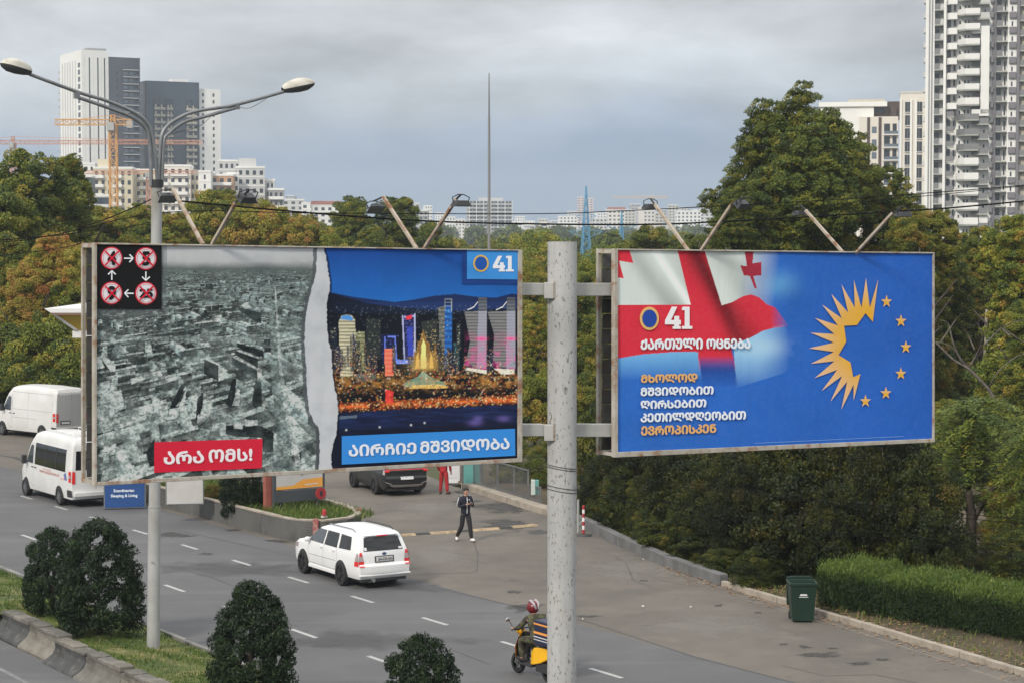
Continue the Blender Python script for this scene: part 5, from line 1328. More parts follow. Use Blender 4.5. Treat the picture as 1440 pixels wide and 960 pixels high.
mb = MB(); mb.ball((-2.222, 0, .94), .07, 14, 6, (.12, 1.0, .55)); mb.build('badge', mat('badge blue', (.03, .06, .16), .3), root)
mb = MB(); mb.bar((-1.99, -.05, 1.05), (-2.04, .42, 1.09), .015, .02); mb.build('rear_wiper', M_plastic, root)
rpatch(car, 'sticker', M_plate, root, [[(.52, 1.04), (.6, 1.04), (.6, 1.12), (.52, 1.12)]], e=.012, nu=1, nv=1); rpatch(car, 'sticker', M_plate, root, [[(-.6, 1.04), (-.48, 1.04), (-.48, 1.09), (-.6, 1.09)]], e=.012, nu=1, nv=1)

# dark SUV on the forecourt, half hidden by the billboard
c0 = Vector((-4.5, 78.8, 0)); a = R(24); fw = Vector((-math.sin(a), math.cos(a), 0))
root = thing('dark_suv', 'black SUV parked on the forecourt, its roof hidden behind the left billboard', 'car', c0 + fw * 1.2, R(90) + a)
car, b, r = make_suv(root, M_blackp, W=.93, dark=True)
spatch(car, 'side_window', M_cglass, root, [[(1.0, 1.06), (.0, 1.06), (-.02, 1.46), (.5, 1.46)], [(-.06, 1.06), (-.95, 1.06), (-.9, 1.46), (-.08, 1.46)], [(-1.05, 1.07), (-1.7, 1.12), (-1.5, 1.44), (-1.02, 1.46)]])
rpatch(car, 'rear_window', M_cglass, root, [[(-.66, 1.12), (.66, 1.12), (.56, 1.42), (-.56, 1.42)]], e=.008)
rpatch(car, 'light_bar', M_redl, root, [[(-.84, 1.03), (.84, 1.03), (.84, 1.05), (-.84, 1.05)]], e=.012)
for sg in (1, -1):
    rpatch(car, 'tail_lamp', M_redl, root, [[(sg * .72, .95), (sg * .9, .96), (sg * .9, 1.02), (sg * .68, 1.02)]], e=.012, nu=3, nv=3)
    rpatch(car, 'rear_reflector', M_clear, root, [[(sg * .6, .47), (sg * .86, .56), (sg * .88, .6), (sg * .62, .5)]], e=.02, nu=3, nv=2)
spatch(car, 'tail_lamp', M_clear, root, [[(-2.2, .84), (-2.02, .86), (-2.0, 1.03), (-2.17, 1.02)]], nu=3, nv=3)
rpatch(car, 'number_plate', M_plate, root, [[(-.26, .66), (.26, .66), (.26, .77), (-.26, .77)]], e=.03, nu=2, nv=2)
plate_text(root, 'YY-077-WW', -2.32, .23, -.23, .675, .755)
rpatch(car, 'bumper_trim', M_chrome, root, [[(-.66, .43), (.66, .43), (.7, .46), (-.7, .46)], [(-.5, .36), (.5, .36), (.66, .43), (-.66, .43)]], e=.022)
mb = MB(); mb.box((-2.15, -.75, .22), (1.9, .75, .32)); mb.build('underbody', M_plastic, root)
seam(car, root, [[(.98, 1.04), (.9, .42)], [(-.04, 1.04), (-.04, .42)], [(-.96, 1.04), (-.98, .6), (-.8, .42)]], w=.01, m=M_seam)
spatch(car, 'sill_trim', M_rimD, root, [[(.9, .34), (-.78, .34), (-.78, .4), (.9, .4)]], nu=8, nv=2)

# vans
def make_van(root, mini):
    W = .97
    top = [(-2.86, 2.42), (-2.8, 2.5), (-2.6, 2.55), (-1.0, 2.6), (.6, 2.58), (1.0, 2.48), (1.3, 2.2), (1.78, 1.42), (1.95, 1.3), (2.4, 1.18), (2.7, 1.0), (2.76, .85)]
    rear = [(.3, -2.88), (.42, -2.93), (.6, -2.93), (.64, -2.89), (1.5, -2.89), (2.3, -2.86), (2.5, -2.8)]
    front = [(.28, 2.78), (.5, 2.84), (.75, 2.82), (1.0, 2.7), (1.2, 2.35)]
    prof = [(.25, .95), (.5, .99), (.9, 1.0), (1.35, .99), (1.9, .945), (2.3, .88), (2.48, .82), (2.6, .74)]
    plan = [(-2.9, .97), (-2.6, 1.0), (1.4, 1.0), (2.1, .95), (2.6, .84), (2.8, .74)]
    car = Car(W, top, front, rear, prof, plan, zb=.32, NX=40, NL=20)
    b = car.body().build('body', M_vanw, root, smooth=True, ang=32)
    fa, ra, r = 1.83, -1.72, .335
    arches(car, root, (fa, ra), r, r + .07)
    for x in (fa, ra):
        for y in (W - .08, -W + .08): wheel(root, x, y, r, .22, M_rimS, 6)
    mb = MB(); mb.box((-2.7, -.8, .24), (2.5, .8, .34)); mb.build('underbody', M_plastic, root)
    mb = MB(); patch(mb, lambda u, v: Vector((u, v, interp(car.top, u) + .035 * (1 - (v / .85) ** 2) + .01)), [(1.22, -.72), (1.76, -.86), (1.76, .86), (1.22, .72)], 8, 8); mb.build('windscreen', M_cglass, root, smooth=True)
    spatch(car, 'side_window', M_cglass2, root, [[(1.72, 1.36), (1.0, 1.32), (1.0, 2.02), (1.26, 2.04)]])
    seam(car, root, [[(1.82, 1.3), (1.74, .9)], [(1.42, .62), (.9, .45), (.93, 2.1)], [(.93, 2.1), (1.3, 2.08)]], w=.014, m=M_seamW)
    mb = MB(); [mb.bar((x, sg * .985, 1.2), (x - .16, sg * .985, 1.2), .03, .03) for x in (1.12, .8) for sg in (1, -1)]; mb.build('door_handle', M_plastic, root)
    for sg in (1, -1):
        mb = MB(); mb.box((1.52, sg * 1.1 - .09, 1.28), (1.66, sg * 1.1 + .09, 1.62)); mb.bar((1.6, sg * .9, 1.36), (1.6, sg * 1.05, 1.36), .05, .05); mb.build('door_mirror', M_plastic, root, bevel=.03)
        rpatch(car, 'tail_lamp', M_redl, root, [[(sg * .8, .9), (sg * .93, .9), (sg * .91, 1.35), (sg * .8, 1.35)]], e=.02, nu=2, nv=4)
    spatch(car, 'tail_lamp', M_redl, root, [[(-2.86, .95), (-2.68, .95), (-2.68, 1.35), (-2.86, 1.35)]], e=.012, nu=2, nv=3)
    spatch(car, 'tail_lamp', M_clear, root, [[(-2.86, 1.1), (-2.68, 1.1), (-2.68, 1.2), (-2.86, 1.2)]], e=.018, nu=2, nv=2)
    spatch(car, 'bumper', M_plastic, root, [[(-2.93, .4), (-2.55, .4), (-2.55, .66), (-2.93, .66)]], e=.02, nu=3, nv=2)
    mb = MB(); mb.box((-3.0, -.85, .42), (-2.88, .85, .58)); mb.build('bumper', M_plastic if not mini else M_vanw, root, bevel=.02)
    rpatch(car, 'door_gap', M_seamW, root, [[(-.01, .66), (.01, .66), (.01, 2.4), (-.01, 2.4)]], e=.006, nu=1, nv=12)
    return car
fwd_, bck = gnd(37.5, 695), gnd(87.5, 709.5)
a = R(33.5); fw = Vector((-math.sin(a), math.cos(a), 0)); rt = Vector((fw.y, -fw.x, 0))
mid = bck + rt * .85 + fw * 1.72
root = thing('white_minibus', 'white minibus with dark side windows on the road left of the billboard', 'minibus', mid, R(90) + a)
car = make_van(root, True)
spatch(car, 'side_window', M_cglass, root, [[(.82, 1.32), (-2.35, 1.3), (-2.35, 2.12), (.82, 2.14)]], nu=14, nv=5)
[spatch(car, 'window_pillar', M_plastic, root, [[(q, 1.34), (q - .06, 1.34), (q - .06, 2.12), (q, 2.12)]], e=.012, nu=1, nv=5) for q in (-.28, -1.36)]
rpatch(car, 'rear_window', M_cglass, root, [[(-.78, 1.4), (-.06, 1.4), (-.06, 2.1), (-.74, 2.1)], [(.06, 1.4), (.78, 1.4), (.74, 2.1), (.06, 2.1)]], e=.01)
M_redp = mat('faded red lettering', (.62, .33, .3), .6); M_bluep = mat('blue stripe', (.12, .14, .34), .6)
for z0, z1, x0, x1, s_ in ((1.06, 1.16, .3, -1.75, 'WWW.GEORGIA-TRAVEL.GE'), (1.19, 1.25, .0, -.9, 'TOURS')):
    text(root, s_, [(x0, z0), (x1, z0), (x1, z1), (x0, z1)], (0, 0, 0), bold=.02, off=0, fn=lambda u, v, o: car.side(u, v, .006 + o, 1), mtl=M_redp)
spatch(car, 'colour_stripe', M_bluep, root, [[(-2.3, 1.0), (-2.55, 1.0), (-2.4, 1.28), (-2.2, 1.2)]], nu=3, nv=3, sides=(1,))
spatch(car, 'colour_stripe', M_redp, root, [[(-1.85, .99), (-2.28, .99), (-2.25, 1.06), (-1.85, 1.04)]], nu=3, nv=3, sides=(1,))
mb = MB(); mb.box((-2.5, -.35, 2.6), (-1.7, .35, 2.68)); mb.tube([(-2.6, .62, 2.57), (-2.6, .62, 2.66), (.3, .62, 2.68), (.3, .62, 2.6)], .018, 6); mb.tube([(-2.6, -.62, 2.57), (-2.6, -.62, 2.66), (.3, -.62, 2.68), (.3, -.62, 2.6)], .018, 6); mb.build('roof_rack', M_vanw, root)
f2 = gnd(5.5, 611); a = R(47); fw = Vector((-math.sin(a), math.cos(a), 0)); rt = Vector((fw.y, -fw.x, 0))
root = thing('white_cargo_van', 'white windowless cargo van parked at the edge of the trees, far left', 'van', f2 - fw * 1.83 + rt * .85, R(90) + a)
car = make_van(root, False)
seam(car, root, [[(.9, .5), (.9, 2.3)], [(-.5, .5), (-.5, 2.3)], [(-2.6, .5), (-2.6, 2.2)], [(.9, 2.28), (-2.6, 2.25)], [(.9, 1.42), (-2.55, 1.40)], [(.9, 1.0), (-1.3, .98)]], w=.016, m=M_seamW)
M_greyd = mat('grey van door', (.4, .41, .42), .5)
rpatch(car, 'rear_door', M_greyd, root, [[(-.9, .68), (.9, .68), (.8, 2.34), (-.8, 2.34)]], e=.004, nu=10, nv=8)
rpatch(car, 'number_plate', M_plate, root, [[(.15, .82), (.62, .82), (.62, .93), (.15, .93)]], e=.02, nu=1, nv=1)
rpatch(car, 'plate_recess', M_plastic, root, [[(.1, .78), (.68, .78), (.68, .98), (.1, .98)]], e=.012, nu=1, nv=1)
# ================================================================== PEOPLE
M_skin = mat('skin', (0.42, 0.24, 0.17), rough=0.6)
M_navy = mat('navy cloth', (0.012, 0.014, 0.03), rough=0.85, var=.4, scale=12)
M_trous = mat('dark trousers', (0.014, 0.014, 0.018), rough=0.85, var=.4, scale=12)
M_wcloth = mat('white cloth', (0.6, 0.6, 0.62), rough=0.8)
M_redc = mat('red overalls', (0.42, 0.018, 0.025), rough=0.8, var=.4, scale=9)
M_hair = mat('dark hair', (0.015, 0.012, 0.01), rough=0.7)
M_shoe = mat('white shoe', (0.6, 0.6, 0.6), rough=0.6)
M_olive = mat('olive camouflage', (0.085, 0.085, 0.04), rough=0.85, col2=(0.03, 0.026, 0.02), scale=9, fac=(.45, .52))

def skin(name, J, E, m, parent, rootj, sub=1):
    names = list(J); me = bpy.data.meshes.new(name)
    me.from_pydata([J[n][0] for n in names], [(names.index(a), names.index(b)) for a, b in E], [])
    o = link(name, me, parent); me.materials.append(m)
    o.modifiers.new('skin', 'SKIN'); sv = me.skin_vertices[0].data
    for i, n in enumerate(names):
        r = J[n][1]; sv[i].radius = r if isinstance(r, tuple) else (r, r); sv[i].use_root = (n == rootj)
    o.modifiers['skin'].use_smooth_shade = True
    s = o.modifiers.new('sub', 'SUBSURF'); s.levels = sub; s.render_levels = sub
    dg = bpy.context.evaluated_depsgraph_get(); e = bpy.data.meshes.new_from_object(o.evaluated_get(dg)); o.modifiers.clear(); old = o.data; o.data = e; bpy.data.meshes.remove(old)
    e.polygons.foreach_set('use_smooth', [True] * len(e.polygons))
    if not len(e.materials): e.materials.append(m)
    return o
def hand(J, E, wrist, dirv, palmn, side, sc_=1.0, curl=.5, tag_='l'):
    """palm, four unequal fingers and a thumb"""
    d = Vector(dirv).normalized(); n = Vector(palmn).normalized(); s = d.cross(n).normalized() * side
    w = Vector(J[wrist][0]); pk = 'palm' + tag_; J[pk] = (tuple(w + d * .07), (.032, .018)); E.append((wrist, pk))
    for i, (o_, L) in enumerate(((-.030, .075), (-.010, .085), (.010, .08), (.030, .062))):
        a = w + d * .095 + s * o_; b = a + d * L * .5 + n * L * .25 * curl; c = b + d * L * .45 * (1 - curl) + n * L * .45 * curl
        for k, (p, r) in enumerate(((a, .009), (b, .0085), (c, .007))): J[f'f{tag_}{i}{k}'] = (tuple(p), r)
        E += [(pk, f'f{tag_}{i}0'), (f'f{tag_}{i}0', f'f{tag_}{i}1'), (f'f{tag_}{i}1', f'f{tag_}{i}2')]
    a = w + d * .035 - s * .03; b = a - s * .03 + d * .03 + n * .01; J['t0' + tag_] = (tuple(a), .012); J['t1' + tag_] = (tuple(b), .009)
    E += [(wrist, 't0' + tag_), ('t0' + tag_, 't1' + tag_)]
def person(root, P, mats, female=False, tilt=(0, 0)):
    """P: joints in metres, x forward, y left, z up"""
    J = {k: (v, r) for k, (v, r) in P.items()}
    E = [('pelvis', 'spine'), ('spine', 'chest'), ('chest', 'neck'), ('neck', 'head0'), ('head0', 'head1'), ('head1', 'head2')]
    for s in 'lr':
        E += [('chest', 'sh' + s), ('sh' + s, 'el' + s), ('el' + s, 'wr' + s), ('pelvis', 'hip' + s), ('hip' + s, 'kn' + s), ('kn' + s, 'an' + s), ('an' + s, 'toe' + s)]
    for s, sd_ in (('l', 1), ('r', -1)):
        d = Vector(J['wr' + s][0]) - Vector(J['el' + s][0]); hand(J, E, 'wr' + s, d, (.3, -sd_ * .6, .5), sd_, tag_=s, curl=.6)
    skin('body', J, E, M_skin, root, 'pelvis', 1)
    g = lambda k, r: (J[k][0], r)
    pv_ = Vector(J['pelvis'][0]); sp_ = Vector(J['spine'][0]); hem = pv_ + (pv_ - sp_).normalized() * .17
    # jacket
    K = {k: g(k, r) for k, r in (('pelvis', (.18, .135)), ('spine', (.17, .13)), ('chest', (.185, .135)), ('neck', (.075, .075)), ('shl', .085), ('shr', .085), ('ell', .062), ('elr', .062), ('wrl', .045), ('wrr', .045))}
    K['hem'] = (tuple(hem), (.175, .135))
    skin('jacket', K, [('hem', 'pelvis'), ('pelvis', 'spine'), ('spine', 'chest'), ('chest', 'neck'), ('chest', 'shl'), ('chest', 'shr'), ('shl', 'ell'), ('shr', 'elr'), ('ell', 'wrl'), ('elr', 'wrr')], mats[0], root, 'chest', 1)
    K = {k: g(k, r) for k, r in (('pelvis', (.155, .12)), ('hipl', .108), ('hipr', .108), ('knl', .082), ('knr', .082), ('anl', .062), ('anr', .062))}
    K['waist'] = (tuple(pv_.lerp(sp_, .55)), (.15, .115))
    skin('trousers', K, [('waist', 'pelvis'), ('pelvis', 'hipl'), ('pelvis', 'hipr'), ('hipl', 'knl'), ('hipr', 'knr'), ('knl', 'anl'), ('knr', 'anr')], mats[1], root, 'pelvis', 1)
    for s in 'lr':
        a = Vector(J['an' + s][0]); t = Vector(J['toe' + s][0]); d = (t - a); d.z = 0; d.normalize()
        mb = MB(); 
        for k, w, h in ((-.07, .04, .075), (.0, .045, .10), (.1, .048, .07), (.19, .036, .05)): pass
        c = a + d * .06; c.z = min(a.z, t.z + .05) - .01
        rot = (t - a).normalized()
        mb.ball((0, 0, 0), 1, 12, 8, (.15, .052, .055)); q = math.atan2(d.y, d.x); pit = math.atan2(-(rot.z + .38), 1) 
        M = Matrix.Translation(c) @ Matrix.Rotation(q, 4, 'Z') @ Matrix.Rotation(-(rot.z + .45) * .7, 4, 'Y')
        mb.v = [tuple(M @ Vector((v[0], v[1], max(v[2], -.042)))) for v in mb.v]
        mb.build('shoe', mats[2], root, smooth=True)
    return J
def face(root, hc, fwd, m=M_skin, hair=True, up=(0, 0, 1)):
    f = Vector(fwd).normalized(); u = Vector(up); s = u.cross(f).normalized(); u = f.cross(s).normalized(); c = Vector(hc)
    M = Matrix(((f.x, s.x, u.x, c.x), (f.y, s.y, u.y, c.y), (f.z, s.z, u.z, c.z), (0, 0, 0, 1)))
    def bl(name, p, r, sq, mm):
        mb = MB(); mb.ball(p, r, 10, 7, sq); mb.v = [tuple(M @ Vector(v)) for v in mb.v]; return mb.build(name, mm, root, smooth=True)
    bl('nose', (.103, 0, -.01), .016, (1.0, .8, 1.5), m); bl('mouth', (.093, 0, -.052), .02, (.5, 1.1, .35), mat('lips', (.3, .12, .1), .6))
    for sg in (1, -1):
        bl('eye', (.088, sg * .032, .02), .012, (.6, 1.2, .7), M_hair); bl('ear', (0, sg * .082, -.005), .026, (.7, .4, 1.2), m)
    if hair:
        mb = MB(); mb.ball((-.022, 0, .04), .1, 16, 12, (1.06, .88, 1.0)); mb.v = [tuple(M @ Vector((v[0] if v[2] > .07 else min(v[0], -.03 + max(0, v[2]) * 1.2), v[1], max(v[2], -.05)))) for v in mb.v]; mb.build('hair', M_hair, root, smooth=True)

# walking man looking at his phone
fp = gnd(654.5, 760.5); yaw = math.atan2(-fp.y, -fp.x) + .42
root = thing('person', 'man in a dark tracksuit with white sleeve stripes walking and looking at his phone', 'person', fp, yaw)
P = {'pelvis': ((0, 0, .96), .09), 'spine': ((.01, 0, 1.12), .085), 'chest': ((.02, 0, 1.34), .095), 'neck': ((.03, 0, 1.50), .055), 'head0': ((.05, 0, 1.575), (.065, .07)), 'head1': ((.065, 0, 1.65), (.082, .095)), 'head2': ((.06, 0, 1.72), (.065, .075)),
     'shl': ((.01, .185, 1.42), .055), 'ell': ((.03, .26, 1.15), .042), 'wrl': ((.26, .12, 1.24), .03), 'shr': ((.01, -.185, 1.42), .055), 'elr': ((.03, -.25, 1.15), .042), 'wrr': ((.26, -.06, 1.24), .03),
     'hipl': ((.0, .09, .9), .085), 'knl': ((.15, .1, .51), .058), 'anl': ((.22, .12, .09), .042), 'toel': ((.38, .14, .03), .034),
     'hipr': ((.0, -.09, .9), .085), 'knr': ((.0, -.13, .5), .058), 'anr': ((-.25, -.2, .14), .042), 'toer': ((-.12, -.25, .04), .034)}
person(root, P, [M_navy, M_trous, M_shoe]); face(root, (.065, 0, 1.645), (1, .05, -.3))
for sg in (1, -1):
    mb = MB(); 
    mb.tube([(.0, sg * .13, 1.50), (.0, sg * .225, 1.455), (.01, sg * .275, 1.34), (.02, sg * .318, 1.17)], [.014, .018, .014, .010], 8); mb.build('sleeve_stripe', M_wcloth, root, smooth=True)
mb = MB(); mb.tube([(.128, 0, 1.46), (.158, 0, 1.36), (.148, 0, 1.15), (.135, 0, .93)], [.012, .014, .014, .012], 6); mb.build('zip', M_wcloth, root)
mb = MB(); mb.ball((.145, .075, 1.38), .02, 8, 5, (.5, 1.4, .9)); mb.build('chest_badge', M_wcloth, root)
ph = MB(); ph.box((-.006, -.036, -.07), (.006, .036, .07)); 
M_phone = mat('phone', (.02, .02, .025), .15)
o = ph.build('phone', M_phone, loc=root.matrix_world @ Vector((0, 0, 0))); o.rotation_euler = (0, R(-35), yaw)
rm_ = Matrix.Translation(fp) @ Matrix.Rotation(yaw, 4, 'Z'); o.location = rm_ @ Vector((.37, .03, 1.31)); tag(o, 'black phone held in front of the walking man', 'phone')

# attendant in red overalls behind the billboard's lower edge
fp = gnd(624, 694.5); root = thing('person', 'station attendant in red overalls standing by the forecourt fence, head hidden by the billboard', 'person', fp, math.atan2(-fp.y, -fp.x) + 2.6)
P2 = {k: v for k, v in P.items()}
P2.update({'ell': ((.0, .28, 1.14), .042), 'wrl': ((.1, .26, .9), .03), 'elr': ((-.0, -.28, 1.14), .042), 'wrr': ((.1, -.26, .9), .03), 'knl': ((.03, .13, .5), .058), 'anl': ((.0, .16, .09), .042), 'toel': ((.15, .2, .03), .034), 'knr': ((.02, -.13, .5), .058), 'anr': ((.0, -.16, .09), .042), 'toer': ((.15, -.2, .03), .034)})
person(root, P2, [M_redc, M_redc, mat('brown boot', (.06, .03, .02), .7)]); face(root, (.065, 0, 1.645), (1, 0, 0))

# ------------------------------------------------------------------ scooter with rider
M_yel = mat('yellow fairing', (0.8, 0.42, 0.01), rough=0.35)
M_navyp = mat('navy delivery box', (0.014, 0.018, 0.05), rough=0.5)
M_orange = mat('orange stripe', (0.75, 0.3, 0.06), rough=0.5)
a = R(33); fw = Vector((-math.sin(a), math.cos(a), 0))
wf = gnd(729, 945)
so = wf - fw * .62
root = thing('scooter', 'yellow delivery scooter passing behind the foot of the central pole', 'scooter', so, R(90) + a)
for x in (.62, -.62):
    mb = MB(); n = 26; r = .235
    mb.add([(rr * math.cos(2 * math.pi * i / n), yy, rr * math.sin(2 * math.pi * i / n)) for rr, yy in ((r * .62, -.05), (r * .92, -.055), (r, -.02), (r, .02), (r * .92, .055), (r * .62, .05)) for i in range(n)], [(k * n + i, k * n + (i + 1) % n, (k + 1) * n + (i + 1) % n, (k + 1) * n + i)[::-1] for k in range(5) for i in range(n)])
    w = link('wheel', mb.mesh('wheel', M_tyre, smooth=True), root, loc=(x, 0, r))
    m2 = MB(); m2.tube([(0, -.03, 0), (0, .03, 0)], .05, 12); [m2.bar((0, 0, 0), (.145 * math.cos(k * 1.2566), 0, .145 * math.sin(k * 1.2566)), .03, .02, up=(0, 1, 0)) for k in range(5)]; m2.build('rim', M_rimS, w)
for sg in (1, -1):
    mb = MB(); mb.tube([(.62, sg * .08, .24), (.54, sg * .08, .5), (.5, sg * .03, .62)], .022, 8); mb.build('fork', M_rimS, root)
mb = MB(); mb.add([(.72, -.07, .44), (.72, .07, .44), (.45, .08, .5), (.45, -.08, .5), (.76, -.05, .36), (.76, .05, .36)], [(0, 1, 2, 3), (4, 5, 1, 0)]); mb.build('front_mudguard', M_yel, root)
# leg shield
prof = [(.50, .30, .12), (.56, .45, .2), (.55, .65, .22), (.50, .85, .17), (.46, .98, .1)]
mb = MB(); vs = []; n = 7
for x, z_, w in prof:
    for k in range(n): u = -1 + 2 * k / (n - 1); vs.append((x - .12 * u * u, w * u, z_))
for x, z_, w in prof:
    for k in range(n): u = -1 + 2 * k / (n - 1); vs.append((x - .03 - .12 * u * u, w * .95 * u, z_))
m_ = len(prof); f = [(i * n + k, i * n + k + 1, (i + 1) * n + k + 1, (i + 1) * n + k) for i in range(m_ - 1) for k in range(n - 1)]; f += [tuple(v + m_ * n for v in q)[::-1] for q in f]
mb.add(vs, f); mb.build('leg_shield', M_yel, root, smooth=True)
mb = MB(); mb.add([(v[0] - .045, v[1] * .9, v[2]) for v in vs[:m_ * n]], f[:len(f) // 2]); mb.build('inner_shield', M_plastic, root)
mb = MB(); mb.box((-.12, -.17, .26), (.42, .17, .33)); mb.build('footboard', M_plastic, root, bevel=.02)
mb = MB(); vs = []
for x, w, z0, z1 in ((-.05, .12, .32, .62), (-.2, .16, .34, .72), (-.5, .17, .42, .76), (-.78, .12, .56, .78), (-.92, .05, .66, .76)):
    vs += [(x, -w, z0), (x, w, z0), (x, w * .8, z1), (x, -w * .8, z1)]
mb.add(vs, [(i * 4 + k, i * 4 + (k + 1) % 4, (i + 1) * 4 + (k + 1) % 4, (i + 1) * 4 + k) for i in range(4) for k in range(4)] + [(3, 2, 1, 0), (16, 17, 18, 19)]); mb.build('rear_fairing', M_yel, root, bevel=.02)
mb = MB(); mb.box((-.78, -.13, .76), (.0, .13, .84)); mb.build('saddle', M_plastic, root, bevel=.04)
mb = MB(); mb.box((-.72, -.12, .2), (-.25, .12, .42)); mb.tube([(-.4, -.13, .2), (-.95, -.16, .3)], .05, 10); mb.build('engine', M_plastic, root, bevel=.02)
mb = MB(); mb.tube([(.4, -.32, 1.04), (.46, -.15, 1.05), (.46, .15, 1.05), (.4, .32, 1.04)], .018, 8); mb.tube([(.5, 0, .9), (.46, 0, 1.05)], .03, 8); mb.build('handlebar', M_plastic, root)
mb = MB(); mb.ball((.53, 0, .98), .1, 12, 8, (.8, 1.1, .9)); mb.build('headlight_cowl', M_yel, root, smooth=True)
for sg in (1, -1):
    mb = MB(); mb.tube([(.44, sg * .24, 1.05), (.5, sg * .33, 1.24)], .008, 6); mb.build('mirror_stem', M_plastic, root)
    mb = MB(); mb.ball((.5, sg * .36, 1.26), .065, 12, 6, (.25, 1, .75)); mb.build('mirror', M_chrome, root, smooth=True)
mb = MB(); mb.box((-.98, -.27, .86), (-.42, .27, 1.4)); bx_ = mb.build('delivery_box', M_navyp, root, bevel=.025)
for z0, z1, m_x in ((1.30, 1.335, M_orange), (1.10, 1.15, M_orange), (1.02, 1.04, M_wcloth), (.96, .975, M_wcloth)):
    mb = MB(); mb.box((-.985, -.275, z0), (-.415, .275, z1)); mb.build('stripe', m_x, bx_)
root = thing('person', 'scooter rider in an olive jacket with a red and white helmet', 'person', so, R(90) + a)
PR_ = {'pelvis': ((-.2, 0, .92), .09), 'spine': ((-.15, 0, 1.08), .08), 'chest': ((-.07, 0, 1.28), .085), 'neck': ((-.01, 0, 1.42), .06), 'head0': ((.02, 0, 1.48), .07), 'head1': ((.04, 0, 1.55), .09), 'head2': ((.03, 0, 1.62), .07),
      'shl': ((-.04, .2, 1.35), .06), 'ell': ((.14, .3, 1.13), .045), 'wrl': ((.37, .27, 1.07), .03), 'shr': ((-.04, -.2, 1.35), .06), 'elr': ((.14, -.3, 1.13), .045), 'wrr': ((.37, -.27, 1.07), .03),
      'hipl': ((-.14, .1, .88), .09), 'knl': ((.28, .17, .84), .065), 'anl': ((.2, .17, .42), .045), 'toel': ((.36, .18, .36), .035),
      'hipr': ((-.14, -.1, .88), .09), 'knr': ((.28, -.17, .84), .065), 'anr': ((.2, -.17, .42), .045), 'toer': ((.36, -.18, .36), .035)}
person(root, PR_, [M_olive, M_olive, M_hair]); face(root, (.04, 0, 1.545), (1, 0, -.1), hair=False)
M_helm = mat('helmet white', (.34, .3, .32), .3); M_helmr = mat('helmet red', (.14, .008, .014), .3)
mb = MB(); mb.ball((.03, 0, 1.58), .145, 18, 12, (1.08, .95, 1.0)); mb.v = [v for v in mb.v]; mb.build('helmet', M_helmr, root, smooth=True)
for sg in (1, -1):
    mb = MB(); mb.tube([(.13, sg * .05, 1.69), (.02, sg * .07, 1.735), (-.1, sg * .06, 1.68), (-.15, sg * .03, 1.56)], [.02, .03, .03, .02], 8); mb.build('helmet_stripe', M_helm, root, smooth=True)
mb = MB(); mb.ball((.075, 0, 1.57), .125, 16, 10, (1.0, .92, .5)); mb.build('visor', M_cglass, root, smooth=True)
mb = MB(); mb.ball((.09, 0, 1.47), .09, 12, 8, (.9, 1.0, .45)); mb.build('chin_guard', M_helm, root, smooth=True)

# ================================================================== OTHER FURNITURE
# wheeled bin
M_bin = mat_layers('green plastic', (0.010, 0.028, 0.019), [((0.014, 0.036, 0.025), 2, .45, .7, 1.0), ((.06, .065, .05), 5, .62, .78, .5)], rough=.45, bump=.05)
bl_, br_ = gnd(1111, 876), gnd(1148, 874)
bc = (bl_ + br_) / 2 + Vector((0, .28, 0)); root = thing('wheelie_bin', 'dark green wheeled bin with its lid thrown back, standing at the kerb before the hedge', 'bin', bc, math.atan2(br_.y - bl_.y, br_.x - bl_.x) - .28)
w0, d0, w1, d1, hh = .27, .27, .34, .36, 1.02
mb = MB(); t = .02
o_ = [(-w0, -d0, .04), (w0, -d0, .04), (w0, d0, .04), (-w0, d0, .04), (-w1, -d1, hh), (w1, -d1, hh), (w1, d1, hh), (-w1, d1, hh)]
i_ = [(-w1 + t, -d1 + t, hh), (w1 - t, -d1 + t, hh), (w1 - t, d1 - t, hh), (-w1 + t, d1 - t, hh), (-w0 + t, -d0 + t, .1), (w0 - t, -d0 + t, .1), (w0 - t, d0 - t, .1), (-w0 + t, d0 - t, .1)]
mb.add(o_ + i_, [(0, 3, 2, 1), (0, 1, 5, 4), (1, 2, 6, 5), (2, 3, 7, 6), (3, 0, 4, 7), (4, 5, 9, 8), (5, 6, 10, 9), (6, 7, 11, 10), (7, 4, 8, 11), (8, 9, 13, 12), (9, 10, 14, 13), (10, 11, 15, 14), (11, 8, 12, 15), (12, 13, 14, 15)])
mb.build('container', M_bin, root, bevel=.012)
for nm, lo, hi in (('rim', (-w1 - .025, -d1 - .03, hh - .05), (w1 + .025, -d1 + .002, hh + .01)), ('rim', (-w1 - .025, -d1, hh - .05), (-w1 + .002, d1, hh + .01)), ('rim', (w1 - .002, -d1, hh - .05), (w1 + .025, d1, hh + .01))):
    mb = MB(); mb.box(lo, hi); mb.build(nm, M_bin, root, bevel=.008)
mb = MB(); mb.box((-w1, d1 + .05, .34), (w1, d1 + .09, 1.08)); mb.build('lid', M_bin, root, bevel=.02)
mb = MB(); mb.tube([(-.26, d1 + .06, 1.08), (.26, d1 + .06, 1.08)], .018, 8); mb.build('handle', M_bin, root)
for sg in (1, -1):
    mb = MB(); mb.tube([(sg * .22, d0 + .07, .1), (sg * .29, d0 + .07, .1)], .1, 18); mb.build('wheel', M_tyre, root)
mb = MB(); mb.add([(-.1, -.334, .70), (.1, -.334, .70), (.08, -.34, .75), (-.08, -.34, .75)], [(0, 1, 2, 3)]); mb.add([(-.12, -.331, .66), (.12, -.331, .66), (.12, -.333, .675), (-.12, -.333, .675)], [(0, 1, 2, 3)]); mb.build('print', M_wcloth, root)
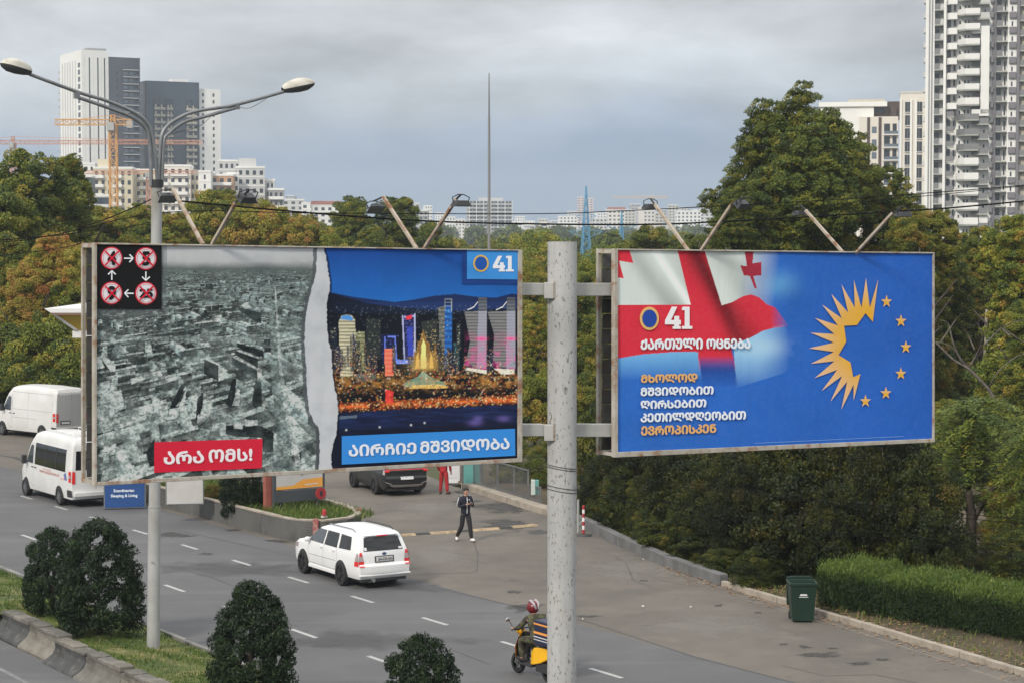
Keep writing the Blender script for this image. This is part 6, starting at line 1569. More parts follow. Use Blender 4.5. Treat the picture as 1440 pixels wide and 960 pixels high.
mb = MB(); n = 14; mb.add([(.3, -.03 + .045 * math.cos(2 * math.pi * i / n), .86 + .045 * math.sin(2 * math.pi * i / n)) for i in range(n)], [tuple(range(n))]); mb.build('round_sticker', M_wcloth, root)

# red and white post on a rubber foot by the pole
M_rw = mat('post red', (.34, .025, .03), .6); M_ww = mat('post white', (.7, .7, .7), .5)
p = gnd(820.5, 752.5); root = thing('delineator_post', 'slim red and white traffic post on a black rubber foot, right of the central pole', 'traffic post', p)
zt = at(820, 710, p.y).z
mb = MB(); mb.tube([(0, 0, 0), (0, 0, .04), (0, 0, .07)], [.3, .28, .1], 20); mb.build('rubber_foot', M_plastic, root)
for k in range(7):
    z0 = .07 + (zt - .07) * k / 7; mb = MB(); mb.tube([(0, 0, z0), (0, 0, .07 + (zt - .07) * (k + 1) / 7)], .045 if k % 2 == 0 else .044, 12); mb.build('band', M_rw if k % 2 == 0 else M_ww, root)
p = gnd(813, 748); root = thing('bollard', 'grey metal bollard half hidden by the right side of the central pole', 'bollard', p)
zt = at(813, 702, p.y).z; mb = MB(); mb.tube([(0, 0, 0), (0, 0, zt)], .04, 12); mb.build('tube', M_lampmetal, root)
mb = MB(); mb.bar((.02, 0, .25), (.16, -.05, .45), .03, .03); mb.build('bracket', M_lampmetal, root)

# striped speed hump across the forecourt entrance
M_hy = mat('faded yellow rubber', (.42, .31, .18), .8, var=.5, scale=5); M_hb = mat('black rubber', (.04, .038, .035), .8, var=.3, scale=5)
hp = [gnd(*q) for q in [(563, 752.5), (640, 747.5), (700, 743), (762, 737)]]
root = thing('speed_hump', 'low hump of dull yellow and black rubber blocks crossing the forecourt behind the walking man', 'speed hump', hp[0])
pts = resample(hp, .52)
for i, (p, q) in enumerate(zip(pts[:-1], pts[1:])):
    d = (q - p).normalized(); n = Vector((-d.y, d.x, 0)); A, Bq = p - hp[0] + d * .01, q - hp[0] - d * .01
    mb = MB(); mb.add([A - n * .17, Bq - n * .17, Bq - n * .08 + Vector((0, 0, .05)), A - n * .08 + Vector((0, 0, .05)), Bq + n * .08 + Vector((0, 0, .05)), A + n * .08 + Vector((0, 0, .05)), Bq + n * .17, A + n * .17], [(0, 1, 2, 3), (3, 2, 4, 5), (5, 4, 6, 7), (0, 3, 5, 7), (1, 6, 4, 2)])
    mb.build('block', M_hy if i % 3 != 1 else M_hb, root)

# grey railing of the forecourt
M_rail = mat('grey railing', (.13, .135, .14), .6, var=.4, scale=2)
M_teal = mat('teal panel', (.1, .3, .28), .6); M_tealL = mat('pale box', (.45, .5, .48), .6)
F = [gnd(752, 716), gnd(735, 711.5), gnd(715, 705), gnd(692, 698), gnd(668, 691), gnd(640, 683)]
off_ = RS * .25
F = [f + off_ for f in F]
root = thing('railing', 'grey barred railing running along the right edge of the forecourt', 'railing', F[0])
for i, (p, q) in enumerate(zip(F[:-1], F[1:])):
    h0 = .55 if i == 0 else 1.08; A, Bq = p - F[0], q - F[0]
    for zz in (.28, h0 + .24): mb = MB(); mb.bar(A + Vector((0, 0, zz)), Bq + Vector((0, 0, zz)), .04, .05); mb.build('rail', M_rail, root)
    mb = MB(); mb.bar(A + Vector((0, 0, .2)), A + Vector((0, 0, h0 + .28)), .06, .06); mb.build('post', M_rail, root)
    n = int((Bq - A).length / .11)
    mb = MB(); 
    for k in range(1, n): c = A.lerp(Bq, k / n); mb.bar(c + Vector((0, 0, .28)), c + Vector((0, 0, h0 + .22)), .035, .02)
    mb.build('bars', M_rail, root, kind='stuff')
p = gnd(741, 714) + off_ * 1.3; zt = at(741, 674, p.y).z
root = thing('meter_box', 'small pale box on a post at the end of the railing', 'box', p)
mb = MB(); mb.tube([(0, 0, 0), (0, 0, zt)], .03, 8); mb.build('post', M_rail, root)
mb = MB(); mb.box((-.12, -.1, zt - .55), (.03, .1, zt)); mb.build('box', M_tealL, root, bevel=.01)
mb = MB(); mb.box((.032, -.09, zt - .54), (.17, .1, zt - .01)); mb.build('side_panel', M_teal, root, bevel=.01)
p = gnd(657, 688) + off_; root = thing('gate_panel', 'teal sheet panel at the far end of the grey railing', 'panel', p)
mb = MB(); mb.box((-.35, -.03, 0), (.35, .03, 1.25)); mb.build('sheet', M_teal, root); mb = MB(); mb.box((-.42, -.04, 0), (-.36, .04, 1.3)); mb.box((.36, -.04, 0), (.42, .04, 1.3)); mb.build('frame', M_rail, root)
p = gnd(645, 686) + Vector((0, 2, 0)); root = thing('white_cabinet', 'white cabinet behind the attendant in red, cut by the billboard edge', 'cabinet', p)
mb = MB(); mb.box((-.5, -.25, 0), (.0, .25, 1.6)); mb.build('casing', M_ww, root, bevel=.01); mb = MB(); mb.box((-.46, -.262, .2), (-.04, -.252, 1.5)); mb.build('door', M_wcloth, root)

# freestanding advertising boxes at the roadside
M_sblue = mat('sign blue', (.018, .075, .25), .5, var=.2, scale=3); M_sw = mat('sign white', (.5, .49, .47), .6, var=.12, scale=2); M_sgrey = mat('sign casing', (.16, .17, .17), .5)
def ad_box(name, label, xl, xr, yb, ztop, m, depthv, T=None, z0=0.0):
    a = gnd(xl, yb, z0); b = gnd(xr, yb - 1.2, z0); mid = (a + b) / 2; rz = math.atan2(b.y - a.y, b.x - a.x); w = (b - a).length
    root = thing(name, label, 'sign', mid, rz)
    mb = MB(); mb.box((-w / 2, 0, .03), (w / 2, .28, ztop)); mb.build('casing', M_sgrey, root, bevel=.01)
    mb = MB(); mb.box((-w / 2 + .04, -.012, .07), (w / 2 - .04, -.002, ztop - .05)); f = mb.build('face', m, root)
    mb = MB(); [mb.box((x - .03, .05, 0), (x + .03, .2, .14)) for x in (-w / 2 + .15, w / 2 - .15)]; mb.build('foot', M_plastic, root)
    if T:
        for s, x0, x1, z0, z1 in T: text(f, s, [(x0, z0), (x1, z0), (x1, z1), (x0, z1)], (226, 232, 240), bold=.025, off=0, fn=lambda u, v, o: Vector((u, -.016 - o, v)))
    return root, w
ad_box('blue_sign', 'dark blue advertising box with white lettering beside the minibus', 146, 205, 716, 1.9, M_sblue, .3, T=[('Scandinavian', -.4, .34, .64, .75), ('Sleeping & Living', -.5, .46, .42, .56)])
ad_box('white_sign', 'blank white advertising box just right of the lamp post', 233, 287, 711, 1.7, M_sw, .3, z0=.62)
M_sred = mat('pillar red', (.32, .1, .075), .6, var=.3, scale=4); M_slate = mat('slate grey panel', (.06, .068, .078), .55, var=.15, scale=2); M_sor = mat('sign orange', (.72, .33, .06), .5)
a = gnd(385, 717, .62); b = gnd(457, 711, .62); rz = math.atan2(b.y - a.y, b.x - a.x); w = (b - a).length
root = thing('station_price_board', 'station board with white and orange face above a slate panel on the island', 'sign', (a + b) / 2 + Vector((0, 0, 0)), rz)
pz = lambda y: at(420, y, (a.y + b.y) / 2).z - .62
mb = MB(); mb.box((-w / 2, 0, pz(704)), (w / 2, .12, pz(688))); mb.build('lower_panel', M_slate, root, bevel=.005)
mb = MB(); mb.box((-w / 2, 0, pz(687)), (w / 2, .14, 2.6)); fpn = mb.build('upper_panel', M_slate, root, bevel=.005)
mb = MB(); mb.box((-w / 2 + .1, -.012, pz(686)), (w / 2 - .1, -.003, 2.5)); mb.build('face', M_sw, fpn)
mb = MB(); zz = pz(686)
mb.add([(-w / 2 + .1, -.016, zz), (w / 2 - .1, -.016, zz + .02), (w / 2 - .1, -.016, zz + .34), (.1, -.016, zz + .3), (-.25, -.016, zz + .12), (-w / 2 + .1, -.016, zz + .1)], [(0, 1, 2, 3, 4, 5)]); mb.build('orange_swoosh', M_sor, fpn)
mb = MB(); mb.add([(.2, -.02, zz + .1), (.72, -.02, zz + .12), (.72, -.02, zz + .15), (.2, -.02, zz + .13)], [(0, 1, 2, 3)]); mb.build('caption', M_wcloth, fpn)
mb = MB(); mb.tube([(-.02, -.022, zz + .52), (.1, -.022, zz + .62), (.16, -.022, zz + .52), (.06, -.022, zz + .46), (.12, -.022, zz + .7)], .014, 4); mb.build('mark', ink((70, 110, 160)), fpn)
for sx in (-w / 2 + .3, w / 2 - .3): mb = MB(); mb.box((sx - .05, .02, -.1), (sx + .05, .1, pz(704))); mb.build('leg', M_plastic, root)
p = gnd(377, 716, .62); root = thing('red_pillar', 'weathered red square pillar at the left edge of the station board', 'pillar', p, rz)
mb = MB(); mb.box((-.14, -.1, -.1), (.1, .1, 2.6)); mb.build('shaft', M_sred, root, bevel=.01); mb = MB(); mb.box((.102, -.1, -.1), (.2, .1, 2.6)); mb.build('side_strip', M_sgrey, root)
p = gnd(452, 712, .62) + Vector((0, -.3, 0)); root = thing('red_notice', 'small round red notice fixed at the right end of the station board', 'notice', p, rz)
zc = at(452, 693, p.y).z - .62; mb = MB(); n = 12; mb.tube([(0, 0, zc), (0, -.04, zc)], .2, 18); mb.build('disc', M_rw, root)
mb = MB(); mb.box((-.05, -.05, zc - .09), (.05, -.042, zc + .09)); mb.build('mark', M_mblk, root); mb = MB(); mb.bar((-.02, .02, -.1), (-.12, .1, zc), .05, .05); mb.build('stay', M_plastic, root)
p = gnd(456, 729, .68); root = thing('red_beacon', 'little red beacon on a white base on the corner of the island wall', 'beacon', p)
mb = MB(); mb.tube([(0, 0, .04), (0, 0, .1)], .11, 14); mb.build('base', M_sw, root); mb = MB(); mb.tube([(0, 0, .12), (0, 0, .26), (0, 0, .32)], [.08, .07, .04], 14); mb.build('lens', M_rw, root)
for px, lab in ((444, 'faded red marker strip on the front of the island wall'), (503, 'faded red marker strip at the right corner of the island wall')):
    p = gnd(px, 765 if px == 444 else 754); P_ = min([x for x in resample(isl, .1)], key=lambda q: abs((q.x / q.y) - (px - 720) / FPX) + (0 if st(q)[1] < 60.5 else 5))
    root = thing('marker_strip', lab, 'marker', P_ - Vector((0, .06, 0)), 0, 'red markers on the island wall')
    mb = MB(); mb.box((-.09, -.04, .0), (.09, .03, .8)); mb.build('strip', mat('faded red', (.3, .07, .06), .7, col2=(.3, .26, .23), scale=6, fac=(.5, .6)), root)

# petrol station canopy corner behind the left billboard
M_cyel = mat('canopy yellow', (.5, .36, .05), .5, var=.12, scale=1.5); M_cwhite = mat('canopy white', (.66, .66, .66), .5); M_cbrown = mat('canopy trim', (.2, .12, .09), .6)
CY = 92.0; tipp = at(62, 434, CY); root = thing('petrol_station_canopy', 'yellow and white canopy corner of the filling station poking out left of the billboard', 'canopy', Vector((tipp.x, tipp.y, 0)))
z = tipp.z; px_m = CY / FPX; ext = 11.0
def ring_(inset, zz): return [(inset, inset * .6, zz), (ext, inset * .6, zz), (ext, 9 - inset, zz), (inset, 9 - inset, zz)]
dzm = lambda y: at(62, y, CY).z
mb = MB(); mb.add([(0, 0, dzm(434)), (ext, 0, dzm(434)), (ext, 9, dzm(434)), (0, 9, dzm(434)), (.3, 0, dzm(440)), (ext, 0, dzm(440)), (ext, 9, dzm(440)), (.3, 9, dzm(440))], [(0, 1, 2, 3), (0, 4, 5, 1), (3, 7, 4, 0), (7, 6, 5, 4), (1, 5, 6, 2), (2, 6, 7, 3)]); mb.build('roof_slab', M_cwhite, root)
mb = MB(); mb.box((.32, .02, dzm(443)), (ext, 8.9, dzm(440) - .003)); mb.build('trim_band', M_cbrown, root)
mb = MB(); A_ = ring_(.42, dzm(443) - .003); B_ = ring_(1.35, dzm(465)); mb.add(A_ + B_, [(0, 4, 5, 1), (3, 7, 4, 0), (7, 6, 5, 4), (2, 6, 7, 3), (1, 5, 6, 2)]); mb.build('fascia', M_cyel, root)
mb = MB(); A_ = ring_(.34, dzm(443) - .003); B_ = ring_(1.2, dzm(465)); mb.add([(A_[0][0], A_[0][1] - .02, A_[0][2]), (A_[0][0] + .2, A_[0][1] - .02, A_[0][2]), (B_[0][0] + .2, B_[0][1] - .02, B_[0][2]), (B_[0][0], B_[0][1] - .02, B_[0][2])], [(0, 3, 2, 1)]); mb.build('fascia_edge', M_cwhite, root)
mb = MB(); mb.box((1.1, .8, dzm(476)), (ext, 8.2, dzm(466))); mb.build('lower_box', M_cwhite, root)
for x in (5.5, 10): mb = MB(); mb.box((x, 4, 0), (x + .5, 4.5, dzm(476))); mb.build('column', M_cwhite, root)
mb = MB(); mb.ball((2.2, 2, dzm(434)), .5, 14, 8, (1.5, 1, .75)); mb.build('skylight', M_cwhite, root, smooth=True)

# slender mast behind the left billboard
p = gnd(688, 640); root = thing('lightning_mast', 'very thin tall grey mast rising alone into the sky above the left billboard', 'mast', p)
zt = at(688, 103, p.y).z; zm = at(688, 165, p.y).z; mb = MB(); mb.tube([(0, 0, 0), (0, 0, zm * .6), (0, 0, zm)], [.085, .07, .055], 10); mb.build('shaft', mat('mast grey', (.2, .2, .2), .5), root)
mb = MB(); mb.tube([(0, 0, zm), (0, 0, zt)], [.035, .02], 8); mb.build('tip', mat('mast dark', (.1, .1, .1), .5), root)

# overhead wires (spans between poles outside the picture)
M_wire = mat('overhead wire', (.012, .012, .013), 1.0, spec=.05)
def wire(label, P, Y0, Y1, r=.014, sub=8):
    xs0, xs1 = P[0][0], P[-1][0]
    pts = [at(x, y, Y0 + (Y1 - Y0) * (x - xs0) / (xs1 - xs0)) for x, y in P]
    mb = MB(); mb.tube(smooth(pts, sub), r, 5); o = mb.build('overhead_wire', M_wire); tag(o, label, 'cable', 'overhead wires')
wire('upper thin overhead wire, running from the lamp post across the sky to the tall tower', [(-700, 330), (-60, 345), (222, 300), (440, 300), (740, 301), (870, 297), (1010, 290), (1200, 279), (1500, 255), (2100, 190)], 75, 62, .016)
wire('lower thick overhead wire just above both billboards', [(222, 280), (440, 300), (600, 311), (740, 315), (900, 316), (1010, 312), (1250, 298), (1440, 283), (2100, 215)], 49, 58, .022)
wire('wire dropping leftwards from the street lamp over the autumn trees', [(-700, 385), (0, 338), (120, 318), (219, 278)], 70, 48, .014)
wire('second wire dropping leftwards from the street lamp', [(-700, 430), (0, 360), (120, 333), (216, 312)], 70, 48, .010)
wire('thin wire crossing the tall white tower on the right', [(1150, 290), (1300, 276), (1440, 262), (2100, 195)], 66, 60, .012)
wire('wire across the dark undergrowth below the right billboard', [(812, 655), (900, 673), (1060, 690), (1250, 712), (1500, 735), (2100, 790)], 58, 50, .009)
wire('second wire across the dark undergrowth, slightly lower', [(812, 659), (905, 678), (1060, 694), (1250, 717), (1500, 742), (2100, 800)], 58, 50, .009)
wire('lowest wire, crossing the trees above the hedge', [(812, 690), (930, 704), (1100, 728), (1300, 756), (1500, 774), (2100, 840)], 56, 50, .009)
wire('lowest wire of the pair above the hedge', [(812, 694), (930, 712), (1100, 740), (1300, 764), (1500, 782), (2100, 850)], 56, 50, .007)
for px, lab in ((2100, 'concrete line pole out of frame on the right'),):
    p = at(px, 500, 60); q = Vector((p.x, p.y, 0)); root = thing('line_pole', lab, 'pole', q); mb = MB(); mb.tube([(0, 0, 0), (0, 0, 13)], [.16, .1], 12); mb.build('shaft', M_conc, root)
q = at(-700, 350, 72); root = thing('line_pole', 'concrete line pole out of frame on the left', 'pole', Vector((q.x, q.y, 0))); mb = MB(); mb.tube([(0, 0, 0), (0, 0, 11)], [.16, .1], 12); mb.build('shaft', M_conc, root)
# ================================================================== VEGETATION
STOPS = [(0.0, (0.012, 0.022, 0.007)), (0.25, (0.036, 0.056, 0.013)), (0.42, (0.082, 0.106, 0.015)), (0.55, (0.145, 0.148, 0.018)), (0.68, (0.21, 0.165, 0.026)), (0.82, (0.26, 0.145, 0.04)), (1.0, (0.25, 0.08, 0.03))]
M_leaf = mat_leaf('foliage', STOPS, trans=0.22)
M_leafB = mat_leaf('laurel foliage', [(0, (0.005, 0.010, 0.005)), (.4, (0.011, 0.022, 0.009)), (.7, (0.022, 0.042, 0.014)), (1, (0.06, 0.09, 0.028))], rough=.5, trans=.08)
M_leafH = mat_leaf('hedge foliage', [(0, (0.010, 0.018, 0.007)), (.4, (0.03, 0.06, 0.014)), (.7, (0.085, 0.135, 0.024)), (1, (0.2, 0.24, 0.05))], trans=.2)
M_bark = mat_layers('bark', (0.06, 0.048, 0.038), [((0.03, 0.024, 0.02), (9, 9, 2), .42, .65, 1.0), ((.12, .1, .085), (6, 6, 1.5), .58, .75, .7)], bump=.6, bscale=20)
M_pale = mat_layers('pale bark', (0.32, 0.29, 0.25), [((0.14, 0.12, 0.1), (6, 6, 2), .45, .65, 1.0)], bump=.4, bscale=20)

def leaf_mesh(name, P, D, tone, L, W, rng, m, flat=0.5):
    """one small folded leaf per point; D: outward directions"""
    n = len(P); rnd = rng.normal(size=(n, 3)); nr = D * flat + rnd * (1 - flat) * .8; nr /= np.linalg.norm(nr, axis=1, keepdims=True) + 1e-9
    t = rng.normal(size=(n, 3)); a = np.cross(nr, t); a /= np.linalg.norm(a, axis=1, keepdims=True) + 1e-9; b = np.cross(nr, a)
    l = (L * rng.uniform(.6, 1.3, n))[:, None]; w = (W * rng.uniform(.7, 1.25, n))[:, None]
    V = np.empty((n, 4, 3)); V[:, 0] = P - a * l; V[:, 1] = P + b * w - nr * w * .3; V[:, 2] = P + a * l; V[:, 3] = P - b * w - nr * w * .3
    me = raw_mesh(name, V.reshape(-1, 3), np.arange(n * 4).reshape(n, 4), m)
    at_ = me.attributes.new('tone', 'FLOAT', 'POINT'); at_.data.foreach_set('value', np.repeat(np.clip(tone, -1, 2), 4).astype(np.float32))
    return me
def crown_mesh(name, seed, nc, nl, L, W, shape='round', cr=(.17, .34), m=None, sprig=.08):
    """clumps of leaves filling a crown: x, y within 1, z from 0 to 2"""
    rng = np.random.default_rng(seed); C = []; Rr = []
    while len(C) < nc:
        z = rng.random(); a = rng.uniform(0, 6.283)
        if shape == 'round': w = math.sqrt(max(0, 1 - (abs(z - .46) / .56) ** 2.2))
        elif shape == 'tall': w = math.sqrt(max(0, 1 - (abs(z - .4) / .62) ** 2)) * .9
        elif shape == 'cone': w = (1 - z) ** .75 * min(1, z * 5 + .5)
        elif shape == 'dome': w = math.sqrt(max(0, 1 - z ** 3.2)) * (.86 + .14 * min(1, z * 5)) * 1.04
        elif shape == 'egg': w = (1 - z ** 2.5) ** .58 * (.88 + .12 * min(1, z * 4)) * 1.04
        elif shape == 'bushy': w = math.sqrt(max(0, 1 - z ** 2.6)) * (1 if z > .08 else .9)
        lk = .25 if shape in ('dome', 'egg') else 1.0; lob = 1 + lk * (.18 * math.sin(3 * a + seed) + .12 * math.sin(5 * a + z * 7 + seed * 2))
        r = w * lob * (rng.random() ** (.38 if lk == 1 else .2)) * .86
        C.append((r * math.cos(a), r * math.sin(a), .08 + z * 1.78)); Rr.append(rng.uniform(*cr) * (1.1 - .35 * z))
    C = np.array(C); Rr = np.array(Rr); ct = np.clip(rng.normal(.42, .13, nc), .1, .85)
    per = Rr ** 2; k = rng.choice(nc, int(nl * 1.7), p=per / per.sum()); d = rng.normal(size=(len(k), 3)); d /= np.linalg.norm(d, axis=1, keepdims=True)
    d[:, 2] = np.where(d[:, 2] < 0, d[:, 2] * .75, d[:, 2]); rad = Rr[k] * rng.uniform(.72, 1.06, len(k))
    spr = rng.random(len(k)) < sprig; rad = np.where(spr, rad * rng.uniform(1.1, 1.45, len(k)), rad)
    sq = np.array([1, 1, .8]); P = C[k] + d * rad[:, None] * sq
    # drop leaves buried deep inside other clumps
    keep = np.ones(len(k), bool)
    for i in range(nc):
        q = (P - C[i]) / (Rr[i] * sq); keep &= ~((np.einsum('ij,ij->i', q, q) < .42) & (k != i))
    P = P[keep][:nl]; d = d[keep][:nl]; k = k[keep][:nl]
    ctr = np.array([0, 0, 1.0]); o = P - ctr; o /= np.linalg.norm(o, axis=1, keepdims=True) + 1e-9
    tone = ct[k] + rng.normal(0, .085, len(k))
    return leaf_mesh(name, P, d * .6 + o * .4, tone, L, W, rng, m or M_leaf)
def trunk_mesh(name, seed, m, limbs=7):
    rng = random.Random(seed); mb = MB(); lean = (rng.uniform(-.06, .06), rng.uniform(-.06, .06))
    P = [(lean[0] * z * 2, lean[1] * z * 2, z) for z in (-.02, .15, .4, .7, 1.0, 1.35, 1.6)]
    mb.tube(P, [.062, .05, .042, .036, .028, .018, .008], 8)
    for i in range(limbs):
        z = rng.uniform(.35, 1.25); a = rng.uniform(0, 6.28); l = rng.uniform(.35, .75) * (1.25 - z * .5); b = Vector((lean[0] * z * 2, lean[1] * z * 2, z))
        e = b + Vector((math.cos(a) * l, math.sin(a) * l, l * rng.uniform(.5, 1.0))); mid = b.lerp(e, .5) + Vector((0, 0, -.04))
        mb.tube([b, mid, e], [.024, .016, .005], 6)
    return mb.mesh(name, m, smooth=True)
CR = {'S': crown_mesh('crown', 15, 70, 9000, .040, .023, 'round', (.1, .24), sprig=.4), 'N': crown_mesh('crown', 11, 240, 36000, .024, .011, 'bushy', (.09, .2), sprig=.22), 'A': crown_mesh('crown', 1, 95, 30000, .034, .020), 'B': crown_mesh('crown', 2, 120, 30000, .033, .019, 'round', (.13, .28)), 'C': crown_mesh('crown', 3, 85, 19000, .044, .025, 'tall'),
      'D': crown_mesh('crown', 4, 80, 25000, .036, .021, 'bushy', (.2, .36)), 'E': crown_mesh('crown', 5, 150, 28000, .030, .017, 'bushy', (.1, .24), sprig=.2),
      'F': crown_mesh('crown', 6, 130, 16000, .042, .012, 'round', (.12, .26), sprig=.25), 'K': crown_mesh('crown', 7, 110, 15000, .03, .016, 'cone', (.12, .26)),
      'G': crown_mesh('crown', 8, 210, 30000, .028, .018, 'round', (.075, .18), sprig=.24)}
# drooping feathery crown: tiers of long fronds
def frond_mesh(seed):
    rng = np.random.default_rng(seed); P = []; D = []; T = []; A = []
    for i in range(270):
        z = rng.uniform(.25, 1.9); a = rng.uniform(0, 6.28); L = (1.05 - .33 * abs(z - .8)) * rng.uniform(.55, 1.0); n = 62; tt = rng.normal(.5, .09)
        for j in range(n):
            k = (j + 1) / n; r = .08 + L * k * .95; h = z + .12 * math.sin(k * 1.8) - .30 * k * k
            s = rng.uniform(-1, 1) * .085 * (1.15 - k * .7)
            P.append((r * math.cos(a) - s * math.sin(a), r * math.sin(a) + s * math.cos(a), h + rng.normal(0, .018) - abs(s) * .5)); D.append((math.cos(a) * .2, math.sin(a) * .2, 1)); T.append(tt + rng.normal(0, .07) + .08 * k)
    return leaf_mesh('crown', np.array(P), np.array(D), np.array(T), .038, .0095, rng, M_leaf, .72)
CR['R'] = frond_mesh(9)
TR = [trunk_mesh('trunk', s, M_bark) for s in (1, 2, 3)]
BUSHM = [crown_mesh('crown', 21, 330, 32000, .038, .012, 'dome', (.10, .16), M_leafB, .2), crown_mesh('crown', 22, 330, 30000, .038, .012, 'dome', (.09, .15), M_leafB, .22), crown_mesh('crown', 23, 300, 32000, .037, .012, 'egg', (.10, .17), M_leafB, .22)]

_n = [0]
BRI = 1.58
def tree(label, px, py, Y, wpx, proto, tone=.5, br=.5, group='trees around the road', cat='tree', bottom=.1, name=None, z0=0.1, depth=1.0, hbase=None):
    _n[0] += 1; rng = random.Random(_n[0] * 13)
    top = at(px, py, Y); h = top.z - z0; w = wpx * Y / FPX / 2
    name = name or {'K': 'conifer_tree', 'R': 'feathery_tree', 'F': 'willow_tree'}.get(proto, 'broadleaf_tree')
    root = thing(name, label, cat, (top.x, Y, z0), rng.uniform(0, 6.28), group)
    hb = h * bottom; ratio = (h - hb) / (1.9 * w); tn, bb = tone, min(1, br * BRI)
    if ratio < 1.3:
        c = link('crown', CR[proto], root, loc=(0, 0, hb)); c.scale = (w, w * depth, (h - hb) / 1.93); c.color = (tn, bb, 0, 1)
    else:
        # a tall crown grows in overlapping masses, each at natural proportions
        z1 = h; i = 0; alt = {'B': 'AG', 'A': 'BG', 'C': 'AB', 'E': 'EF', 'D': 'AE', 'F': 'EF', 'G': 'BG', 'R': 'RR', 'S': 'SE', 'K': 'KK', 'N': 'NN'}[proto]
        while z1 > hb + w * .5 and i < 7:
            s = w * (rng.uniform(.86, .98) if i == 0 else rng.uniform(.8, 1.08)); jit = 0 if i == 0 else .22 * w
            p_ = proto if i % 2 == 0 else rng.choice(alt)
            c = link('crown' if i == 0 else 'bough', CR[p_], root, loc=(rng.uniform(-jit, jit), rng.uniform(-jit, jit), max(z1 - 1.93 * s, -.4 * s))); c.rotation_euler = (0, 0, rng.uniform(0, 6.28)); c.scale = (s, s, s)
            c.color = (min(1, max(0, tn + rng.uniform(-.035, .035))), bb * rng.uniform(.93, 1.05), 0, 1); z1 -= s * rng.uniform(.85, 1.15); i += 1
    if py < 345 and proto in 'ABCGE' and wpx > 55:
        for q in range(4):
            s = w * rng.uniform(.32, .5); a = rng.uniform(0, 6.28); rr = w * rng.uniform(.3, .85); zt_ = h * (1.03 if rr < .5 * w else .93) - rr * .45
            c = link('bough', CR['S'], root, loc=(rr * math.cos(a), rr * math.sin(a), zt_ - 1.8 * s)); c.scale = (s, s, s); c.color = (min(1, tn + rng.uniform(-.03, .04)), bb, 0, 1)
    t = link('trunk', TR[_n[0] % 3], root); s = h / 2 * 1.05; t.scale = (max(s * .8, .8), max(s * .8, .8), s)
    return root
G1 = 'trees left of and behind the left billboard'; G2 = 'trees between the billboards'; G3 = 'trees behind the right billboard'; G4 = 'dark trees and bushes beyond the right kerb'
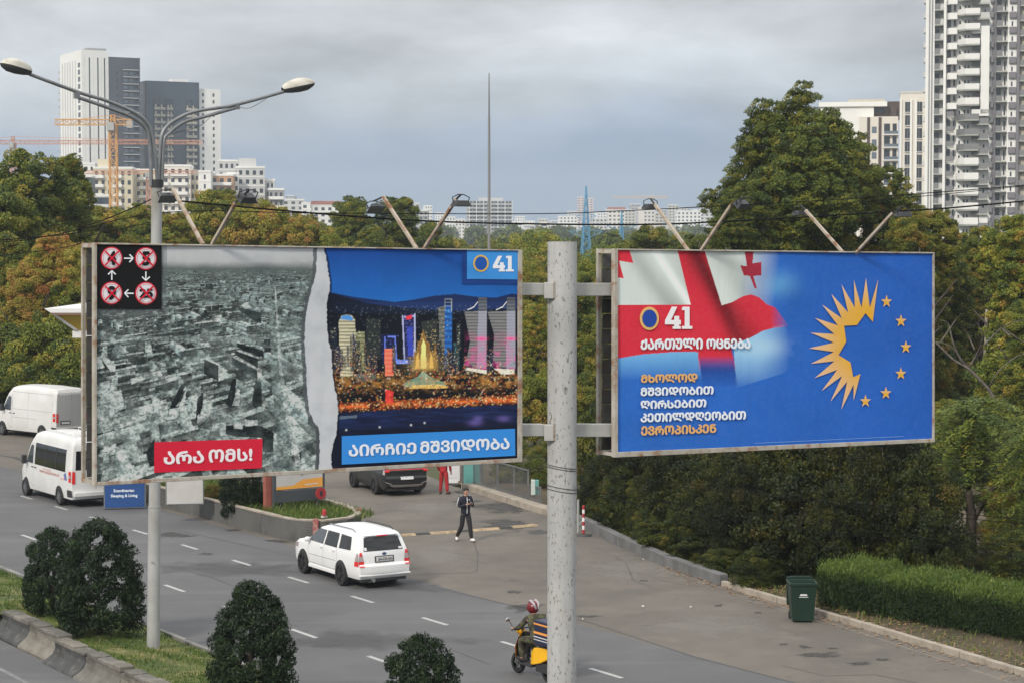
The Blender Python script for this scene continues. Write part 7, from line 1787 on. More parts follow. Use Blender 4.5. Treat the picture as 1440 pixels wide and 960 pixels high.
for a in [
    ('dark green tree with the highest rounded top at the left edge of the photo', 38, 211, 122, 135, 'B', .5, .5, G1),
    ('narrow green tree peak just left of the white low-rise flats', 96, 222, 128, 62, 'C', .48, .5, G1),
    ('green tree filling the left edge below the highest one', 2, 262, 118, 120, 'A', .47, .5, G1),
    ('rust orange autumn tree above the canopy', 78, 330, 113, 88, 'B', .80, .55, G1),
    ('small rust brown tree left of the orange one', 40, 372, 111, 80, 'A', .76, .5, G1),
    ('olive tree with brown tips at the left edge', 8, 330, 114, 90, 'D', .60, .5, G1),
    ('yellow green tree touching the billboard\'s left edge', 116, 345, 111, 80, 'A', .64, .55, G1),
    ('olive tree under the crane', 150, 292, 135, 100, 'B', .60, .52, G1),
    ('mid green tree behind the canopy', 60, 440, 108, 120, 'A', .5, .5, G1),
    ('dark green tree low at the left edge', 10, 460, 108, 100, 'D', .42, .45, G1),
    ('light green bushy tree above the cargo van roof', 100, 478, 106, 110, 'D', .56, .5, G1),
    ('green tree behind the cargo van windscreen', 30, 500, 106, 110, 'A', .48, .45, G1),
    ('olive tree right of the crane foot', 195, 290, 150, 80, 'A', .57, .55, G1),
    ('yellowing tree behind the lamp post', 248, 300, 148, 84, 'B', .62, .55, G1),
    ('broad yellow green tree between the first two floodlights', 300, 268, 155, 116, 'B', .60, .52, G1),
    ('rusty brown tree right of the second floodlight', 372, 283, 152, 110, 'A', .68, .5, G1),
    ('reddish olive tree further right with a flat top', 425, 306, 150, 80, 'B', .70, .48, G1),
    ('low yellow tree between the brown and the green ones', 462, 322, 150, 60, 'D', .62, .55, G1),
    ('rounded fresh green tree above the torn paper strip', 493, 279, 175, 62, 'A', .48, .5, G1),
    ('rounded fresh green tree behind the third floodlight', 560, 279, 178, 76, 'B', .47, .5, G1),
    ('small green tree at the foot of the third floodlight', 608, 314, 172, 60, 'D', .49, .5, G1),
    ('low green tree under the orange building crane jib', 525, 318, 165, 60, 'D', .5, .5, G1),
    ('pale willow-like tree left of the pole top', 757, 322, 190, 105, 'F', .57, .75, G2),
    ('hazy green tree right of the pole top', 850, 344, 175, 90, 'F', .53, .65, G2),
    ('yellow leaved tree left of the pole', 752, 425, 108, 66, 'E', .62, .55, G2),
    ('thin brownish tree just right of the left billboard', 744, 362, 128, 66, 'F', .60, .55, G2),
    ('fresh green tree right of the pole', 832, 366, 118, 66, 'A', .53, .58, G2),
    ('dark green tree behind the gap right of the pole', 842, 440, 100, 76, 'E', .50, .5, G2),
    ('light green tree low between pole and left billboard', 752, 520, 96, 80, 'A', .52, .5, G2),
    ('olive tree behind the lower cross beam', 828, 520, 92, 84, 'E', .53, .45, G2),
    ('dark olive round tree behind the fifth floodlight', 918, 317, 165, 92, 'B', .50, .42, G3),
    ('dark olive tree between the fifth and sixth floodlights', 985, 332, 150, 90, 'A', .49, .42, G3),
    ('lower left shoulder tree of the big green tree', 1028, 274, 104, 84, 'E', .44, .42, G3),
    ('leafy bough tree left below the big tree', 1062, 250, 106, 80, 'B', .46, .42, G3),
    ('green tree right of the big one, in front of the flats', 1240, 232, 112, 110, 'G', .50, .45, G3),
    ('olive brown tree right of the last floodlight', 1310, 296, 110, 86, 'B', .59, .45, G3),
    ('yellowish tree in front of the tall tower foot', 1278, 300, 106, 70, 'A', .56, .45, G3),
    ('bright green tree at the right edge of the photo', 1425, 303, 98, 118, 'G', .54, .60, G3),
    ('small olive tree in front of the tower foot', 1378, 318, 118, 60, 'B', .57, .45, G3),
    ('dark tree right of the billboard edge', 1340, 372, 112, 84, 'A', .48, .4, G3),
    ('bright low tree at the right edge', 1440, 420, 92, 76, 'E', .52, .55, G3),
]:
    tree(*a)
for a in [('fresh green tree standing behind the pole', 800, 400, 112, 90, 'B', .52, .5, G2), ('dark wide tree behind the middle of the right billboard', 1120, 300, 118, 130, 'A', .46, .4, G3)]: tree(*a)
# the big tree: one crown in lobes
big = tree('tallest broad green tree rising above the right billboard into the sky', 1138, 160, 110, 165, 'G', .485, .46, G3, bottom=.2)
for (px, py, dy, s, zc) in ((1130, 114, 0, 46, 0), (1122, 128, 0, 66, .0), (1072, 139, 0, 52, 0), (1092, 143, 1, 56, 0), (1080, 160, 0, 84, 0), (1168, 152, 1, 44, 0), (1180, 172, 0, 66, 0), (1207, 186, 1, 46, 0), (1200, 204, -1, 74, 0), (1058, 186, 0, 60, 0), (1052, 214, 1, 72, 0), (1036, 238, 0, 50, 0), (1018, 262, 0, 46, 0), (998, 266, 0, 36, 0), (1052, 258, -1, 90, 0), (1216, 240, 0, 60, 0), (1140, 176, -2, 110, 0), (1112, 222, -3, 130, 0), (1170, 232, -3, 110, 0), (1090, 270, -3, 120, 0)):
    p = at(px, py, 110 + dy); w = s * 110 / FPX / 2; inv_ = big.matrix_basis.inverted() @ Vector((p.x, p.y, p.z - w * 1.9))
    c = link('bough', CR['G' if s > 80 else 'S'], big, loc=inv_); c.scale = (w, w, w); c.color = (.485, .46 * BRI, 0, 1)
# feathery trees on the right, and dark ones with shade put into leaf colour
for a in [
    ('large drooping feathery green tree at the right edge above the hedge', 1372, 556, 63, 215, 'R', .29, .60, G4, 'tree', .22),
    ('feathery tree cut by the right edge of the photo', 1450, 590, 60, 150, 'R', .31, .56, G4, 'tree', .2),
    ('yellowing shrubby tree low at the right edge', 1420, 668, 62, 110, 'N', .62, .45, G4, 'tree', .1),
    ('feathery low tree left of the big feathery one', 1296, 655, 62, 130, 'R', .34, .46, G4, 'tree', .2),
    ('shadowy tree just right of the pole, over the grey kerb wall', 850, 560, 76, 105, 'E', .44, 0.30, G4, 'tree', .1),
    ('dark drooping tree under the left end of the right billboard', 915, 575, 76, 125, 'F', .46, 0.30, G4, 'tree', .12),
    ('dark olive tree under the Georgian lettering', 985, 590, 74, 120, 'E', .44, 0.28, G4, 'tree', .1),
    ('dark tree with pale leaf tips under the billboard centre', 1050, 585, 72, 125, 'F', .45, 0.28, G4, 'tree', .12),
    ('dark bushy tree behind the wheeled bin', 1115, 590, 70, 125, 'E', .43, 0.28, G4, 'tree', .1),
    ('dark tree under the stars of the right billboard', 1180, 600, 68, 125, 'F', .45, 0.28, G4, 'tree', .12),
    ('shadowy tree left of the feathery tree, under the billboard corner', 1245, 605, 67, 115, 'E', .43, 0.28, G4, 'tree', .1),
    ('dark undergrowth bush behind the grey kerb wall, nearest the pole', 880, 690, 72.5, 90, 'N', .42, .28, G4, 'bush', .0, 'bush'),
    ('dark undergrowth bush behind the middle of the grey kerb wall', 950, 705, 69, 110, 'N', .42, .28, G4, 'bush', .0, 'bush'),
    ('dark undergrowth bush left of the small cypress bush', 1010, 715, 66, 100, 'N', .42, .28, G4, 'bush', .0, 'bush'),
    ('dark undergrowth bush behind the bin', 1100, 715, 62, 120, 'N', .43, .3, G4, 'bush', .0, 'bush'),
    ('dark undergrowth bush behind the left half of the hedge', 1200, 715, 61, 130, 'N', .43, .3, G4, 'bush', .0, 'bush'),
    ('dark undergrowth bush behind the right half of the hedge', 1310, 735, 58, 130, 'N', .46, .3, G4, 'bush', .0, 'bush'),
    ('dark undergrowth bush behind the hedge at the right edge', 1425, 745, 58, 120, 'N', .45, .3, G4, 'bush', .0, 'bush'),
    ('green shrub between railing and kerb, left of the pole', 775, 610, 80, 80, 'N', .47, .42, G4, 'bush', .0, 'bush'),
    ('shrub behind the low end of the railing', 725, 615, 82, 80, 'N', .5, .42, G4, 'bush', .0, 'bush'),
    ('small cypress-like bush at the end of the grey kerb wall', 1056, 770, 59.5, 86, 'K', .5, .42, G4, 'bush', .0, 'bush'),
    ('low brownish shrub on the slope right of the billboard', 1335, 560, 96, 90, 'N', .58, .5, G4, 'bush', .0, 'bush'),
    ('low green shrub on the slope at the right edge', 1415, 556, 92, 90, 'N', .5, .5, G4, 'bush', .0, 'bush'),
]:
    tree(*a)

rb = random.Random(77)
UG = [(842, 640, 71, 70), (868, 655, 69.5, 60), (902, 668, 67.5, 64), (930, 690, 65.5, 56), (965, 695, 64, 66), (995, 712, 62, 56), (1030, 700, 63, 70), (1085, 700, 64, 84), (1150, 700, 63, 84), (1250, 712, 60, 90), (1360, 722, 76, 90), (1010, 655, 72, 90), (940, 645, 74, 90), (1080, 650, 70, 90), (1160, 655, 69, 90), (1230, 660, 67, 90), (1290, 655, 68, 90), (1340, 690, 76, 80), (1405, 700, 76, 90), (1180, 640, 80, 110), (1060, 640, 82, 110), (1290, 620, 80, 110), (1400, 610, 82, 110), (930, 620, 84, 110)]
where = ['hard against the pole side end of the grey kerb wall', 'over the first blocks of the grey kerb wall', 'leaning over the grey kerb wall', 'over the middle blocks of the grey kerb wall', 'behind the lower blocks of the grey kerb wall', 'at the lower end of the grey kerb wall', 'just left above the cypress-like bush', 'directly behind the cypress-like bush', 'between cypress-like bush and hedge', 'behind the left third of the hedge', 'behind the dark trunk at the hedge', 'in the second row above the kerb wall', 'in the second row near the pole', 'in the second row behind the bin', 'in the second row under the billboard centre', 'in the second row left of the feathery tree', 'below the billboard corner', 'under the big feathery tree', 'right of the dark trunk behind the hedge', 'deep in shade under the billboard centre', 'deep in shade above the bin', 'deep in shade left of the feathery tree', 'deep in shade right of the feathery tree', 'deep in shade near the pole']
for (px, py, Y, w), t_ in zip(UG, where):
    tree('dark leafy thicket ' + t_, px + rb.uniform(-4, 4), py, Y, w * 1.15, rb.choice('NNNFSR'), .42 + rb.uniform(-.1, .1), rb.uniform(.13, .33), G4, 'bush', .0, 'bush')  # low random brightness puts the undergrowth's shade into the leaves
rown = [0, 0, 0]; KP = resample(KERB[3:9], 1.15); kn = len(KP)
for i, q in enumerate(KP):
    fr_ = i / (kn - 1)
    for row, (o_, h0, h1, w0_) in enumerate(((.95, .7, 1.5, .75), (2.3, 2.2, 3.2, 1.3), (4.4, 3.6, 5.0, 1.9))):
        if row == 0 and fr_ < .42 and i % 2: continue
        c_ = q + RS * (o_ + rb.uniform(-.25, .35)) + RD * rb.uniform(-.4, .4)
        if q.x > 7.2 and row < 2 : continue
        h_ = rb.uniform(h0, h1); w_ = w0_ * rb.uniform(.85, 1.25)
        ORD = ['first', 'second', 'third', 'fourth', 'fifth', 'sixth', 'seventh', 'eighth', 'ninth', 'tenth', 'eleventh', 'twelfth', 'thirteenth', 'fourteenth', 'fifteenth', 'sixteenth', 'seventeenth', 'eighteenth', 'nineteenth', 'twentieth', 'twenty-first', 'twenty-second', 'twenty-third', 'twenty-fourth', 'twenty-fifth', 'twenty-sixth', 'twenty-seventh', 'twenty-eighth', 'twenty-ninth', 'thirtieth']
        rown[row] += 1; root = thing('bush', 'dark bush in the %s row behind the kerb, %s leftwards from the bin' % (ORD[row], ORD[rown[row] - 1]), 'bush', (c_.x, c_.y, .1), rb.uniform(0, 6), 'understorey bushes behind the right kerb')
        c = link('crown', CR[rb.choice('NNNS')], root, loc=(0, 0, -.1 * h_)); c.scale = (w_, w_, h_ * 1.1 / 1.93); c.color = (.43 + rb.uniform(-.05, .05), (.22 if row else .33) + rb.uniform(-.09, .1), 0, 1)  # leaf colour dimmed for shade, rear rows more than the front
        t = link('trunk', TR[i % 3], root); t.scale = (h_ * .3, h_ * .3, h_ / 2)
for px, py, Y, w, t_ in ((1330, 545, 112, 60, 'beside the pale leaning stem'), (1400, 548, 108, 60, 'between the thin stem and the right edge'), (1320, 600, 80, 70, 'touching the billboard edge below the bare branches'), (1300, 470, 150, 60, 'behind the billboard corner far back'), (1380, 440, 175, 90, 'far back above the parked cars'), (1440, 460, 170, 70, 'far back at the right edge above the parked cars')):
    tree('green thicket ' + t_, px, py, Y, w, 'N', .5, .42, G4, 'bush', .0, 'bush')
for px, py, Y, w, pr, t_ in ((20, 300, 140, 110, 'B', 'behind the leftmost trees, second row'), (90, 300, 138, 90, 'A', 'second row below the narrow peak'), (140, 330, 132, 80, 'D', 'second row just above the billboard corner'), (335, 318, 160, 70, 'A', 'between the two first floodlights, low'), (278, 305, 162, 70, 'B', 'behind the first floodlight arm'), (455, 330, 165, 60, 'A', 'low above the torn paper strip'), (640, 335, 240, 60, 'B', 'just left of the mast, low'), (700, 338, 260, 60, 'A', 'low right of the mast'), (880, 340, 180, 60, 'D', 'low left of the fifth floodlight'), (800, 352, 200, 60, 'B', 'behind the pole top'), (1350, 330, 130, 70, 'B', 'between the tower foot trees')):
    tree('olive green tree ' + t_, px, py, Y, w, pr, .56, .5, 'trees in the second row behind')
# dark bare trunk in front of the hedge background and other visible stems
M_greyb = mat_layers('grey branch', (0.13, 0.115, 0.095), [((0.07, 0.06, 0.05), 4, .4, .65, 1.0)], bump=.4, bscale=20)
def stem(label, P, Y, r, m, name='tree_trunk', cat='tree', group='bare stems on the right'):
    base = at(*P[0][0], Y); base.z = max(base.z, 0.0); root = thing(name, label, cat, base, 0, group)
    mb = MB(); pts = smooth([at(x, y, Y) for x, y in P[0]], 4); n = len(pts)
    mb.tube([p - base for p in pts], [r * (1 - .6 * i / n) for i in range(n)], 8); mb.build('trunk', m, root, smooth=True)
    for b in P[1:]:
        pts = smooth([at(x, y, Y + random.uniform(-.5, .5)) for x, y in b], 3); n = len(pts); mb = MB(); mb.tube([p - base for p in pts], [r * .45 * (1 - .75 * i / n) for i in range(n)], 6); mb.build('branch', m, root, smooth=True)
S3 = lambda p: [(1200 + a / 4.571, 350 + b / 4.571) for a, b in p]
stem('slim pale stem leaning right beside the billboard edge', [S3([(622, 860), (640, 780), (655, 640), (660, 515)])], 118, .2, M_pale)
stem('thin pale upright stem right of the leaning one', [S3([(725, 860), (728, 700), (730, 560)])], 118, .12, M_pale)
stem('grey brown trunk nearest the billboard edge', [S3([(585, 800), (600, 640), (625, 500), (650, 400)])], 120, .3, M_bark)
stem('pale forked stem towards the right edge', [S3([(830, 830), (850, 640), (852, 500), (856, 390)]), S3([(838, 720), (880, 560), (870, 480)])], 110, .13, M_pale)
stem('leafless grey tree with long crooked branches in the gap right of the billboard', [S3([(900, 960), (860, 890), (740, 770), (640, 708), (530, 600)]), S3([(740, 770), (640, 640), (560, 600), (520, 598)]), S3([(740, 765), (800, 660), (830, 560), (800, 480)]), S3([(560, 600), (650, 470), (690, 420)]),
      S3([(870, 890), (930, 790), (1050, 690), (1200, 640)]), S3([(840, 620), (940, 520), (1050, 465), (1200, 450)]), S3([(700, 740), (640, 600), (610, 480), (560, 460)]), S3([(1005, 560), (960, 510), (1100, 600), (1200, 610)]), S3([(780, 650), (740, 560), (715, 520)])], 88, .085, M_greyb)
stem('dark tree trunk behind the right half of the hedge', [[(1352, 806), (1358, 770), (1366, 735), (1362, 690)], [(1362, 745), (1385, 700), (1420, 660)]], 62, .26, M_bark)
stem('mossy trunk at the end of the grey kerb wall', [[(850, 746), (850, 715), (852, 670)]], 70, .17, M_bark)

# clipped and unclipped bushes on the median
GB = 'dark evergreen bushes on the median'
for lab, px, py, base, wpx, k, z in (('dark bush furthest left on the median, partly behind a bigger one', 76, 735, 862, 92, 1, .35), ('biggest dark rounded bush on the median, left of the lamp post', 139, 723, 888, 128, 0, .35),
                                   ('dark evergreen bush right of the lamp post with a pointed top', 353, 808, 985, 130, 2, .35), ('dark evergreen bush at the bottom edge, left of the central pole', 594, 884, 1045, 128, 1, .35)):
    b = gnd(px, base, z); top = at(px, py, b.y); h = top.z - z; w = wpx * b.y / FPX / 2
    root = thing('evergreen_bush', lab, 'bush', b, random.uniform(0, 6), GB)
    c = link('crown', BUSHM[k], root, loc=(0, 0, -.02)); c.scale = (w * 1.02, w * 1.02, h / 1.98); c.color = (.56, .55, 0, 1)
    mb = MB(); mb.tube([(0, 0, -.1), (0, 0, h * .6)], [.07, .03], 8); mb.build('trunk', M_bark, root)
    # leafy core so the bush is dense
b = gnd(340, 712, .6); root = thing('evergreen_bush', 'dark low conifer on the island just left of the red pillar', 'bush', b, 0, 'shrubs on the walled island')
c = link('crown', BUSHM[0], root, loc=(0, 0, -.35)); c.scale = (.82, .82, 1.15); c.color = (.45, .45, 0, 1); mb = MB(); mb.tube([(0, 0, 0), (0, 0, .8)], [.06, .02], 6); mb.build('trunk', M_bark, root)
b = gnd(302, 702, .6); root = thing('dry_shrub', 'small brownish shrub beside the white sign', 'bush', b, 0, 'shrubs on the walled island')
c = link('crown', CR['E'], root, loc=(0, 0, -.1)); c.scale = (.5, .5, .35); c.color = (.68, .5, 0, 1)

# hedge along the verge
def hedge():
    rng = np.random.default_rng(31); a = gnd(1150, 858); b = gnd(1440, 908); d = (b - a).normalized(); e = b + d * 3.5; n = Vector((-d.y, d.x, 0)); n = n if n.dot(Vector((0, 1, 0))) > 0 else -n
    L = (e - a).length; N = 70000; u = rng.random(N) * L; f = rng.random(N); Wd, Ht = 1.8, 1.04
    s = rng.random(N); top = s < .42; front = (s >= .42) & (s < .85)
    prof = 1 + .05 * np.sin(u * 2.3) + .05 * np.sin(u * 5.1 + 1) + .035 * np.sin(u * 11 + f * 7)
    v = np.where(top, f * Wd, np.where(front, .0, Wd)) + .07 * np.sin(u * 6 + f * 9) + rng.normal(0, .05, N)
    z = np.where(top, Ht * prof, f ** .8 * Ht * prof) + np.abs(rng.normal(0, .09, N)) * (rng.random(N) < .5)
    end = rng.random(N) < .06; u = np.where(end, 0 + rng.normal(0, .05, N), u); v = np.where(end, f * Wd, v); z = np.where(end, rng.random(N) * Ht, z)
    rim = np.clip((z / Ht - .8) * 3, 0, 1) * np.clip(1 - v / 1.6, 0, 1); z = z - np.where(top & (v < .35), (.35 - v) ** 2 * 1.1, 0)
    P = np.array(a)[None] + np.outer(u, np.array(d)) + np.outer(v, np.array(n)); P[:, 2] = .1 + z
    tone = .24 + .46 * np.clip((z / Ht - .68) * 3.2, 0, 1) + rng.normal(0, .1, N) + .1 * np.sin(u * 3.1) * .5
    # upright sprays: long axis mostly vertical
    A = rng.normal(size=(N, 3)) * .5 + np.array([0, 0, 1.2]); A /= np.linalg.norm(A, axis=1, keepdims=True); Bx = np.cross(A, rng.normal(size=(N, 3))); Bx /= np.linalg.norm(Bx, axis=1, keepdims=True)
    l = rng.uniform(.03, .085, N)[:, None]; w = rng.uniform(.007, .014, N)[:, None]
    V = np.empty((N, 4, 3)); V[:, 0] = P - A * l * .5; V[:, 1] = P + Bx * w; V[:, 2] = P + A * l; V[:, 3] = P - Bx * w
    base = np.array(a); V -= base
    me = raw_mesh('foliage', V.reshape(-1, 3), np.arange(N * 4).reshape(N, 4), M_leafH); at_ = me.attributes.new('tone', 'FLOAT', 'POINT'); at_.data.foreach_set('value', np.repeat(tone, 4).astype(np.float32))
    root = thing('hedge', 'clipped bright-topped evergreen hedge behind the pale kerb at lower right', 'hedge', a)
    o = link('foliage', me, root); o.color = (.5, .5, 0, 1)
    mb = MB(); k = int(L / .5)
    for i in range(k):
        p = d * (i * .5 + .25) + n * .85; mb.tube([p, p + Vector((random.uniform(-.1, .1), 0, .9))], [.03, .015], 5)
        for q in range(3): mb.tube([p + Vector((0, 0, .2)), p + n * random.uniform(-.6, .6) + d * random.uniform(-.3, .3) + Vector((0, 0, random.uniform(.7, 1.1)))], [.014, .006], 4)
    mb.build('stems', M_bark, root, kind='stuff')
    # dense dark interior twigs
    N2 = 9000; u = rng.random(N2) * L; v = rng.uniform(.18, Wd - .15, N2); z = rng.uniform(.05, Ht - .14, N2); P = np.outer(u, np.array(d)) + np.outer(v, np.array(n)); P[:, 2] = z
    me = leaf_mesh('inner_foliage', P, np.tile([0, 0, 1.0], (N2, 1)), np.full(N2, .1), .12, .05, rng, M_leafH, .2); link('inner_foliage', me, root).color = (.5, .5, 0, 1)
hedge()
# weeds on the verge
pos = []; tone = []
for i in range(2600):
    k = random.random() * 7; sg_ = min(int(k), 6); p = KERB[sg_].lerp(KERB[sg_ + 1], k - sg_) + RS * (.25 + abs(random.gauss(0, 1.2))); pos.append((p.x, p.y, .1)); tone.append(.55 + random.gauss(0, .25))
blades('verge_grass', pos, .04, .2, .012, np.clip(np.array(tone), 0, 1), 'thin dry grass on the verge behind the right kerb', 'grass')

# far woods beyond the junction, read as one mass
def wood(label, spots, nl, L, tone, br, seed, name='distant_wood'):
    rng = np.random.default_rng(seed); P = []; D = []; T = []
    for (px, py, Y, wpx) in spots:
        tp_ = at(px, py, Y); w = wpx * Y / FPX / 2; h = tp_.z; n = nl
        d = rng.normal(size=(n, 3)); d /= np.linalg.norm(d, axis=1, keepdims=True); d[:, 2] = np.abs(d[:, 2]); lob = 1 + .12 * np.sin(d[:, 0] * 9 + px) + .1 * np.sin(d[:, 1] * 11 + d[:, 2] * 8)
        rr = rng.uniform(.88, 1.03, n) * lob; P.append(np.stack([tp_.x + d[:, 0] * w * rr, Y + d[:, 1] * w * .8 * rr, np.maximum(h - w * 1.0 + d[:, 2] * w * 1.0 * rr, 0) * 1.0], 1)); D.append(d); T.append(tone + rng.normal(0, .08, n) + rng.normal(0, .06))
        # skirt down to the ground
        m = n // 2; a = rng.uniform(0, 6.28, m); P.append(np.stack([tp_.x + np.cos(a) * w, Y + np.sin(a) * w * .8, rng.uniform(0, max(h - w, .5), m)], 1)); D.append(np.stack([np.cos(a), np.sin(a), a * 0], 1)); T.append(tone - .05 + rng.normal(0, .08, m))
    me = leaf_mesh(name, np.concatenate(P), np.concatenate(D), np.concatenate(T), L, L * .6, rng, M_leaf, .5)
    o = link(name, me, kind='stuff'); o.color = (.5, br, 0, 1); tag(o, label, 'trees'); return o
rg = random.Random(3)
wood('hazy belt of far trees along the skyline between the billboards', [(rg.uniform(610, 1010), rg.uniform(330, 341), rg.uniform(380, 620), rg.uniform(20, 44)) for _ in range(46)], 260, 1.0, .42, .62, 41)
wood('low belt of trees behind the right edge of the photo', [(rg.uniform(1150, 1560), rg.uniform(330, 352), rg.uniform(180, 260), rg.uniform(40, 80)) for _ in range(22)], 700, .45, .5, .45, 42)
wood('belt of trees behind the left trees, under the towers', [(rg.uniform(-60, 480), rg.uniform(300, 330), rg.uniform(230, 330), rg.uniform(40, 70)) for _ in range(22)], 500, .6, .55, .5, 43)
wood('dark wooded slope in the far middle distance', [(rg.uniform(590, 1010), rg.uniform(318, 331), rg.uniform(900, 1500), rg.uniform(14, 30)) for _ in range(60)], 120, 2.4, .36, .6, 44)
# ================================================================== BUILDINGS AND SKYLINE
B_white = mat('white render', (.74, .735, .71), .8, var=.07, scale=.15)
B_cream = mat('cream render', (.58, .52, .38), .8, var=.08, scale=.15)
B_warm = mat('warm white render', (.66, .62, .56), .8, var=.07, scale=.15)
B_dark = mat('anthracite facade', (.045, .055, .072), .6, var=.15, scale=.1)
B_dark2 = mat('slate blue facade', (.03, .05, .075), .5, var=.15, scale=.1)
B_grey = mat('grey facade', (.26, .26, .26), .8, var=.1, scale=.15)
B_lgrey = mat('light grey facade', (.5, .5, .49), .8, var=.08, scale=.15)
B_glass = mat('window glass', (.03, .037, .045), .15, spec=.7)
B_glassL = mat('bright window glass', (.12, .15, .18), .12, spec=.8)
B_brick = mat('brown brick facade', (.09, .065, .058), .85, var=.2, scale=.4)
B_orange = mat('terracotta facade', (.45, .27, .16), .8, var=.1, scale=.2)
B_red = mat('red roof', (.33, .11, .08), .8)
B_pink = mat('pinkish facade', (.5, .38, .36), .8)
B_plum = mat('plum grey facade', (.17, .16, .175), .8, var=.1, scale=.3)
B_rail = mat('balcony railing', (.17, .17, .175), .6)
B_slab = mat('balcony slab', (.34, .35, .32), .8)
B_beige = mat('beige panel', (.42, .39, .32), .8)

class Bld:
    """building in its own frame: x along the front, y into the depth, z up; base corner at the front left"""
    def __init__(s, name, label, cat, px, Y, wpx, rot, group=None):
        s.Y = Y; s.k = Y / FPX; c = at(px, 345, Y); s.x0px = px; s.rot = rot
        s.root = thing(name, label, cat, (c.x, Y, 0), rot, group); s.parts = {}
        s.w = wpx * s.k / math.cos(rot)
    def z(s, py): return H + (345 - py) * s.k
    def u(s, px): return (px - s.x0px) * s.k / math.cos(s.rot)
    def box(s, nm, lo, hi, m, kind=None):
        mb = MB(); mb.box(lo, hi); return mb.build(nm, m, s.root, kind=kind)
def grid_boxes(bl, nm, m, us, zs, w, h, y0, y1, stuff=True, axis='x'):
    """row of equal boxes on the front (axis x) or on the left flank (axis y)"""
    if stuff:
        mb = MB()
        for u in us:
            for z in zs:
                if axis == 'x': mb.box((u, y0, z), (u + w, y1, z + h))
                else: mb.box((y0, u, z), (y1, u + w, z + h))
        return mb.build(nm, m, bl.root, kind='stuff')
    mb = MB(); mb.box((0, y0, 0), (w, y1, h)) if axis == 'x' else mb.box((y0, 0, 0), (y1, w, h)); me = mb.mesh(nm, m)
    for u in us:
        for z in zs: link(nm, me, bl.root, loc=(u, 0, z) if axis == 'x' else (0, u, z))
GT = 'residential towers on the left skyline'
# --- white and anthracite tower
b = Bld('residential_tower', 'tallest white tower with thin dark vertical stripes and an anthracite right side, left skyline', 'tower', 117, 890, 73, math.atan2(.494, .869) * 1.0, GT)
W = b.w; Wm = b.u(151); zt = b.z(72); zd = b.z(80); D = 31
b.box('white_block', (0, 0, 0), (Wm, D, zt), B_white); b.box('dark_block', (Wm, .3, 0), (W, D - 1, zd), B_dark); b.box('roof_hatch', (Wm * .3, 3, zt), (Wm, 9, zt + 1.2), B_grey)
for px in (127, 137.6, 146): u = b.u(px); b.box('window_strip', (u - .28, -.05, 0), (u + .28, .1, zt - 3.2), B_glass)
fl = [i * 3.1 for i in range(int(zt / 3.1) - 1)]
for px in (121, 132, 142, 149): u = b.u(px); b.box('groove', (u - .05, -.03, 0), (u + .05, .1, zt - 2), B_lgrey)
grid_boxes(b, 'window', B_glass, [D * .06], [z + .6 for z in fl[1:]], D * .10, 2.1, -.06, .1, axis='y')
grid_boxes(b, 'window_strip', B_lgrey, [D * q for q in (.25, .38, .5, .62, .74, .86)], [0], D * .05, zt - 4, -.05, .1, axis='y')
grid_boxes(b, 'side_balcony', B_lgrey, [D * 1.0], [z for z in fl[1:]], .6, 1.0, -.9, 0, axis='y')
grid_boxes(b, 'window', B_glass, [b.u(161)], [z + .5 for z in fl[:-1]], .8, 2.0, .2, .35)
grid_boxes(b, 'window', B_glassL, [b.u(171), b.u(178)], [z + .4 for z in fl[:-1]], 1.6, 2.1, .2, .33)
grid_boxes(b, 'balcony_slab', B_lgrey, [b.u(169.5)], [z for z in fl[1:]], b.u(189.5) - b.u(169.5), .28, -1.2, .3)
grid_boxes(b, 'balcony_railing', B_dark2, [b.u(169.5)], [z + .28 for z in fl[1:]], b.u(189.5) - b.u(169.5), .9, -1.2, -1.1)
b.box('corner_pier', (W - .5, -1.2, 0), (W, .3, zd), B_dark)
# --- dark tower with beige loggias and a white wing
b = Bld('residential_tower', 'dark slate tower with beige loggia columns, grey left flank and white right wing', 'tower', 207, 925, 69, .48, GT)
W = b.w; zt = b.z(115); zw = b.z(123); fl = [i * 3.1 for i in range(int(zt / 3.1))]
b.box('dark_block', (0, 0, 0), (W, 22, zt), B_dark2); b.box('roof_box', (W * .55, 4, zt), (W * .85, 10, zt + 1.6), B_white)
b.box('grey_flank', (-.5, 1.2, 0), (-.02, 24, zt - .8), B_grey)
b.box('white_wing', (W + .03, 2, 0), (b.u(306), 16, zw), B_white)
for a_, c_ in ((217.5, 231.5), (233.5, 241.5), (258.5, 272.5)):
    u0, u1 = b.u(a_), b.u(c_); z0 = fl[1]; zz = [z for z in fl[1:-3]]
    grid_boxes(b, 'loggia_back', B_glass, [u0], [z + .35 for z in zz], u1 - u0, 2.3, -.02, .1)
    grid_boxes(b, 'loggia_parapet', B_beige, [u0], [z for z in zz], u1 - u0, 1.15, -.5, -.05)
    grid_boxes(b, 'loggia_pier', B_dark, [u0 - .25, (u0 + u1) / 2, u1], [0], .22, zt - 8, -.55, 0)
    grid_boxes(b, 'curtain', B_beige, [u0 + .4, u0 + (u1 - u0) * .62], [z + 1.2 for z in zz], .7, 1.2, -.06, -.03)
grid_boxes(b, 'window', B_glassL, [b.u(247.5)], [z + .9 for z in fl[1:-3:2]], .5, .8, -.03, .1)
grid_boxes(b, 'window', B_glass, [b.u(281.5), b.u(295.5)], [z + .7 for z in fl[:-1]], .9, 1.5, 1.95, 2.1)
grid_boxes(b, 'window', B_glass, [5, 11], [z + .7 for z in fl[:-1]], 2.2, 1.5, -.56, -.4, axis='y'); grid_boxes(b, 'groove', B_lgrey, [3, 9, 15, 20], [0], .4, zt - 2, -.53, -.45, axis='y')

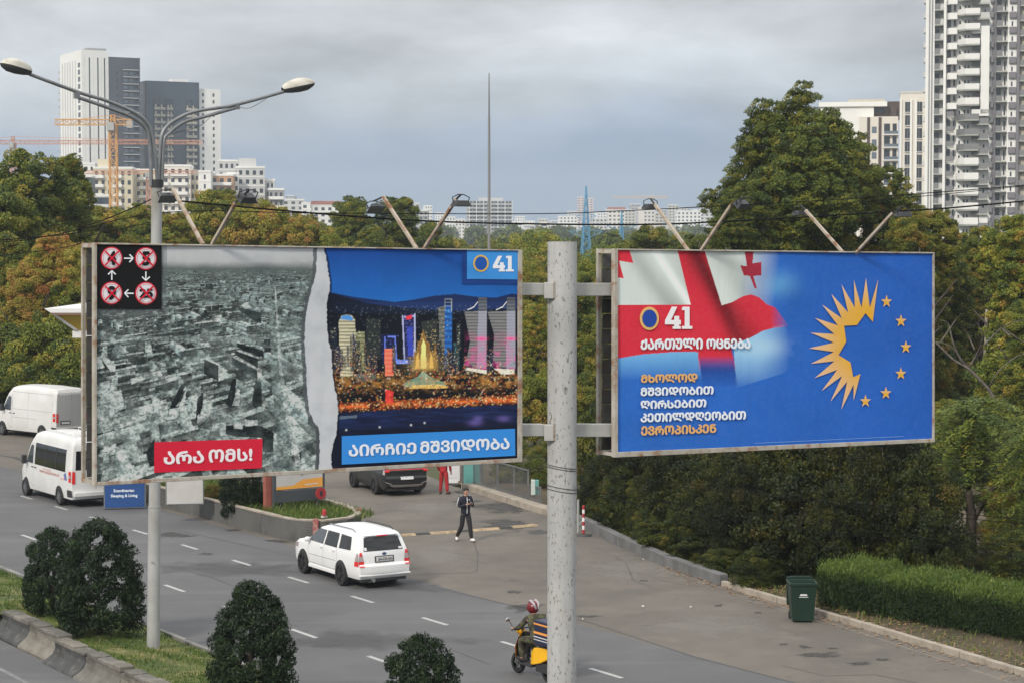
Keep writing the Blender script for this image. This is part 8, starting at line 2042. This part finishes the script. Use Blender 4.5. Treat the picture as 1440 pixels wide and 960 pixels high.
# --- low white apartment houses, left
def flats(name, label, cat, pxl, pxr, pyt, Y, rot, m, fh=3.1, depth=12, wpx_=2.4, cols=None, group=None, slab=B_white, wm=B_glass, balc=None, roof=None, recess=None, side=True, wz=1.5, ww=None, pent=None):
    b = Bld(name, label, cat, pxl, Y, pxr - pxl, rot, group); W = b.w; zt = b.z(pyt)
    b.box('wall', (0, 0, 0), (W, depth, zt), m); b.box('parapet', (-.15, -.15, zt), (W + .15, depth + .15, zt + .7), slab)
    n = max(2, int((zt) / fh)); zs = [zt - fh * (i + 1) for i in range(n) if zt - fh * (i + 1) > b.z(372)]
    cols = cols or max(2, int(W / 3.2)); cw = W / cols; ww = ww or cw * .48
    grid_boxes(b, 'window', wm, [cw * (i + .5) - ww / 2 for i in range(cols)], [z + .8 for z in zs], ww, wz, -.05, .1)
    if side: dn = max(2, int(depth / 3.5)); grid_boxes(b, 'window', wm, [depth / dn * (i + .3) for i in range(dn)], [z + .8 for z in zs], depth / dn * .35, wz, -.05, .1, axis='y')
    if balc:
        for (c0, c1) in balc:
            grid_boxes(b, 'balcony', slab, [cw * c0], [z - .1 for z in zs], cw * (c1 - c0), 1.05, -1.2, -.02)
    else: grid_boxes(b, 'floor_band', slab, [0], [z - .05 for z in zs], W, .3, -.12, -.002)
    if roof: b.box('roof', (-.3, -.3, zt + .7), (W + .3, depth + .3, zt + 2.4), roof)
    if pent: b.box('penthouse', (W * pent[0], 2, zt + .7), (W * pent[1], depth - 2, zt + 3.4), m)
    return b
GL = 'low apartment blocks below the left towers'
def B_(*a, **k): return flats('apartment_block', *a, **k)
B_('white apartment block with cream recesses behind the orange crane mast', 'building', 132, 186, 238, 690, .1, B_cream, cols=6, balc=[(0, 1.6), (3, 4.4)], group=GL, pent=(.1, .4))
B_('cream and white apartment block right behind the lamp post', 'building', 182, 226, 241, 700, .06, B_cream, cols=5, balc=[(1.6, 3.2)], group=GL)
B_('white block with stacked balconies just right of the lamp post', 'building', 229, 268, 235, 680, .08, B_warm, cols=4, balc=[(0, .9), (1.3, 3.6)], group=GL)
B_('cream flank block with narrow dark windows', 'building', 263, 281, 244, 684, -.1, B_cream, cols=3, group=GL)
B_('plain white gable block', 'building', 280, 297, 243, 675, .05, B_white, cols=1, ww=.6, group=GL)
B_('terracotta coloured block with balconies', 'building', 297, 328, 248, 682, .05, B_orange, cols=3, balc=[(0.2, 2.8)], group=GL)
B_('white narrow block beside the terracotta one', 'building', 322, 336, 246, 690, .3, B_white, cols=2, group=GL)
B_('light grey block with square windows', 'building', 334, 372, 237, 700, .18, B_lgrey, cols=4, group=GL, pent=(.1, .7))
B_('stepped grey block descending to the right', 'building', 368, 386, 255, 705, .1, B_lgrey, cols=3, group=GL)
B_('lowest grey block with railed terraces', 'building', 378, 399, 268, 700, .1, B_grey, cols=3, balc=[(0, 3)], group=GL)
B_('small penthouse block behind the grey ones', 'building', 308, 338, 228, 730, .1, B_lgrey, cols=4, group=GL)
B_('dark glazed stepped block left of the crane', 'building', 116, 130, 250, 660, .12, B_dark2, cols=2, wm=B_glassL, group=GL)
B_('grey terraced block with a glass front left of the crane', 'building', 122, 152, 277, 640, .12, B_lgrey, cols=3, ww=4, wz=2, wm=B_dark2, group=GL)
B_('white corner block behind the narrow tree peak', 'building', 110, 134, 232, 720, .12, B_white, cols=3, group=GL)
GF = 'far city blocks on the horizon'
for a in [
    ('pale far block right of the low grey blocks', 397, 428, 282, 1150, .1, B_lgrey), ('white far block with a grey flank', 424, 444, 287, 1050, .1, B_white), ('far white block with a red roof', 440, 478, 290, 1000, .15, B_white),
    ('far grey slab left of the second green tree', 578, 590, 287, 1350, .2, B_lgrey), ('far grey slab beside it', 589, 602, 297, 1300, .0, B_grey),
    ('far low white office slab left of the blue pylon', 787, 812, 305, 1900, .1, B_white), ('far low block right of the blue pylon', 832, 854, 308, 1700, .0, B_lgrey), ('far pale block behind the second pylon', 856, 874, 295, 2000, .2, B_white),
    ('far cream block under the distant crane', 878, 898, 296, 2100, .0, B_beige), ('far grey block behind the fifth floodlight', 897, 918, 298, 2000, .1, B_lgrey), ('far beige block with a parapet beside the fifth floodlight lamp', 916, 932, 300, 1900, .1, B_beige),
    ('far white office block right of the fifth floodlight', 952, 986, 298, 1700, .05, B_white), ('far pale block beside the big tree', 984, 1004, 291, 1800, .05, B_lgrey),
    ('far low grey block right of the balcony slab', 722, 745, 322, 1250, .0, B_lgrey), ('far tiny white block near the pole top', 752, 768, 324, 1800, .0, B_white), ('far low cream block by the willow', 770, 786, 318, 1900, .0, B_beige)]:
    flats('far_building', a[0], 'building', *a[1:6], a[6], group=GF, depth=14, fh=3.0, cols=None, roof=B_red if 'red roof' in a[0] else None)
rq = random.Random(19)
FX = [(402, 12, 276), (414, 16, 285), (455, 18, 284), (478, 14, 292), (598, 10, 290), (612, 14, 300), (628, 12, 306), (640, 14, 309), (724, 14, 305), (740, 12, 312), (758, 12, 309), (776, 12, 311), (800, 14, 298), (840, 12, 300), (866, 10, 303), (888, 12, 288), (905, 16, 292), (925, 12, 296), (940, 14, 289), (958, 12, 293), (975, 12, 296), (992, 14, 286), (1008, 12, 290), (1020, 14, 298)]
for i, (x, w_, y_) in enumerate(FX):
    Yd = rq.uniform(1700, 2900); mi_ = rq.randrange(5); mm = [B_white, B_lgrey, B_beige, B_warm, B_grey][mi_]
    near = 'right of the low grey blocks' if x < 440 else 'beside the red roofed block' if x < 500 else 'behind the third floodlight' if x < 645 else 'right of the balcony tower' if x < 770 else 'near the nearer blue pylon' if x < 860 else 'by the farther blue pylon' if x < 900 else 'behind the fifth floodlight' if x < 950 else 'between fifth and sixth floodlight' if x < 1000 else 'against the big tree'
    flats('far_building', '%s %s far block standing %s' % (['low', 'narrow', 'taller', 'plain'][i % 4], ['white', 'light grey', 'beige', 'warm white', 'grey'][mi_], near), 'building', x, x + w_, y_, Yd, rq.uniform(-.2, .3), mm, group=GF, depth=14, cols=max(3, int(w_ * Yd / FPX / 3)), side=False)
# pink twin towers far away
b = flats('far_building', 'pinkish far tower just behind the nearer blue pylon', 'building', 812, 822, 278, 2600, .0, B_pink, group=GF); b = flats('far_building', 'second pinkish far tower right behind the pylon', 'building', 824, 834, 280, 2600, .0, B_pink, group=GF)
b = flats('far_building', 'small far tower with a red top', 'building', 855, 879, 296, 1650, .0, B_warm, group=GF, roof=B_red)
# balcony tower block on the skyline
b = Bld('apartment_tower', 'pale concrete apartment tower full of balconies behind the slender mast', 'building', 660, 1580, 60, .12); W = b.w; zt = b.z(283)
b.box('wall', (0, 0, 0), (W, 18, zt), B_grey); b.box('roof_box', (W * .25, 4, zt), (W * .8, 12, zt + 2.6), B_lgrey)
zs = [zt - 3.0 * (i + 1) for i in range(13)]
grid_boxes(b, 'loggia', B_glass, [W / 12 * (i + .12) for i in range(12)], [z + .95 for z in zs], W / 12 * .7, 1.75, -.1, .1)
grid_boxes(b, 'balcony', B_lgrey, [W / 12 * (i + .1) for i in range(12)], zs, W / 12 * .8, .95, -1.5, -.1)
grid_boxes(b, 'pier', B_white, [W / 6 * i - .2 for i in range(7)], [0], .4, zt, -1.4, -.05)
grid_boxes(b, 'balcony', B_lgrey, [2, 7, 12], zs, 3, 1.0, -1.2, 0, axis='y')
# --- buildings right of the big tree
b = Bld('apartment_block', 'white modern block with brown brick piers and a dark penthouse, half behind the big tree', 'building', 1152, 440, 106, -.17); W = b.w; zt = b.z(166); k = b.k
b.box('left_block', (0, 2, 0), (b.u(1225), 16, b.z(148)), B_white); b.box('right_block', (b.u(1205), 0, 0), (W, 15, zt), B_warm)
b.box('penthouse_slab', (b.u(1150), 1.5, b.z(151)), (b.u(1243), 14, b.z(144.5)), B_white); b.box('penthouse', (b.u(1196), 4, b.z(164)), (b.u(1256), 13, b.z(152)), B_brick); b.box('stair_tower', (b.u(1238), 5, b.z(166)), (b.u(1261), 14, b.z(143)), B_brick); b.box('roof_plate', (b.u(1190), 4, b.z(144)), (b.u(1240), 12, b.z(140)), B_beige)
b.box('penthouse_glass', (b.u(1202), 3.9, b.z(159)), (b.u(1240), 4.0, b.z(153)), B_glass)
for x in (1216, 1231.5): b.box('brick_pier', (b.u(x), -.12, 0), (b.u(x + 4), .1, b.z(167)), B_brick)
for i in range(9):
    y = 189 + i * 17.8
    z0, z1 = b.z(y), b.z(y - 13)
    b.box('window', (b.u(1239), -.04, z0), (b.u(1247), .1, z1), B_glass); b.box('window', (b.u(1250.5), -.04, z0), (b.u(1256), .1, z1), B_glass)
    b.box('pale_curtain', (b.u(1247.3), -.03, z0), (b.u(1250.2), .1, z1), B_warm)
    b.box('balcony', (b.u(1238), -.9, b.z(y + 3)), (b.u(1259), -.05, b.z(y + 1.6)), B_white); b.box('balcony_railing', (b.u(1239), -.9, b.z(y + 1.6)), (b.u(1258), -.86, b.z(y - 2.6)), B_glassL)
    b.box('window', (b.u(1222.5), -.04, z0), (b.u(1229), .1, b.z(y - 9)), B_glassL)
    b.box('window', (b.u(1163 + (i % 2) * 3), 1.95, z0), (b.u(1171), 2.05, z1), B_glass)
b = Bld('apartment_block', 'narrow beige block with two rows of tall dark windows beside the tall tower', 'building', 1264, 425, 36, -.19); W = b.w + 4; zt = b.z(133)
b.box('wall', (0, 0, 0), (W, 14, zt), B_warm); b.box('parapet', (-.1, -.1, zt), (W, 14, zt + .5), B_lgrey)
for x in (1263.6, 1277.6, 1284, 1298): b.box('pilaster', (b.u(x), -.35, 0), (b.u(x) + .45, -.02, zt - 1.2), B_white)
for i in range(10):
    for x0, x1 in ((1270.8, 1278.6), (1285.6, 1294)):
        y1_ = 145 + i * 18.4; b.box('window', (b.u(x0), -.05, b.z(y1_ + 15)), (b.u(x1), .1, b.z(y1_)), B_glass)
        b.box('window_transom', (b.u(x0), -.3, b.z(y1_ + 15.2)), (b.u(x1), -.06, b.z(y1_ + 14)), B_lgrey); b.box('window_mullion', (b.u((x0 + x1) / 2) - .05, -.12, b.z(y1_ + 15)), (b.u((x0 + x1) / 2) + .05, -.06, b.z(y1_)), B_rail)
# --- the tall tower at the right edge
TY = 410.0; b = Bld('residential_tower', 'very tall white tower with stacked angular balconies at the right edge of the photo', 'tower', 1299, TY, 200, -.205); k = b.k; TOPZ = b.z(-70)
def wall(x0, x1, y, m, nm='wall', z0=0, z1=None, d=12): return b.box(nm, (b.u(x0), y, z0), (b.u(x1), d, z1 or TOPZ), m)
wall(1299, 1311, 0, B_white, d=20); wall(1311, 1323, 1.6, B_lgrey); wall(1323, 1326.5, -.5, B_white, d=2); wall(1326.5, 1341, 1.3, B_white); wall(1341, 1384, .4, B_white); wall(1384, 1388, .1, B_white); wall(1388, 1393, -.1, B_plum); wall(1393, 1408, 1.5, B_white)
wall(1408, 1420, -.2, B_white); wall(1420, 1424, -.5, B_plum); wall(1424, 1432, .9, B_beige); wall(1432, 1437.5, -.4, B_white); wall(1437.5, 1450, 1.2, B_grey); wall(1450, 1470, -.3, B_white); wall(1470, 1482, 1.0, B_grey); wall(1482, 1500, 0, B_white)
for x in (1303.2, 1306.8): b.box('groove', (b.u(x), -.06, 0), (b.u(x) + .28, .02, TOPZ), B_grey)
FH = 20.75
def shared(nm, m, lo, hi):
    mb = MB(); mb.box(lo, hi); return mb.mesh(nm, m)
def put(nm, me, z): return link(nm, me, b.root, loc=(0, 0, z))
U = b.u
def angled(x0, x1, x2, d, h):
    """slab with a slanting front: shallow at x0, deep at x1..x2"""
    mb = MB(); mb.prism([(U(x0), .3), (U(x2), .3), (U(x2), -d), (U(x1), -d)], 0, h); return mb
me = {
 'a_slab': shared('balcony_slab', B_slab, (U(1311), -.5, -.15), (U(1322.8), 1.6, .1)), 'a_rail': shared('balcony_railing', B_rail, (U(1311.3), -.5, .1), (U(1318), -.44, 1.25)), 'a_gl': shared('balcony_glass', B_lgrey, (U(1319), -.5, .1), (U(1322.6), -.46, 1.2)),
 'a_win': shared('window', B_glass, (U(1311.6), 1.5, .2), (U(1317.5), 1.62, 2.4)), 'left': shared('side_balcony', B_lgrey, (U(1296.2), 3, 0), (U(1299), 6, 1.0)),
 'b_par': angled(1327, 1330, 1341, 1.5, 1.25).mesh('balcony_parapet', B_white), 'b_slab': angled(1327, 1329, 1338, 1.0, .25).mesh('balcony_slab', B_slab), 'b_rail': shared('balcony_railing', B_rail, (U(1328), -1.0, .25), (U(1337.8), -.95, 1.3)), 'b_win': shared('window', B_glass, (U(1328), 1.22, .1), (U(1333), 1.32, 2.5)), 'b_win2': shared('window', B_glass, (U(1336.5), 1.22, .4), (U(1339), 1.32, 2.3)),
 'c_slab': angled(1341.5, 1352, 1371, 2.6, .3).mesh('balcony_slab', B_slab), 'c_w1': shared('window', B_glass, (U(1344), .34, .3), (U(1346), .42, 2.2)), 'c_w2': shared('window', B_glass, (U(1351), .34, .1), (U(1353), .42, 2.3)), 'c_w3': shared('window', B_glass, (U(1355.5), .34, .1), (U(1357.5), .42, 2.3)),
 'd_slab': angled(1361.5, 1372, 1383.5, 2.4, .28).mesh('balcony_slab', B_slab), 'd_w': shared('window', B_glass, (U(1377), .34, .1), (U(1379), .42, 2.2)), 'd_dark': shared('grey_panel', B_grey, (U(1361.5), -.7, .1), (U(1371.5), .3, 2.3)),
 'e_bal': shared('balcony_railing', B_rail, (U(1384.5), -.7, 0), (U(1389.5), -.12, 1.1)),
 'f_slab': shared('balcony_slab', B_slab, (U(1393.2), -.7, -.15), (U(1407.8), 1.5, .1)), 'f_dark': shared('window', B_glass, (U(1394.5), 1.4, .1), (U(1400), 1.52, 2.6)), 'f_rail': shared('balcony_railing', B_rail, (U(1393.4), -.7, .1), (U(1401.5), -.64, 1.2)), 'f_w': shared('window', B_glass, (U(1404), 1.4, .4), (U(1406), 1.52, 2.2)),
 'g_p': shared('window', B_plum, (U(1410), -.75, .1), (U(1419.5), -.22, 1.3)), 'g_w': shared('window', B_glass, (U(1413), -.26, 1.5), (U(1415), -.18, 2.4)),
 'h_r': shared('balcony_railing', B_rail, (U(1424.3), -.2, .1), (U(1431.8), -.14, 1.2)), 'h_s': shared('balcony_slab', B_slab, (U(1424.2), -.2, -.15), (U(1431.8), .9, .1)), 'i_r': shared('balcony_railing', B_plum, (U(1437.7), -.4, .1), (U(1449.5), -.34, 1.25)), 'i_s': shared('balcony_slab', B_slab, (U(1437.7), -.4, -.15), (U(1449.5), 1.2, .1)), 'i_w': shared('window', B_glass, (U(1438.5), 1.1, .1), (U(1445), 1.22, 2.5)),
}
def rail_c(x0, x1, x2, d, m, nm, h=1.1):
    mb = MB(); mb.bar((U(x0), .2, .3 + h / 2), (U(x1), -d, .3 + h / 2), .06, h); mb.bar((U(x1), -d, .3 + h / 2), (U(x2), -d, .3 + h / 2), .06, h); return mb.mesh(nm, m)
me['c_rail'] = rail_c(1341.5, 1352, 1371, 2.6, B_white, 'balcony_railing'); me['c_white'] = rail_c(1341.5, 1352, 1371, 2.6, B_white, 'balcony_parapet', 1.3); me['d_rail'] = rail_c(1361.5, 1372, 1383.5, 2.4, B_lgrey, 'balcony_railing'); me['d_railD'] = rail_c(1361.5, 1372, 1383.5, 2.4, B_rail, 'balcony_railing'); me['c_railD'] = rail_c(1341.5, 1352, 1371, 2.6, B_rail, 'balcony_railing')
nfl = 0
for i in range(-1, 19):
    y = 17.5 + FH * i; z = b.z(y)     # y: slab line of this storey in the photograph
    for q in ('a_slab', 'a_rail', 'a_gl', 'a_win'): put(me[q].name.split('.')[0], me[q], z)
    put('side_balcony', me['left'], b.z(y + 8))
    zb = b.z(y + 5)
    if i <= 6: put('balcony_parapet', me['b_par'], b.z(y + 8 + 6)); put('window', me['b_win'], b.z(y + 6)); put('window', me['b_win2'], b.z(y + 4))
    else: put('balcony_slab', me['b_slab'], b.z(y + 5)); put('balcony_railing', me['b_rail'], b.z(y + 5)); put('window', me['b_win'], b.z(y + 3)); put('window', me['b_win2'], b.z(y + 3))
    zc = b.z(y + 10)
    put('balcony_slab', me['c_slab'], zc)
    if i in (6, 10, 11, 12, 13, 14): put('balcony_parapet', me['c_white'], zc)
    elif i in (7, 8, 9): put('balcony_railing', me['c_railD'], zc)
    else: put('balcony_railing', me['c_rail'], zc)
    for q in ('c_w1', 'c_w2', 'c_w3'): put('window', me[q], zc)
    zd = b.z(y + 16)
    if i <= 0: put('balcony_slab', me['d_slab'], zd); put('balcony_railing', me['d_rail'], zd); put('window', me['d_w'], zd)
    elif i <= 6: put('grey_panel', me['d_dark'], zd)  # plain grey panel set inside the white frame
    else: put('balcony_slab', me['d_slab'], zd); put('balcony_railing', me['d_railD'], zd); put('window', me['d_w'], zd)
    put('balcony_railing', me['e_bal'], b.z(y + 12))
    ze = b.z(y + 4)
    for q in ('f_slab', 'f_dark', 'f_rail', 'f_w'): put(me[q].name.split('.')[0], me[q], ze)
    put('panel', me['g_p'], b.z(y + 14)); put('window', me['g_w'], b.z(y + 14))
    for q in ('h_r', 'h_s'): put(me[q].name.split('.')[0], me[q], b.z(y + 17))
    for q in ('i_r', 'i_s', 'i_w'): put(me[q].name.split('.')[0], me[q], b.z(y + 8))
b.box('white_frame', (U(1372.5), -1.9, b.z(163)), (U(1383.8), .4, b.z(42)), B_white); b.box('white_frame', (U(1361), -1.9, b.z(166)), (U(1383.8), .4, b.z(157)), B_white); b.box('white_frame', (U(1361), -1.9, b.z(52)), (U(1372.4), .4, b.z(45)), B_white)
b.box('white_frame', (U(1372.5), -1.7, b.z(360)), (U(1383.8), .38, b.z(302)), B_white)

# ------------------------------------------------------------------ cranes, pylons
M_crane = mat('crane orange', (.56, .29, .08), .5); M_craneR = mat('crane faded orange', (.5, .24, .15), .5); M_cab = mat('crane cab grey', (.35, .35, .34), .5); M_pyl = mat('pylon blue', (.1, .3, .48), .6); M_farc = mat('far crane pale orange', (.5, .38, .26), .6)
def lattice(mb, a, b_, w, step, t, cross=True):
    a = Vector(a); b_ = Vector(b_); d = (b_ - a); L = d.length; d.normalize(); x = d.cross(Vector((0, 0, 1))); x = Vector((1, 0, 0)) if x.length < .01 else x.normalized(); y = d.cross(x)
    C = [x * sx * w / 2 + y * sy * w / 2 for sx, sy in ((-1, -1), (1, -1), (1, 1), (-1, 1))]
    for c in C: mb.bar(a + c, b_ + c, t, t)
    n = max(1, int(L / step))
    for i in range(n):
        p = a + d * (L * i / n); q = a + d * (L * (i + 1) / n)
        for j in range(4):
            c0, c1 = C[j], C[(j + 1) % 4]; mb.bar(p + c0, q + c1, t * .6, t * .6) if (i + j) % 2 else mb.bar(p + c1, q + c0, t * .6, t * .6)
            mb.bar(q + c0, q + c1, t * .5, t * .5)
def crane(label, px, pyt, Y, jl, jr, pyj, m, w, t, cabm=M_cab, yaw=0.0, group='tower cranes'):
    base = at(px, 345, Y); k = Y / FPX; z = lambda y: H + (345 - y) * k; root = thing('tower_crane', label, 'crane', (base.x, Y, 0), yaw, group)
    mb = MB(); lattice(mb, (0, 0, 0), (0, 0, z(pyj) - .2), w, w * 1.1, t); mb.build('mast', m, root)
    X = lambda x: (x - px) * k
    mb = MB(); lattice(mb, (-w * .5 if jl < px else w * .5, 0, z(pyj)), (X(jl), 0, z(pyj)), w * .75, w * 1.0, t * .8); mb.build('jib', m, root)
    mb = MB(); lattice(mb, (w * .5 if jr > px else -w * .5, 0, z(pyj)), (X(jr), 0, z(pyj)), w * .75, w * 1.0, t * .8); mb.build('counter_jib', m, root)
    mb = MB(); mb.box((X(jr) - w * .6, -w * .4, z(pyj) - w * .8), (X(jr) + w * .2, w * .4, z(pyj) + w * .2)); mb.build('counterweight', cabm, root)
    mb = MB(); mb.box((-w * .7, -w, z(pyj) - w * 1.2), (w * .3, -w * .1, z(pyj) - w * .1)); mb.build('cab', cabm, root)
    if pyt < pyj - 1: mb = MB(); lattice(mb, (0, 0, z(pyj)), (0, 0, z(pyt)), w * .5, w, t); mb.bar((0, 0, z(pyt)), (X(jl) * .6, 0, z(pyj) + w * .4), t * .5); mb.bar((0, 0, z(pyt)), (X(jr) * .8, 0, z(pyj) + w * .4), t * .5); mb.build('tower_head', m, root)
    return root
crane('orange tower crane with a thick lattice mast in front of the white tower', 160.5, 163, 600, 80, 186, 173, M_crane, 2.1, .32)
crane('reddish orange tower crane with its mast above the trees at the far left', 20, 193, 640, -60, 285, 201, M_craneR, 1.5, .22)
crane('low reddish crane with a long jib ending right of the lamp post', 210, 240, 655, 100, 278, 243, M_craneR, 1.4, .24)
crane('very small pale crane far away above the skyline', 918, 275, 2000, 862, 938, 278, M_farc, 2.2, .5)
def pylon(label, px, pyt, pyb, Y, arms, w0, t, group='blue lattice pylons'):
    base = at(px, 345, Y); k = Y / FPX; z = lambda y: H + (345 - y) * k; root = thing('lattice_pylon', label, 'pylon', (base.x, Y, 0), .2, group); mb = MB()
    n = 16; prev = None; zs = [z(pyt) * (i / n) for i in range(n + 1)]
    for i, zz in enumerate(zs):
        w = w0 * (1 - .93 * max(0, (i - n * .35) / (n * .65)) ** 1.0) if i > n * .35 else w0
        C = [Vector((sx * w, sy * w, zz)) for sx, sy in ((-1, -1), (1, -1), (1, 1), (-1, 1))]
        if prev:
            for j in range(4): mb.bar(prev[j], C[j], t); mb.bar(prev[j], C[(j + 1) % 4], t * .7); mb.bar(prev[(j + 1) % 4], C[j], t * .7)
        for j in range(4): mb.bar(C[j], C[(j + 1) % 4], t * .6)
        prev = C
    mb.build('tower', M_pyl, root)
    for y, l in arms:
        for sg in (1, -1):
            mb = MB(); mb.bar((0, 0, z(y) + .5), (sg * l, 0, z(y)), t * 1.1); mb.bar((0, 0, z(y) - 1.2), (sg * l, 0, z(y)), t); mb.bar((sg * l * .5, 0, z(y) - .5), (sg * l * .5, 0, z(y) + .3), t * .8); mb.build('cross_arm', M_pyl, root)
pylon('nearer blue lattice pylon just right of the pole top', 824, 262, 370, 330, [(326, 2.8), (304, 1.7)], .8, .085)
pylon('farther blue lattice pylon left of the fifth floodlight', 874, 296, 345, 480, [(318, 3.6), (338, 5.0)], .7, .12)

# ------------------------------------------------------------------ far terrain
M_hill = mat_layers('far hillside', (.05, .07, .045), [((.03, .045, .03), .004, .4, .65, 1.0), ((.16, .15, .13), .02, .58, .7, .6)], bump=0)
def ridge(name, Y, P, m, depth=600):
    mb = MB(); n = len(P); vs = []
    for x, y in P: p = at(x, y, Y); vs.append((p.x, Y, max(p.z, 1)))
    for x, y in P: p = at(x, y, Y); vs.append((p.x, Y - depth, -.2))
    for x, y in P: p = at(x, y, Y); vs.append((p.x, Y + depth, -.2))
    mb.add(vs, [(n + i, n + i + 1, i + 1, i) for i in range(n - 1)] + [(i, i + 1, 2 * n + i + 1, 2 * n + i) for i in range(n - 1)]); return structure(mb.build(name, m, smooth=True))
r1 = random.Random(5)
ridge('hill', 3200, [(x, 327 - 13 * math.exp(-((x - 860) / 260) ** 2) + r1.uniform(-1, 1)) for x in range(-400, 1900, 40)], M_hill, 900)
# scattered far roofs on the hill
_c = ['white', 'light grey', 'beige', 'warm white']; HL = [''] * 26
for i in range(26):
    x = 604 + i * 15.8 + r1.uniform(-5, 5); Y = r1.uniform(1500, 3000); w = r1.uniform(6, 15); yt = r1.uniform(310, 322)
    p = at(x, yt, Y); wd = w * Y / FPX; mb = MB(); mb.box((-wd / 2, 0, 0), (wd / 2, 12, p.z)); ci = r1.randrange(4); m_ = [B_white, B_lgrey, B_beige, B_warm][ci]; HL[i] = 'tiny %s block, %s from the left along the far wooded skyline' % (_c[ci], ORD[i])
    root = thing('far_house', HL[i], 'building', (p.x, Y, 0), r1.uniform(-.3, .3), 'tiny pale blocks on the distant skyline'); mb.build('wall', m_, root)
    m2 = MB(); nn = max(2, int(p.z / 3))
    for f in range(nn): m2.box((-wd / 2 + .5, -.1, f * 3 + 1), (wd / 2 - .5, 0, f * 3 + 2.2))
    m2.build('windows', B_glass, root, kind='stuff')
# parked cars seen through the gap on the right
def tiny_car(label, px, py, Y, m, rz):
    p = at(px, py, Y); p.z = .02; root = thing('parked_car', label, 'car', p, rz, 'cars parked behind the trees on the right')
    car = Car(.86, [(-2.0, .95), (-1.7, 1.3), (-1.2, 1.42), (.1, 1.42), (.5, 1.3), (1.05, .95), (1.9, .8), (2.05, .6)], [(.28, 2.05), (.6, 2.15), (.8, 2.0)], [(.28, -2.1), (.6, -2.15), (1.0, -2.0)], [(.25, .94), (.6, 1), (.9, .97), (1.42, .74)], [(-2.2, .9), (-1.5, 1), (1.2, 1), (2.1, .8)], NX=18, NL=8)
    car.body().build('body', m, root, smooth=True, ang=35); spatch(car, 'side_window', M_cglass, root, [[(.9, .95), (-1.4, .95), (-1.1, 1.32), (.4, 1.32)]])
    for x in (1.25, -1.25):
        for sg in (1, -1): mb = MB(); mb.tube([(x, sg * .7, .31), (x, sg * .87, .31)], .31, 16); mb.build('wheel', M_tyre, root)
tiny_car('white parked car glimpsed right of the billboard edge', 1316, 515, 162, M_white, .1); tiny_car('small white parked car glimpsed between stems at the right', 1405, 528, 150, M_white, .3); tiny_car('second white car behind the bare branches', 1372, 512, 160, M_vanw, .1)
tiny_car('dark parked car glimpsed behind the leafless tree', 1345, 508, 165, M_blackp, .1)

# ------------------------------------------------------------------ air
mb = MB(); mb.box((-3500, -150, -1.2), (3500, 4300, 150))
M_haze = bpy.data.materials.new('haze'); M_haze.use_nodes = True; nt = M_haze.node_tree; nt.nodes.remove(nt.nodes['Principled BSDF'])
pv = nt.nodes.new('ShaderNodeVolumePrincipled'); pv.inputs['Color'].default_value = (.80, .88, 1.0, 1); pv.inputs['Density'].default_value = 1.9e-4; pv.inputs['Anisotropy'].default_value = 0.2
nt.links.new(pv.outputs[0], nt.nodes['Material Output'].inputs['Volume'])
hz = mb.build('haze', M_haze, kind='stuff'); tag(hz, 'thin bluish haze in the air over the whole city', 'haze')
sc.cycles.volume_bounces = 1
